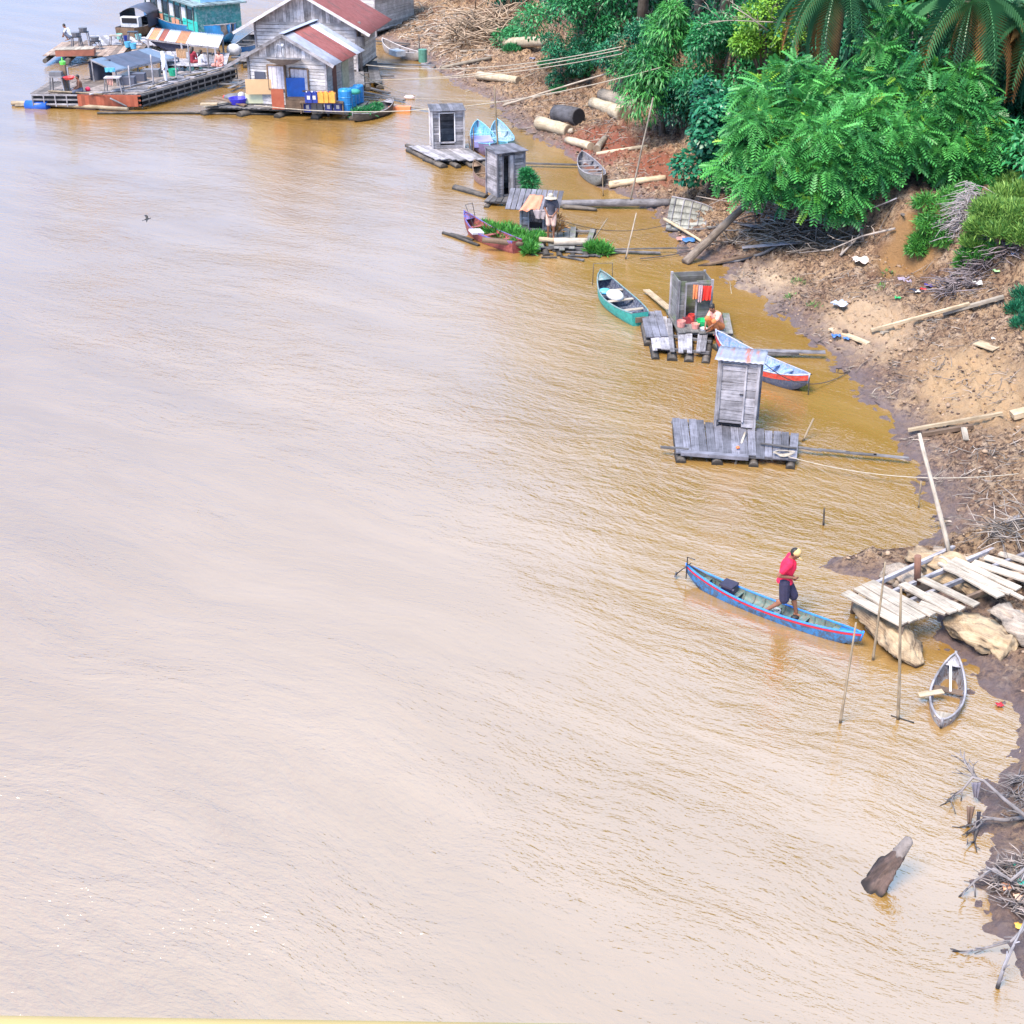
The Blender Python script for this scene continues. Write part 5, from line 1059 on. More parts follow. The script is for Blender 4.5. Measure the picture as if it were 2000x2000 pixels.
# bare shrub roots and limbs
def limbs(pts_list, mat, label, name, cat, r=.03, depth=3, grow=.5, seed=1):
    """each entry: list of 3D points for a main limb; adds forking twigs"""
    rnd = random.Random(seed); m = MB()
    def fork(p, d, l, r_, k):
        if k == 0 or l < .06: return
        q = p+d*l+Vector((rnd.uniform(-.1,.1), rnd.uniform(-.1,.1), rnd.uniform(-.08,.1)))*l; m.tube([p, p.lerp(q, .5)+Vector((rnd.uniform(-.06,.06), 0, rnd.uniform(-.05,.08)))*l, q], [r_, r_*.85, r_*.65], 5)
        for s in range(2): fork(q, (d+Vector((rnd.uniform(-.8,.8), rnd.uniform(-.8,.8), rnd.uniform(-.5,.6)))).normalized(), l*rnd.uniform(.5,.8), r_*.62, k-1)
    for P in pts_list:
        P = [Vector(p) for p in P]; n = len(P); m.tube(P, [r*(1-.6*i/(n-1)) for i in range(n)], 7)
        for i in range(1, n):
            d = (P[i]-P[i-1]).normalized()
            for s in range(2): fork(P[i-1].lerp(P[i], rnd.random()), (d+Vector((rnd.uniform(-.9,.9), rnd.uniform(-.9,.9), rnd.uniform(-.3,.8)))).normalized(), grow*rnd.uniform(.5,1), r*.45, depth)
    return single(m, name, mat, label, cat, tuple(pts_list[0][0]))
DW = wood('drift_branch', (.10,.085,.09), (.30,.27,.28), .4)
limbs([[G(2010,1600,.5), G(1960,1560,.45), G(1922,1525,.4), G(1900,1518,.42), G(1878,1545,.15), G(1850,1563,0)], [G(1905,1520,.4), G(1896,1500,.5), G(1885,1487,.55)]], DW, 'bare driftwood branch arching over the water, caught rag hanging from it', 'drift_branch', 'branch', .035, 2, .3, 4)
limbs([[G(2010,1595,.3), G(1960,1602,.3), G(1930,1598,.25), G(1905,1610,.12), G(1888,1612,.02)], [G(1910,1605,.15), G(1905,1630,.02), G(1903,1645,0)]], DW, 'low grey branch lying on the water edge below the arching one', 'drift_branch', 'branch', .04, 2, .25, 9)
def rag(px, z, h, w_, mat, label):
    a = G(px[0], px[1], z); cloth(None, [a, a+Vector((w_,0,0)), a+Vector((w_*.8,-.05,-h)), a+Vector((w_*.4,-.05,-h))], mat, 'caught_rag', label, 'rag', 'rags caught on the branches', .02, n=6)
rag((1897,1528), .42, .26, .16, plain('grey_net', (.14,.13,.17), .9), 'dark grey scrap hanging below the arching branch')
rag((1888,1575), .35, .30, .14, plain('brown_rag', (.14,.09,.07), .9), 'brown leafy scrap caught below the grey one'); rag((1908,1585), .40, .42, .07, plain('black_rag', (.04,.04,.06), .9), 'long narrow black strip right of the brown scrap')
limbs([[G(2010,1690,.6), G(1975,1720,.45), G(1941,1697,.4), G(1905,1720,.2), G(1873,1752,0)]], DW, 'bent forked branch over the rubbish heap', 'drift_branch', 'branch', .035, 1, .3, 12)
limbs([[G(2015,1800,.5), G(1975,1838,.3), G(1930,1850,.12), G(1890,1858,.05), G(1860,1858,0)]], DW, 'thin branch trailing over the water below the rubbish heap', 'drift_branch', 'branch', .025, 1, .25, 15)
limbs([[G(1948,1930,0), G(1962,1885,.35), G(1985,1835,.7), G(2015,1770,1.0)]], W_GREY, 'smooth grey branch standing in the water at lower right', 'drift_branch', 'branch', .03, 1, .2, 18)
heap([(1960,1710),(1980,1740),(1995,1700),(1985,1780),(1955,1735)], 210, 20, 'heap of driftwood rubbish at the right edge', wood('heap_wood', (.13,.10,.11), (.40,.34,.32), .9), .12, .5, .011, .22, 'rubbish_heap', 'driftwood', vert=.35)
heap([(1985,1560),(1995,1590),(1990,1530)], 130, 14, 'brushwood on the wet mud at the right edge', DW, .12, .45, .008, .12, 'brushwood', 'driftwood', vert=.3)
heap([(1950,500),(1920,520),(1900,540),(1870,560),(1980,490),(1850,575)], 320, 20, 'sloping heap of brush and rubbish below the bright grass', wood('heap_dark', (.10,.08,.10), (.36,.30,.32), .8), .3, 1.0, .016, .25, 'rubbish_heap', 'brush', vert=.2)
limbs([[GD(1545,45,54.5), GD(1480,42,54.3), GD(1430,40,54.2), GD(1385,42,54)], [GD(1500,60,54), GD(1460,30,54), GD(1430,12,54)]], W_PALE, 'bare pale branch reaching left below the palm fronds', 'bare_branch', 'branch', .03, 3, .7, 3)
limbs([[GT(1745,470)+Vector((0,0,.4)), GT(1680,490)+Vector((0,0,.5)), GT(1620,505)+Vector((0,0,.3)), GT(1560,505)+Vector((0,0,.2))]], GS, 'long dead root curving down the shaded bank', 'dead_root', 'root', .04, 2, .5, 5)
limbs([[GT(1760,455)+Vector((0,0,.6)), GD(1745,415,45.6), GD(1735,385,45.5)], [GT(1640,505)+Vector((0,0,.1)), GD(1670,470,44.5), GD(1690,440,45)]], GS, 'bare saplings leaning below the feathery tree', 'bare_sapling', 'sapling', .045, 1, .5, 6)
# litter: rubbish one can count
def scrap(px, col, label, s=.2, z=.05):
    c = GT(*px); c.z = HT(c.x, c.y)+z; m = MB(); n = 5
    P = [[c+Vector(((i-2)*s*.25+random.uniform(-.2,.2)*s*.3, (j-2)*s*.22+random.uniform(-.2,.2)*s*.3, random.uniform(0,.35)*s)) for j in range(n)] for i in range(n)]
    m.grid(P, th=.01); single(m, 'crumpled_litter', plain('litter_%d_%d_%d' % tuple(int(v*99) for v in col), col, .5), label, 'litter', tuple(c), 'crumpled litter on the bank')
for px, col, lb, s in [((1638,604),(.42,.48,.62),'pale blue plastic sheet crumpled on the tan mud',.55),((1752,587),(.04,.40,.14),'small green wrapper on the open mud',.22),((1780,582),(.03,.03,.05),'small black bag right of the green wrapper',.28),
  ((1790,573),(.7,.7,.72),'white bag above the small black bag',.22),((1803,568),(.6,.04,.05),'red scrap right of the white bag',.22),((1815,562),(.08,.06,.25),'dark blue cloth at the tip of the sloping rubbish heap',.35),((1980,508),(.32,.42,.70),'light blue bag on the sloping rubbish heap',.35),
  ((1867,545),(.62,.62,.45),'cream bag on the left of the sloping rubbish heap',.3),((1944,542),(.35,.62,.30),'lime scrap below the light blue bag',.22),((1908,562),(.66,.64,.62),'white paper just below the sloping rubbish heap',.35),((1920,488),(.62,.66,.58),'white rag tangled in the small green grass patch',.3),
  ((1940,660),(.72,.72,.70),'white cup lying on the brown mud',.14),((1345,478),(.04,.14,.36),'blue tarp scrap near the propped pale pole',.55),((1330,470),(.42,.22,.20),'faded pink cloth beside the blue tarp scrap',.4),((1388,473),(.70,.45,.22),'orange tan scrap below the collapsed hull tip',.4),
  ((1765,548),(.30,.25,.34),'purplish cloth scrap on the upper mud',.5),((1680,515),(.66,.55,.50),'pale gnarled chunk on the upper mud',.6),((1632,664),(.05,.14,.42),'blue cord scrap beside the short pale board',.3),((1652,668),(.06,.16,.45),'second blue cord scrap nearer the pale board',.22),
  ((1952,1380),(.42,.02,.03),'dark red scrap on the wet mud beside the swamped boat',.16),((1995,1740),(.03,.36,.28),'teal plastic in the driftwood heap',.2),((1975,1700),(.05,.30,.22),'green cloth above the teal plastic',.2),((1990,1765),(.62,.42,.32),'peach scrap under the teal plastic',.22),
  ((1988,1822),(.66,.36,.06),'orange scrap at the bottom of the driftwood heap',.16),((1965,1745),(.55,.26,.16),'rusty brown wrapper in the driftwood heap',.2),((1040,118),(.16,.17,.26),'dark cloth lump beside the far tree roots',.4),((1068,120),(.60,.62,.66),'white scrap on the far rope crossing',.3),
  ((762,45),(.62,.62,.66),'white rubbish bag near the far shore',.5),((1330,1),(.5,.5,.5),'',0)]:
    if s: scrap(px, col, lb, s*.8)
# scattered stones and clods
def clods():
    n = 16000; ys = 16+79*RNG.random(n*2)**1.4; d = RNG.uniform(.05, 1, n*2)*np.interp(ys, DTY, DTD); xs = shore(ys)+d; px = np.stack([xs, ys, height(xs, ys)], 1)[:n]
    t = (1+5**.5)/2; v = np.array([(-1,t,0),(1,t,0),(-1,-t,0),(1,-t,0),(0,-1,t),(0,1,t),(0,-1,-t),(0,1,-t),(t,0,-1),(t,0,1),(-t,0,-1),(-t,0,1)])/1.9
    v = v*np.array([1,.8,.55])*(1+.25*RNG.normal(size=(12,1)))
    f = [(0,11,5),(0,5,1),(0,1,7),(0,7,10),(0,10,11),(1,5,9),(5,11,4),(11,10,2),(10,7,6),(7,1,8),(3,9,4),(3,4,2),(3,2,6),(3,6,8),(3,8,9),(4,9,5),(2,4,11),(6,2,10),(8,6,7),(9,8,1)]
    X = RNG.normal(size=(n,3)); X[:,2] *= .2; o = scatter('mud_clods', v, f, px, X, np.tile([0,0,1.], (n,1))+RNG.normal(size=(n,3))*.2, RNG.uniform(.015,.06,n)*(1+.8*(RNG.random(n) > .95)), RNG.random(n), leafmat('clod_mud', (.05,.028,.022), (.34,.24,.17), .9, .0), origin=(8.,40.,0.))
    tag(o, 'loose mud clods strewn over the bank', 'clods', kind='stuff')
clods()
# ================================================================ FLOATING HOUSES
WW = W_WHITE; WV = wood('gable_boards', (.26,.23,.25), (.84,.80,.84), .8)
RED_T = tin('red_tin', (.19,.050,.045), (.26,.085,.08), (.10,.06,.055), .56, .66); GREY_T = tin('grey_tin', (.22,.23,.31), (.32,.34,.42), (.35,.20,.16), .60, .70)
WHT_T = tin('whitish_tin', (.32,.34,.42), (.42,.44,.52)); ORG_T = tin('orange_tin', (.48,.17,.06), (.52,.24,.12)); RST_T = tin('rust_tin', (.26,.06,.03), (.32,.09,.05))
def house(label, loc, rz, w, L, wh, gh, ovl, ovr, base, mats, name, patches=None, ovf=.35, z0=.4, group=None):
    """front gable wall on local y=0, centre x=0; roof ridge along +y"""
    t = thing(name, label, 'floating house', loc, rz, group); x0, x1 = -w/2, w/2
    m = MB(); board_wall(m, (x0,0), (x1,0), z0, z0+wh, .17, gap=.022, jit=.006); m.build('front_wall', WW, t, False)
    for (p, q) in (((x1,0),(x1,L)), ((x0,L),(x0,0)), ((x1,L),(x0,L))): m = MB(); board_wall(m, p, q, z0, z0+wh, .17, jit=.006); m.build('wall', WW, t, False)
    for yy in (0.0, L):
        m = MB(); n = int(w/.2)
        for i in range(n):
            x = x0+w*(i+.5)/n; h = gh*(1-abs(x)/(w/2+.05)); m.beam((x, yy-.03, z0+wh-.02), (x, yy-.03, z0+wh+max(.03, h)), w/n-.012, .022, up=(0,1,0))
        m.build('gable', WV, t, False)
    zr = z0+wh+gh+.06; zl = zr-(gh/(w/2))*(w/2+ovl); zq = zr-(gh/(w/2))*(w/2+ovr)
    m = MB(); m.box((0, L/2, z0-.03), (w+.1, L+.1, .06)); m.build('floor', W_DARK, t, False)
    sl = [(0, 1)]
    a, b = Vector((0,-ovf,zr)), Vector((0,L+.3,zr)); l0, l1 = Vector((-(w/2+ovl),-ovf,zl)), Vector((-(w/2+ovl),L+.3,zl)); r0, r1 = Vector((w/2+ovr,-ovf,zq)), Vector((w/2+ovr,L+.3,zq))
    for (s0, s1, mt) in mats['left']: tinroof(t, [a.lerp(b,s0), a.lerp(b,s1)], [l0.lerp(l1,s0), l0.lerp(l1,s1)], mt, False, 'roof_sheet')
    for (s0, s1, mt) in mats['right']: tinroof(t, [a.lerp(b,s0)+Vector((0,0,.004)), a.lerp(b,s1)+Vector((0,0,.004))], [r0.lerp(r1,s0), r0.lerp(r1,s1)], mt, False, 'roof_sheet')
    for e in (l0, r0): m = MB(); d = (e-a).normalized(); m.beam(a+Vector((0,-.02,-.05)), e+Vector((0,-.02,-.05)), .03, .15, up=(0,0,1)); m.build('barge_board', W_GREY if base == 'small' else W_WHITE, t, False)
    m = MB(); m.beam(a+Vector((0,0,.04)), b+Vector((0,0,.04)), .28, .02); m.build('ridge_cap', GREY_T, t, False)
    for x in (x0, x1):
        m = MB(); m.beam((x,-.04,-.1), (x,-.04,z0+wh), .1, .1); m.build('corner_post', W_GREY, t, False)
    return t
def window(t, x, z, w, h, col, y=-.05, frame=None, axis='x', nm='window', pane='pane'):
    frame = frame or W_BROWN; P = (lambda a, dy, c: (a, y+dy, c)) if axis == 'x' else (lambda a, dy, c: (y-dy, a, c))
    m = MB()
    for (a, c, b, d) in ((x-w/2,z,x-w/2,z+h),(x+w/2,z,x+w/2,z+h),(x-w/2,z+h,x+w/2,z+h),(x-w/2,z,x+w/2,z)): m.beam(P(a,-.02,c), P(b,-.02,d), .07, .06, up=(0,1,0) if axis == 'x' else (1,0,0))
    f = m.build(nm, frame, t, False); m = MB(); n = 4
    for i in range(n): xx = x-w/2+w*(i+.5)/n; m.beam(P(xx,0,z), P(xx,0,z+h), w/n-.015, .02, up=(0,1,0) if axis == 'x' else (1,0,0))
    m.build(pane, col, f, False); return f
def floatraft(label, corners, zt, mat, nlog=4, cat='raft', name='floating_deck', pw=.22, cross=False, logr=.2, group='timber decks under the floating houses', **k):
    return raft(label, corners, zt, mat, nlog=nlog, pw=pw, logr=logr, name=name, cat=cat, group=group, **k)
# small house
floatraft('timber deck carrying the small grey house and its drums', [(480,196),(720,198),(702,219),(395,209)], .34, W_DARK, 5)
sx, sy = (566-1000)/39.6, 69.6
sh_ = house('small weathered house with red and grey tin roof, dish antenna in front', (sx, sy, 0), R(-15), 4.05, 3.7, 2.3, 1.05, 1.15, .55, 'small',
      dict(left=[(0,1,GREY_T)], right=[(0,.27,GREY_T),(.27,.72,RED_T),(.72,.86,WHT_T),(.86,1,GREY_T)]), 'floating_house', group='gabled houses floating by the shore')
lh = plain('lilac_shutter', (.50,.48,.56), .6); window(sh_, -.55, 1.15, .95, 1.15, lh); window(sh_, .62, 1.15, .95, 1.05, lh)
m = MB(); m.box((-1.45,-.06,1.7), (.55,.05,.5)); m.build('hatch', TARPG, sh_, False)
m = MB(); m.box((2.03,1.0,1.35), (.05,.5,1.7)); m.build('side_door', plain('dark_red_door', (.14,.05,.05), .6), sh_, False)
m = MB(); m.box((2.05,2.4,1.4), (.05,.9,1.6)); m.build('side_shutter', plain('pale_green_shutter', (.36,.40,.34), .6), sh_, False)
# big house behind
bx, by = (607-1000)/34.7, 79.2
bh_ = house('large weathered house with long red tin roof behind the small house', (bx, by, 0), R(-9), 5.7, 4.2, 2.45, 1.55, 1.05, .95, 'big', dict(left=[(0,1,RED_T)], right=[(0,1,RED_T)]), 'floating_house', ovf=.7, group='gabled houses floating by the shore')
m = MB(); m.tube([(3.0,.2,-.1),(3.0,.2,2.9)], .09, 8); m.build('porch_post', W_DARK, bh_, False)
m = MB(); m.lathe((3.15,-.15,1.7), [(.22,0),(.22,.5),(.02,.5)], 12); m.build('water_tank', GRYP, bh_, False)
floatraft('dark broken timber deck right of the large house', [(690,118),(735,120),(745,160),(690,168)], .3, W_DARK, 3, pw=.28, missing=(2,5), over=.3)
floatraft('low log deck under the large house', [(470,100),(712,106),(715,128),(470,120)], .30, W_DARK, 4)
# third house far behind
th_ = house('far house roof with lattice showing behind the large red roof', ((680-1000)/29.5, 92.5, 0), R(-25), 5.0, 5.0, 2.6, 1.3, .6, .6, 'small', dict(left=[(0,1,RED_T)], right=[(0,1,RED_T)]), 'floating_house', group='gabled houses floating by the shore')
# dish antenna
p0 = G(561,214,.34); t = thing('dish_antenna', 'large mesh dish antenna on a pole before the small house', 'antenna', p0)
zt = 2.25; m = MB(); m.tube([(0,0,0),(0,0,zt-.15)], .045, 8); m.build('pole', W_BROWN, t, False)
Mx = Matrix.Rotation(R(-10), 3, 'X'); m = MB(); pr = [(.02,0),(.28,.03),(.56,.11),(.8,.22),(.87,.27)]; m.lathe((0,0,0), pr, 22, cap=False); m.v = [tuple(Mx @ Vector(v)+Vector((0,0,zt-.15))) for v in m.v]; m.build('dish', DISH, t, False)
m = MB(); m.tube([(.0,0,zt-.1),(.02,-.1,zt+.75)], .02, 6); m.tube([(.02,-.1,zt+.75),(-.25,-.1,zt+.85),(-.36,0,zt+.5),(-.3,0,zt+.1)], .012, 5); m.build('feed_arm', WHTP, t, False)
m = MB(); m.tube([(.02,-.1,zt+.70),(.02,-.1,zt+.85)], .06, 8); m.build('receiver', WHTP, t.children[-1], False)
# deck clutter
def panel(c1, c2, y0, y1, z, mat, label, name='sheet_panel', cat='panel', grp='panels standing before the small house', thk=.05, dy=0):
    a = G(c1, y1, z); b = G(c2, y1, z); a.y += dy; b.y += dy; top = GD(c1, y0, a.y); m = MB(); h = top.z-z
    m.beam(a+Vector((0,0,h/2)), b+Vector((0,0,h/2)), thk, h); single(m, name, mat, label, cat, tuple((a+b)/2), grp)
panel(481,551,155,184,.9,plain('tan_board', (.52,.35,.20), .7, .1, 2),'large tan board screen left of the dish pole', dy=0.0)
panel(481,533,182,201,.42,plain('cream_board', (.58,.58,.40), .7, .15, 2),'cream board below the tan screen', dy=-.1)
panel(533,557,174,212,.38,RST_T,'rusty upright sheet beside the dish pole', dy=-.15)
panel(562,602,152,189,.85,plain('royal_blue_tarp', (.008,.10,.45), .5, .2, 3, bmp=.03),'bright blue tarp hung right of the dish pole', 'blue_tarp', 'tarp', dy=-.1)
m = MB(); m.box((0,0,.25), (1.1,.8,.5)); q = single(m, 'dark_crate', W_BROWN, 'dark crate under the blue tarp', 'crate', (0,0,0)); q.location = G(583,210,.38)
t = thing('orange_tub', 'orange plastic tub on a stand by the small house wall', 'tub', G(611,190,.4)); m = MB(); m.lathe((0,0,.72), [(.22,0),(.36,.28),(.42,.34),(.36,.34),(.2,.03)], 14, cap=False); m.lathe((0.05,0,1.02), [(.22,0),(.40,.12),(.42,.16),(.36,.14),(.2,.02)], 14, cap=False); m.build('tub', ORP, t, False)
for x, y in ((-.2,-.2),(.2,-.2),(-.2,.2),(.2,.2)): m = MB(); m.beam((x,y,-.05),(x,y,.75),.05,.05); m.build('leg', W_BROWN, t, False)
def jerry(px, py, z, mat, label, h=.46, w_=.33, first=[None]):
    c = G(px, py, z); t = thing('jerrycan', label, 'jerrycan', c, R(-10), 'jerrycans in two rows before the small house')
    m = MB(); m.box((0,0,h*.44), (w_,.26,h*.88)); m.box((0,0,h*.91), (w_*.7,.2,h*.07)); m.build('can', mat, t, False)
    m = MB(); m.tube([(-w_*.15,0,h*.93),(-w_*.1,0,h*1.04),(w_*.18,0,h*1.04),(w_*.24,0,h*.93)], .018, 5); m.build('handle', mat, t, False)
    m = MB(); m.tube([(-w_*.3,0,h*.9),(-w_*.3,0,h*1.02)], .035, 8); m.build('cap', WHTP if mat is NAVYP else REDP, t, False)
    if mat is NAVYP: m = MB(); m.box((0.02,-.134,h*.5), (.15,.006,.18)); m.build('paper_label', WHTP, t, False)
for i, (x, mt, lb) in enumerate(((602,NAVYP,'leftmost navy jerrycan of the bottom row'),(613,GRYP,'dark grey jerrycan right of the leftmost navy one'),(625,GRYP,'dark grey jerrycan with white tag, third of the bottom row'),(643,NAVYP,'wide navy jerrycan, fourth of the bottom row'),(661,NAVYP,'navy jerrycan with white label at the right end of the bottom row'))):
    jerry(x, 218, .38, mt, lb, .5, .36)
for i, (x, mt, lb) in enumerate(((604,NAVYP,'left blue jerrycan of the upper row'),(615,NAVYP,'blue jerrycan with white label on the upper row'),(627,YELP,'leftmost amber jerrycan, partly hidden'),(636,YELP,'middle amber jerrycan of the upper row'),(649,YELP,'right amber jerrycan beside the drums'))):
    jerry(x, 200, .92, mt, lb, .5, .34)
m = MB(); m.box((0,0,-.02), (2.1,.4,.04)); [m.box((x,0,-.28), (.06,.3,.5)) for x in (-1,1.02)]; q = single(m, 'low_bench', W_BROWN, 'low plank shelf carrying the upper jerrycans', 'shelf', (0,0,0)); q.location = G(628,199,.90)+Vector((0,.02,0))
drum0 = None
for (x, y, r, h, lb) in ((676,217,.34,1.05,'front blue drum at the right of the jerrycans'),(686,208,.28,.85,'blue drum behind the front one'),(693,203,.27,.8,'middle small blue drum of the far cluster'),(701,200,.27,.85,'rightmost blue drum of the far cluster')):
    c = G(x, y, .36); t = thing('plastic_drum', lb, 'drum', c, group='blue drums beside the small house')
    m = MB(); m.lathe((0,0,0), [(r*.9,0),(r,.05),(r,h*.32),(r*1.04,h*.34),(r,h*.36),(r,h*.64),(r*1.04,h*.66),(r,h*.68),(r,h*.93),(r*.88,h)], 16); m.build('barrel', plain('drum_blue', (.02,.20,.52), .4, .2, 5), t, False)
    m = MB(); m.lathe((0,0,h), [(r*.3,0),(r*.3,.03),(.01,.035)], 10); m.build('lid', plain('drum_lid', (.05,.28,.50), .4), t, False)
m = MB(); m.ball((0,0,.12), (.3,.2,.14)); q = single(m, 'teal_bundle', plain('teal_cloth', (.03,.25,.22), .7), 'teal bundle on top of the far drums', 'bundle', (0,0,0)); q.location = G(693,184,1.15)
m = MB(); m.lathe((0,0,0), [(.35,0),(.48,.3),(.45,.3),(.3,.03)], 14, cap=False); m.lathe((0,0,.02),[(.3,0),(.01,.002)],12,cap=False); q = single(m, 'violet_basin', plain('violet_basin', (.05,.04,.50), .4), 'violet basin left of the cream board', 'basin', (0,0,0)); q.location = G(466,203,.38)
m = MB(); m.ball((0,0,.15), (.55,.35,.2)); q = single(m, 'dark_bundle', GRYP, 'dark bundle of nets behind the violet basin', 'bundle', (0,0,0)); q.location = G(458,196,.38)
m = MB(); m.ball((0,0,.2), (.22,.2,.22)); q = single(m, 'white_sack', WHTP, 'small white sack beside the dark bundle', 'sack', (0,0,0)); q.location = G(473,196,.4)
m = MB(); m.ball((0,0,.1), (.15,.12,.12)); q = single(m, 'red_pot', REDP, 'small red pot at the left end of the small house deck', 'pot', (0,0,0)); q.location = G(441,194,.38)
plank(G(418,190,.6), G(480,206,.42), .25, .06, 'brown plank sloping over the left end of the deck', W_BROWN); plank(G(398,209,.42), G(460,196,.5), .22, .06, 'pale plank pile at the left tip of the deck', W_PALE); plank(G(392,203,.5), G(425,203,.5), .3, .08, 'peach coloured plank at the left tip of the deck', W_TAN)
plank(G(500,212,.25), G(682,221,.25), .10, .12, 'pale rail along the front edge of the small house deck', W_PALE)
m = MB()
for i in range(9): m.beam(G(498+22*i,212+i,.28), G(498+22*i,206+i,.34), .1, .06)
single(m, 'deck_cleats', W_GREY, 'row of short cross pieces on the deck edge', 'cleats', tuple(G(590,214)))
# boat end with weeds right of the deck
loc, rz, L = ends((690,240), (768,214)); boat('old dark boat with weeds at the right end of the deck', loc, rz, L, 1.1, .4, W_LOG, W_DARK, W_GREY, bow=.25, name='weedy_boat')
tussock([tuple(G(x,y,.2))+(r,) for x, y, r in ((700,226,.4),(715,224,.4),(728,220,.35),(735,214,.3))], 1500, 'grey green weeds growing in the old dark boat', LM, 'weeds', .25, 'boat_weeds')
m = MB(); m.box((0,0,0), (1.1,.35,.28)); q = single(m, 'orange_float', plain('orange_float', (.62,.20,.08), .5), 'orange oblong float on the water', 'float', (0,0,0)); q.location = G(781,213,.08); q.rotation_euler = (0,0,-.1)
m = MB(); m.ball((0,0,.08), (.3,.14,.12)); q = single(m, 'pink_float', plain('pink_float', (.66,.50,.52), .5), 'pinkish bottle float in the brown inlet', 'float', (0,0,0)); q.location = G(800,193,0)
plank(G(745,203,.1), G(865,217,.12), .14, .05, 'long pale plank floating from the deck to the farthest privy', W_PALE)
loc, rz, L = ends((748,98), (822,121)); gb2 = boat('grey boat with white box in the far inlet', loc, rz, L, 1.05, .45, M2('grey_hull3', (.36,.34,.36), (.5,.48,.5)), M2('grey_in3', (.22,.19,.20), (.3,.28,.28)), W_WHITE, bow=.15, stern=.35, name='grey_boat')
m = MB(); m.box((0,0,.15), (.9,.6,.3)); q = single(m, 'white_box', WHTP, 'white box in the grey boat of the far inlet', 'box', (0,0,0)); q.location = G(776,108,.3); q.rotation_euler = (0,0,rz)
m = MB(); m.lathe((0,0,0), [(.25,0),(.25,.7),(.02,.72)], 12); q = single(m, 'green_barrel', plain('green_barrel', (.08,.22,.18), .6), 'green barrel at the bow of the grey boat', 'barrel', (0,0,0)); q.location = G(826,121,.2)
a = GT(820,120); stick(a, GD(818,68,a.y), .05, .03, 'bent dead sapling behind the green barrel', W_DARK)
plank(G(712,78,.2), G(800,86,.2), .2, .06, 'dark gangplank from the large house to the far shore', W_DARK, 'gangplank', 'gangplank'); plank(G(710,124,.2), G(850,128,.2), .22, .06, 'dark gangplank below the grey boat', W_DARK, 'gangplank', 'gangplank')
# ropes
for (p, z0, q, D, z, s, lb) in (((715,127),1.2,(1215,91),61,0,.5,'top rope from the large house to the willow leaved shrub'),((720,157),.7,(1213,97),61,0,.3,'second rope below the top one'),((745,156),.6,(1215,105),61,0,.3,'third rope running parallel to the second'),
   ((500,206),.6,(1290,132),59,0,.9,'long heavy rope from the small house deck rising to the shrub'),((702,143),1.3,(920,176),75,0,.7,'rope sagging from the house corner to the inlet'),((610,222),.3,(760,200),72,0,.1,'rope along the front of the drums')):
    a = G(p[0], p[1], z0); rope(a, GD(q[0], q[1], D), s, lb, .022)
a = G(795,192,.1); rope(a, GT(1010,200), .0, 'line over the water from the pink float to the mud', .014); a = GT(983,210); a.z += .1; b = GT(1235,142); b.z += .3; stick(a, b, .05, .04, 'long straight bleached pole resting up the bank', W_PALE, 'long_pole'); rope(GT(1010,160)+Vector((0,0,.1)), GT(1112,118)+Vector((0,0,.4)), .1, 'thin line crossing the pole below the creeper bush')
rope(G(1500,688,1.4) if False else G(1490,707,1.6), GT(1660,728)+Vector((0,0,.05)), .5, 'thin dark line from the tall privy to the mud', .012, ROPED); rope(G(1540,892,.3), GT(1985,948)+Vector((0,0,.3)), .3, 'thin pale line from the slate raft to the right edge bank', .012)
rope(GT(1425,556)+Vector((0,0,.1)), GD(1455,690,37.5), .2, 'thin pale line down to the grey gangplank', .01); rope(G(1095,430,1.2), GT(1330,440)+Vector((0,0,.2)), .4, 'dark line from the lean-to hut to the wreck', .012, ROPED); rope(G(1250,505,.1), GT(1400,480)+Vector((0,0,.1)), .1, 'muddy rope from the pole foot to the collapsed hull', .02, ROPED)
rope(GT(1470,440)+Vector((0,0,.5)), GT(1745,435)+Vector((0,0,.8)), .5, 'grey cable drooping across the shaded bank', .028, W_GREY, 'sagging_cable')
# ---------------------------------------------------------------- front left fish raft with tarp roof
FR_ = 'floating fish rafts with tarps'
def cage_side(t, p, q, h, n, mat, z0):
    p = Vector(p); q = Vector(q); m = MB()
    for k in range(3): zz = z0-h+h*k/2; m.beam(Vector((p.x,p.y,zz)), Vector((q.x,q.y,zz)), .06, .07)
    for i in range(n+1): a = p.lerp(q, i/n); m.beam(Vector((a.x,a.y,z0-h-.1)), Vector((a.x,a.y,z0)), .07, .05)
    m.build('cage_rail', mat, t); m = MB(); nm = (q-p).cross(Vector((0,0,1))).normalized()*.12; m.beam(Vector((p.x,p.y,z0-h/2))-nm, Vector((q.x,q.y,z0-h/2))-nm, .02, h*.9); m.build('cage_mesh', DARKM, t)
zf = .72
t = raft('long timber fish raft with grey tarp roof and cage sides', [(95,160),(462,132),(275,184),(60,183)], zf, wood('raft_deck', (.08,.06,.055), (.30,.25,.235), .8), nlog=0, name='fish_raft', pw=.3, group=FR_, ext=0)
A, B, C_, D_ = G(62,184,zf), G(275,186,zf), G(462,133,zf), G(300,120,zf)
cage_side(t, A, A.lerp(B,.42), .45, 4, W_GREY, zf-.03); cage_side(t, A.lerp(B,.42), B, .45, 5, RST_T, zf-.03); cage_side(t, B, C_, .5, 14, W_DARK, zf-.03)
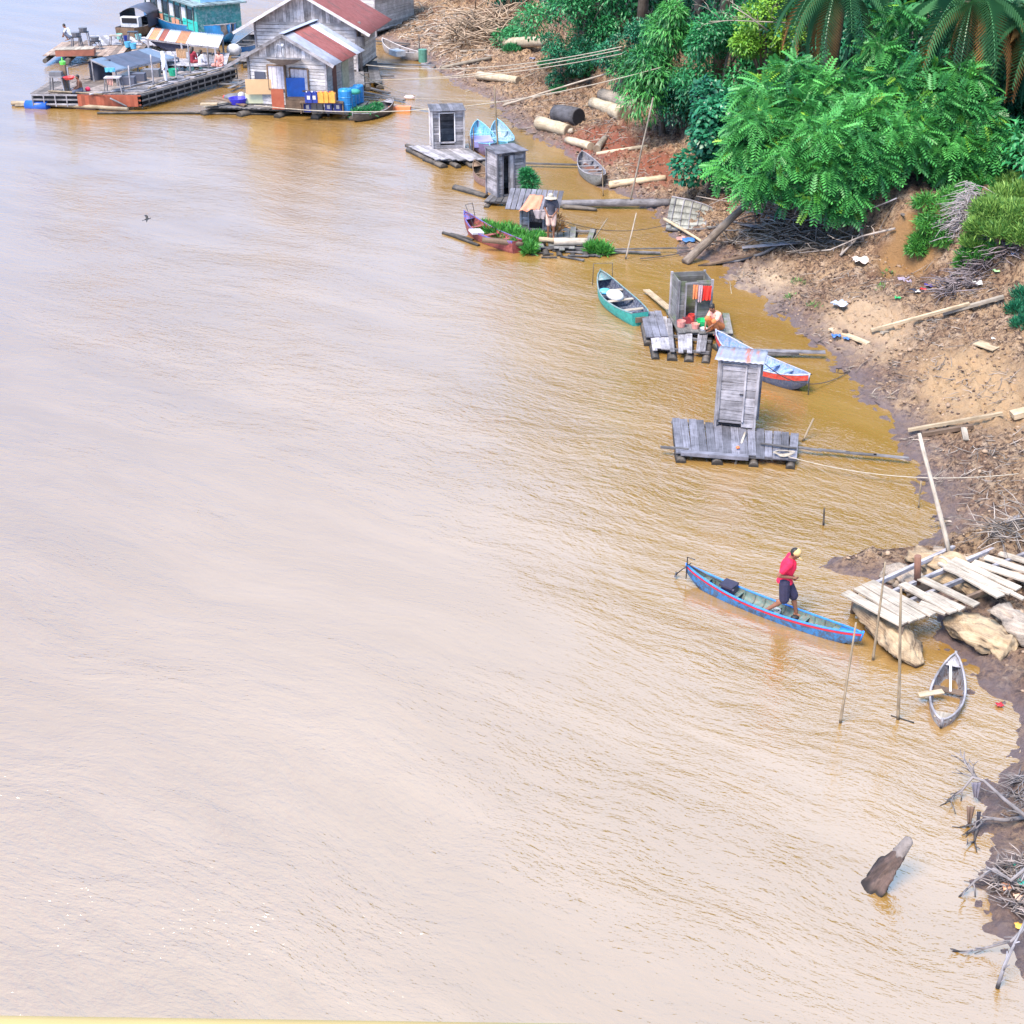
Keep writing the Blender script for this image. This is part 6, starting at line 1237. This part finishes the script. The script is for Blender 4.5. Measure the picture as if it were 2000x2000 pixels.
for k in range(5):      # fish pens: near-black sheets on the deck stand for shaded openings, timber framed
    q0 = .10+.17*k; a = B.lerp(C_, q0); b = B.lerp(C_, q0+.12); iw = (A-B).normalized(); a = a+iw*.35; b = b+iw*.35; wv = iw*1.0; m = MB()
    m.add([a+Vector((0,0,.028)), b+Vector((0,0,.028)), b+wv+Vector((0,0,.028)), a+wv+Vector((0,0,.028))], [(0,1,2,3)]); m.build('pen_shade_sheet', DARKM, t)
    m = MB()
    for (p, q) in ((a,b),(b,b+wv),(b+wv,a+wv),(a+wv,a)): m.beam(p+Vector((0,0,.05)), q+Vector((0,0,.05)), .07, .06)
    for f in (.33,.66): m.beam(a.lerp(b,f)+Vector((0,0,.04)), a.lerp(b,f)+wv+Vector((0,0,.04)), .03, .03)
    m.build('pen_frame', W_GREY, t)
m = MB(); a0 = A.lerp(B,.42); d = (B-A); n = 16
for i in range(n): p = a0.lerp(A.lerp(B,.97), (i+.5)/n); m.beam(Vector((p.x,p.y-.08,.18)), Vector((p.x,p.y-.08,zf-.05)), .19, .04, up=(0,1,0))
m.build('rusty_panel', RST_T, t)
stick(G(24,201,.12), G(250,213,.14), .12, .10, 'long bamboo boom along the front of the fish raft', BAMB, 'bamboo_boom'); stick(G(30,207,.04), G(180,206,.06), .08, .06, 'second bamboo boom under the first', BAMB, 'bamboo_boom')
stick(G(190,221,.05), G(420,221,.05), .07, .06, 'dark pole floating between the fish raft and the small house', W_LOG, 'floating_pole'); stick(G(400,222,.03), G(560,224,.03), .06, .05, 'dark floating pole below the house deck', W_LOG, 'floating_pole')
stick(G(215,192,.6), G(248,208,.2), .05, .04, 'short pole slanting off the fish raft corner', W_GREY); stick(G(262,206,.1), G(400,166,.15), .10, .08, 'bamboo boom along the right side of the fish raft', BAMB, 'bamboo_boom')
m = MB(); m.tube([G(52,206,.1), G(94,208,.1)], .26, 14); single(m, 'float_drum', BLUEP, 'blue float drum lying under the fish raft corner', 'drum', tuple(G(52,206,0)))
m = MB(); m.tube([G(152,211,.0), G(190,213,.0)], .2, 12); single(m, 'float_drum', plain('faded_red_float', (.30,.14,.13), .7), 'faded reddish float under the rusty panel', 'float', tuple(G(152,211,0)))
def shelter(label, pts, posts, mats, name='tarp_shelter', group='tarp and tin shelters', sagz=.12):
    """pts: ridge0, ridge1, eaveR0, eaveR1, eaveL0, eaveL1 world"""
    r0, r1, e0, e1, l0, l1 = [Vector(p) for p in pts]; o = posts[0]; t = thing(name, label, 'shelter', (o[0], o[1], zf), group=group); n = len(mats)
    for i, mt in enumerate(mats):
        a, b = i/n, (i+1)/n; P = []
        for k in range(7):
            s = k/6; P.append([r0.lerp(r1, a+(b-a)*j/6).lerp(e0.lerp(e1, a+(b-a)*j/6), s)-Vector((0,0,sagz*4*s*(1-s)*(.6+.4*math.sin(j)))) for j in range(7)])
        m = MB(); m.grid(P, th=.012, tone=.5); m.build('tarp', mt, t)
    if l0 != r0:
        m = MB(); m.grid([[r0.lerp(r1,j/6).lerp(l0.lerp(l1,j/6), k/4)-Vector((0,0,.05)) for j in range(7)] for k in range(5)], th=.012); m.build('tarp', TARPD, t)
    for (x, y, z1) in posts: m = MB(); m.beam((x,y,zf-.1), (x,y,z1), .07, .07); m.build('post', W_GREY, t)
    for (p, q) in ((r0,r1),(e0,e1),(r0,e0),(r1,e1)): m = MB(); m.beam(p-Vector((0,0,.05)), q-Vector((0,0,.05)), .06, .06); m.build('rafter', W_GREY, t)
    return t
Y0 = 72.6; Y1 = 79.5
r0 = GD(178,116,Y0+1.2); r1 = GD(290,93,Y1+.6); e0 = GD(226,138,Y0); e1 = GD(348,112,Y1-.3); l0 = GD(131,131,Y0+1.6); l1 = GD(240,108,Y1+1.6)
shelter('grey blue tarp roof on posts over the fish raft', (r0,r1,e0,e1,l0,l1), [(e0.x,e0.y,e0.z),(e0.lerp(e1,.33).x,e0.lerp(e1,.33).y,e0.lerp(e1,.33).z),(e0.lerp(e1,.7).x,e0.lerp(e1,.7).y,e0.lerp(e1,.7).z),(e1.x,e1.y,e1.z),(l0.x,l0.y,l0.z),(r0.x,r0.y,r0.z),(r1.x,r1.y,r1.z)], [TARPL, TARPG, TARPG, TARPG, TARPL])
# dark side cloth and deck items
a = GD(172,120,Y0+1.4); cloth(None, [a, a+Vector((1.0,0.6,0)), a+Vector((1.0,.6,-1.15)), a+Vector((.0,0,-1.1))], TARPD, 'dark_curtain', 'dark cloth curtain hanging under the front of the tarp roof', 'curtain', rip=.05)
a = GD(204,132,Y0-.1); cloth(None, [a, a+Vector((.52,0,0)), a+Vector((.52,0,-.2)), a+Vector((0,0,-.2))], CYP, 'blue_banner', 'pale blue strip hanging at the tarp roof corner', 'banner', rip=.01)
a = GD(284,128,Y0+3.2); cloth(None, [a, a+Vector((.16,0,0)), a+Vector((.16,0,-.36)), a+Vector((0,0,-.36))], YELP, 'amber_cloth', 'amber cloth hanging inside the tarp shelter', 'cloth', rip=.03)
def table(px, label, w_=.6, d_=.5, h=.75, mat=None, z=zf, top=True, group='stands and tables on the rafts'):
    c = G(px[0], px[1], z); t = thing('work_stand', label, 'stand', c, group=group); m = MB(); m.box((0,0,h), (w_,d_,.05)); m.build('top', mat or W_GREY, t, False)
    for x in (-1,1):
        for y in (-1,1): m = MB(); m.beam((x*w_*.55,y*d_*.5,0), (x*w_*.42,y*d_*.4,h), .05, .05); m.build('leg', W_GREY, t, False)
    return c
c = table((115,179), 'tall stand with grey box at the front left of the fish raft', .65, .5, .75); m = MB(); m.box((0,0,.1), (.6,.4,.2)); q = single(m, 'grey_box', GRYP, 'grey box on the tall stand', 'box', (0,0,0)); q.location = c+Vector((0,0,.78))
table((224,181), 'folding stand with cloth on the front deck', .8, .5, .75); a = G(222,180,zf)+Vector((-.2,-.3,.8)); cloth(None, [a, a+Vector((.35,0,0)), a+Vector((.3,-.02,-.4)), a+Vector((.05,-.02,-.35))], plain('pink_cloth2', (.45,.25,.22), .8), 'pinkish_cloth', 'pinkish cloth over the folding stand', 'cloth')
c = G(130,176,zf); m = MB(); m.beam(c, c+Vector((0,0,1.25)), .26, .24); single(m, 'brown_post', W_BROWN, 'thick brown box post behind the red basin', 'post', tuple(c)); m = MB(); m.lathe((0,0,0), [(.14,0),(.16,.14),(.05,.2),(.03,.35)], 10); q = single(m, 'green_bottle', plain('lime_plastic', (.12,.55,.08), .4), 'lime green bottle on top of the brown box post', 'bottle', (0,0,0)); q.location = c+Vector((0,0,1.25))
m = MB(); m.lathe((0,0,0), [(.2,0),(.30,.12),(.28,.12),(.18,.02)], 12, cap=False); m.lathe((0,0,.02), [(.2,0),(.01,.01)], 12, cap=False); q = single(m, 'red_basin', REDP, 'red basin on a little shelf by the seated man', 'basin', (0,0,0)); q.location = G(135,155,zf+.72)
c = G(137,177,zf); m = MB(); m.box(c+Vector((0,0,.69)), (.5,.35,.04)); m.beam(c, c+Vector((0,0,.68)), .05, .05); single(m, 'basin_shelf', W_GREY, 'little shelf under the red basin', 'shelf', tuple(c))
person('shirtless man with dark hair sitting on the fish raft deck', G(158,181,zf), R(200), SIT, bot=plain('dark_checked', (.10,.11,.16), .8, .4, 30), vox=.013, longlegs=True)
m = MB(); m.ball((0,0,.1), (.14,.12,.12)); q = single(m, 'red_pouch', plain('red_pouch', (.6,.02,.08), .6), 'small red pouch behind the seated shirtless man', 'pouch', (0,0,0)); q.location = G(172,178,zf)
whc = plain('white_cotton', (.66,.66,.74), .8, .08)
person('person in white clothes and white headscarf standing on the fish raft', G(325,161,zf), R(200), dict(STAND, hed=(.05,0,1.5)), top=whc, bot=whc, longlegs=True, sleeve=1.9, hair=None, headscarf=whc, vox=.014, toplen=.25, sc=.96)
bucket((339,148), zf, .26, .35, plain('green_tub', (.02,.36,.22), .5), 'green tub behind the person in white', name='tub', cat='tub', handle=False)
for (x, y, lb, mt) in ((298,150,'dark chest under the tarp roof',GRYP),(270,158,'black crate at the near side of the tarp shelter',TARPD),(250,165,'low dark box beside the folding stand',TARPD)):
    m = MB(); m.box((0,0,.2), (.8,.5,.4)); q = single(m, 'storage_box', mt, lb, 'box', (0,0,0), 'boxes under the tarp roof'); q.location = G(x, y, zf)
# nets hanging
for k in range(5):
    a = GD(343+3.5*k, 95+(k%2)*2, 80.2); cloth(None, [a, a+Vector((.16,0,0)), a+Vector((.14,0,-.95)), a+Vector((.02,0,-.9-.05*k))], plain('tan_net', (.52,.33,.20), .9, .35, 12), 'hanging_net', 'bundle of tan nets hung at the shelter corner', 'net', 'tan nets hung together', rip=.04, n=5)
# second roof: striped tin shelter with people
t = raft('timber deck under the striped tin shelter', [(300,100),(450,104),(440,132),(330,128)], zf+.02, W_GREY, nlog=3, name='floating_deck', pw=.28, group='timber decks under the floating houses', ext=.1)
Ya = GT(0,0) if False else 84.0
R0, R1 = GD(297,54,86.2), GD(438,68,82.6); E0, E1 = GD(284,75,84.2), GD(427,93,80.6)
ts = thing('tin_shelter', 'low shelter roofed with orange, rust and white striped tin', 'shelter', (E0.x, E0.y, zf), group='tarp and tin shelters')
st_ = [(0,.12,WHT_T),(.12,.19,WHT_T),(.19,.30,RST_T),(.30,.42,WHT_T),(.42,.56,ORG_T),(.56,.78,WHT_T),(.78,1,GREY_T)]; st_ = [(0,.04,WHT_T),(.04,.14,ORG_T),(.14,.18,WHT_T),(.18,.26,RST_T),(.26,.42,WHT_T),(.42,.56,ORG_T),(.56,.78,WHT_T),(.78,1,WHT_T)]
for (s0, s1, mt) in st_: tinroof(ts, [R0.lerp(R1,s0),R0.lerp(R1,s1)], [E0.lerp(E1,s0),E0.lerp(E1,s1)], mt, True, 'roof_sheet')
for p in (E0.lerp(E1,.03), E0.lerp(E1,.5), E0.lerp(E1,.95), R0.lerp(R1,.03), R0.lerp(R1,.97)): m = MB(); m.beam((p.x,p.y,.2), p, .09, .09); m.build('post', W_GREY, ts)
m = MB(); m.grid([[E0.lerp(E1,.05+.55*j/8)+Vector((0,.3,-.10-(.42*math.sin(math.pi*j/8)+.1)*k/4)) for j in range(9)] for k in range(5)], th=.01); m.build('awning', plain('dark_awning', (.13,.13,.19), .8), ts)
for (p, q) in ((E0,E1),(R0,R1)): m = MB(); m.beam(p-Vector((0,0,.07)), q-Vector((0,0,.07)), .07, .07); m.build('rafter', W_GREY, ts)
person('person in dark red clothes with long hair seated under the striped roof', G(377,124,zf), R(60), SIT, top=plain('dark_red_dress', (.22,.012,.03), .8), bot=plain('dark_red_dress2', (.30,.05,.06), .8), longlegs=True, sleeve=1.9, hair='long', vox=.014)
person('person in white top with long black hair seated under the striped roof', G(393,130,zf), R(45), SIT, top=whc, bot=plain('grey_skirt', (.35,.33,.38), .8), longlegs=True, sleeve=1.5, hair='long', vox=.014)
person('person in patterned pink clothes seated at the right end of the deck', G(431,130,zf), R(250), SIT, top=plain('pink_pattern', (.58,.27,.24), .8, .4, 24), bot=plain('pink_pattern2', (.52,.24,.22), .8, .4, 24), longlegs=True, sleeve=1.3, vox=.014)
# back-left raft
t = raft('brown slatted raft farthest left with a crouching person', [(122,82),(296,76),(270,112),(84,108)], .5, wood('brown_slats', (.15,.09,.07), (.42,.31,.25), .8), nlog=5, name='fish_raft', pw=.34, group=FR_, ext=.5, over=.4, missing=(6,13,18))
t = raft('grey slatted deck behind the brown slatted raft', [(175,70),(300,72),(330,90),(190,88)], .55, W_GREY, nlog=3, name='floating_deck', pw=.3, group='timber decks under the floating houses', ext=.3, over=.3, missing=(5,9))
m = MB(); c0_ = G(111,108,.5); c1_ = G(186,106,.5); m.beam(c0_+Vector((0,0,.17)), c1_+Vector((0,0,.17)), .9, .34); n=14
single(m, 'red_brown_crate', plain('red_brown_ply', (.26,.09,.06), .7, .3, 3), 'long red brown crate on the farthest left raft', 'crate', tuple(c0_))
for i in range(13): a = c0_.lerp(c1_, (i+.5)/13)+Vector((0,0,.37)); 
m = MB()
for i in range(13): a = c0_.lerp(c1_, (i+.5)/13)+Vector((0,0,.365)); m.beam(a-Vector((0,.46,0)), a+Vector((0,.46,0)), .16, .03)
single(m, 'crate_slats', W_PALE, 'pale slats covering the long red brown crate', 'slats', tuple(c0_+Vector((0,0,.35))))
person('person with dark hair and pale top crouching at the far left edge', G(140,79,.55), R(170), dict(SQUAT, hed=(.36,0,.84)), top=plain('pale_top', (.52,.54,.62), .8), hair='short', bot=plain('navy_shorts', (.08,.10,.16), .8), vox=.014)
for (x, y, lb, mt) in ((166,88,'tall black grill stand beside the crouching person',STEEL),(152,98,'black grill stand in front of the tall one',STEEL),(188,96,'low black grill stand right of the crate end',STEEL)):
    c = table((x,y), lb, .55, .4, .75 if x != 188 else .45, mt, .52)
    m = MB(); m.lathe((0,0,0), [(.22,0),(.26,.22),(.2,.22)], 10, cap=True); q = single(m, 'black_pot', GRYP, 'black pot on the '+lb.split(' beside')[0].split(' in front')[0].split(' right')[0]+(' nearest the crate' if x == 152 else ' near the crouching person' if x == 166 else ' at the crate end'), 'pot', (0,0,0)); q.location = c+Vector((0,0,.78 if x != 188 else .48))
table((262,86), 'black stand among the blue buckets', .6, .4, .7, STEEL, .52); table((228,88), 'pale trestle on the brown slatted raft', .7, .4, .55, W_PALE, .52)
for (x, y, mt, lb) in ((250,92,CYP,'left pale blue bucket on the brown slatted raft'),(261,95,CYP,'right pale blue bucket beside the black stand'),(248,80,NAVYP,'dark blue bucket behind the pale blue ones'),(234,76,plain('mint', (.25,.55,.48), .5),'mint green bucket on the grey slatted deck'),(271,77,plain('aqua', (.20,.48,.50), .5),'aqua bucket near the striped shelter')):
    bucket((x,y), .55, .2, .3, mt, lb, group='buckets on the far left raft')
# boat with blue canopy behind
loc, rz, L = ends((252,76), (296,58)); kb = boat('moored boat with slate blue canopy and pale windscreen', loc, rz, L*1.25, 1.6, .75, W_BROWN, W_DARK, W_GREY, bow=.3, stern=.1, transom=.8, name='canopy_boat')
m = MB(); m.box((-.26*L*1.25,0,.95), (.5,1.2,.6)); m.build('cabin_front', WHTP, kb, False); m = MB(); m.box((-.26*L*1.25-.26,0,1.05), (.03,1.0,.3)); m.build('windscreen', DARKM, kb, False)
m = MB(); m.grid([[(x, y, 1.25+.55*math.cos(y*1.3)-.08*abs(math.sin(x*3))) for x in np.linspace(-.2*L, .5*L, 7)] for y in np.linspace(-.95, .95, 9)], th=.02); m.build('canopy', TARPG, kb, False)
for y in (-.9,.9):
    m = MB(); m.grid([[(x, y*1.02, 1.4-k*.28) for x in np.linspace(-.2*L, .45*L, 5)] for k in range(4)], th=.0); m.build('side_curtain', TARPG, kb, False)
# turquoise houseboat
TQ = M2('turquoise_paint', (.05,.27,.27), (.26,.44,.46), .60, 2); TQD = plain('deep_blue_paint', (.01,.16,.42), .5, .3, 2)
pa = G(352,50); pb = G(478,95); d = (pb-pa).xy.to_3d(); L = d.length; ang = math.atan2(d.y, d.x); c = (pa+pb)/2
hbm = boat('turquoise two decked houseboat behind the striped shelter', (c.x-math.sin(ang)*-1.4, c.y+1.6*math.cos(ang), 0), ang, L*1.12, 3.6, 1.0, TQD, W_DARK, W_GREY, bow=.5, stern=.2, transom=.7, name='houseboat', thw=(), n=16, cat='houseboat')
def hbx(nm, c, s, mat, par=hbm): m = MB(); m.box(c, s); return m.build(nm, mat, par, False)
hbx('lower_cabin', (-.3,0,1.55), (L*.86,2.9,1.5), TQ); rfm = tin('pale_turq_tin', (.20,.29,.31), (.34,.42,.44), (.10,.13,.14), .48, .58)
m = MB(); m.box((-.3,0,2.36), (L*.93,3.5,.09)); m.build('lower_roof', rfm, hbm, False)
hbx('upper_cabin', (1.4,.2,3.0), (L*.42,2.2,1.3), plain('light_blue_cabin', (.26,.48,.70), .5, .15, 2)); hbx('upper_roof', (1.4,.2,3.70), (L*.47,2.7,.08), rfm)
for i, x in enumerate(np.linspace(-L*.38, L*.30, 8)):
    w_ = hbx('window', (x,-1.47,1.65), (.62,.05,.75), plain('dark_glass', (.03,.05,.07), .2) if i % 2 else WHTP); hbx('frame', (x,-1.49,1.22), (.7,.05,.07), TQ, w_)
for i, x in enumerate(np.linspace(-L*.43, L*.36, 9)): hbx('post', (x,-1.50,1.55), (.08,.06,1.5), W_DARK)
hbx('orange_panel', (-L*.22,-1.485,1.02), (1.5,.04,.4), plain('salmon_panel', (.62,.28,.18), .6)); hbx('orange_panel', (L*.06,-1.485,1.02), (1.2,.04,.4), plain('salmon_panel', (.62,.28,.18), .6)); hbx('teal_panel', (L*.30,-1.49,1.1), (2.3,.05,.6), plain('teal_panel', (.02,.40,.36), .6))
for i, x in enumerate((-.2,.9,2.0,3.1)): w_ = hbx('window', (x,-.92,3.05), (.6,.05,.6), WHTP if i % 2 else plain('dark_glass', (.03,.05,.07), .2)); hbx('sill', (x,-.95,2.7), (.7,.06,.07), WHTP, w_)
hbx('air_box', (-1.7,-.8,2.75), (.7,.6,.7), WHTP)
m = MB(); m.ball((0,0,.3), (.45,.35,.35)); q = single(m, 'white_bundle', WHTP, 'white bundle at the houseboat bow', 'bundle', (0,0,0)); q.location = G(458,108,.5)
loc, rz, L = ends((468,112), (500,90)); boat('dark blue boat end wedged between houseboat and large house', loc, rz, L*1.2, 1.3, .6, TQD, W_DARK, W_GREY, bow=.4, name='dark_blue_boat')
plank(G(452,112,.25), G(500,112,.25), .3, .06, 'narrow plank between the striped shelter deck and the large house', W_GREY)
for (x0,y0,x1,y1,lb) in ((420,150,470,157,'upper plank in the gap left of the small house'),(425,163,480,166,'lower plank in the gap left of the small house'),(448,172,480,158,'slanting plank left of the small house wall')): plank(G(x0,y0,.2), G(x1,y1,.2), .22, .05, lb, W_DARK)
for (x0,y0,x1,y1,lb) in ((695,165,760,182,'dark floating plank right of the small house'),(700,178,790,196,'long dark plank slanting towards the pink float'),(705,150,770,148,'grey plank below the dark broken deck'),(700,188,740,192,'short plank beside the drums'),(640,140,700,136,'grey plank between the two houses')): plank(G(x0,y0,.12), G(x1,y1,.12), .2, .06, lb, W_DARK)
# bird over the water, bridge rail beside the camera
bc = GD(287,428,32); t = thing('flying_bird', 'small dark bird gliding over the open water', 'bird', bc); m = MB()
m.tube([(-.10,0,0),(-.04,0,.005),(.04,0,.0),(.10,0,-.01)], [.008,.026,.028,.008], 8); m.ball((.115,0,-.005), .018, 8, 6); m.tube([(.13,0,-.006),(.15,0,-.008)], [.006,.001], 5); m.add([(-.08,-.01,0),(-.17,-.03,.0),(-.16,0,.003),(-.17,.03,0),(-.08,.01,0)], [(0,1,2,3,4)]); m.build('body', HAIRM, t, False)
for s in (1,-1): m = MB(); m.grid([[(.05,s*.02,.01),(.07,s*.10,.05),(.02,s*.19,.06),(-.03,s*.26,.03)],[(-.03,s*.02,.01),(-.02,s*.10,.045),(-.04,s*.19,.055),(-.045,s*.26,.03)]], th=.004); m.build('wing', HAIRM, t, False)
t.rotation_euler = (.2,-.25,.3); t.scale = (.7,.7,.7)
def rail():
    a = ray(-400,2001); b = ray(1250,2022); p = Vector((0,0,CAMH))+a*(1.0/a.length); q = Vector((0,0,CAMH))+b*(1.0/b.length); d = (q-p).normalized()
    dn = Vector((0,0,-1)); p = p+dn*.035-d*1.2; q = q+dn*.035+d*1.5; t = thing('bridge_railing', 'yellow handrail of the bridge at the bottom edge', 'railing', (p.x,p.y,p.z-1.0))
    m = MB(); m.tube([p, p.lerp(q,.5), q], .03, 16, cap=True); m.build('handrail', plain('yellow_rail', (.42,.31,.12), .5, .1, 5), t)
    for k in (.02,.98): m = MB(); s = p.lerp(q,k); m.tube([s-Vector((0,0,1.0)), s-Vector((0,0,.02))], .025, 10); m.build('post', MATS['yellow_rail'], t)
rail()

for (x0,y0,x1,y1,lb) in ((95,178,200,184,'thin pole lying along the front of the fish raft deck'),(175,184,240,176,'stick lying across the corner of the fish raft deck'),(290,172,345,152,'pole lying beside the fish pens'),(360,150,430,136,'long pole on the far end of the fish raft'),(215,178,300,158,'board lying along the tarp shelter'),(395,142,440,130,'short board at the far end of the fish raft')):
    a = G(x0,y0,zf+.07); b = G(x1,y1,zf+.07); stick(a, b, .05, .04, lb, BAMB if 'pole' in lb else W_GREY, 'loose_pole', 'pole', group='poles and boards lying on the fish raft')
for (x,y,h,lb) in ((300,166,1.5,'upright post at the near side of the fish pens'),(345,152,1.3,'upright post behind the person in white'),(372,143,1.6,'upright post left of the seated people'),(408,135,1.2,'upright post near the far corner of the fish raft'),(255,172,1.1,'upright post right of the folding stand')):
    a = G(x,y,zf); stick(a-Vector((0,0,.1)), a+Vector((.03,0,h)), .045, .04, lb, W_GREY, 'deck_post', 'post', group='posts along the fish raft')
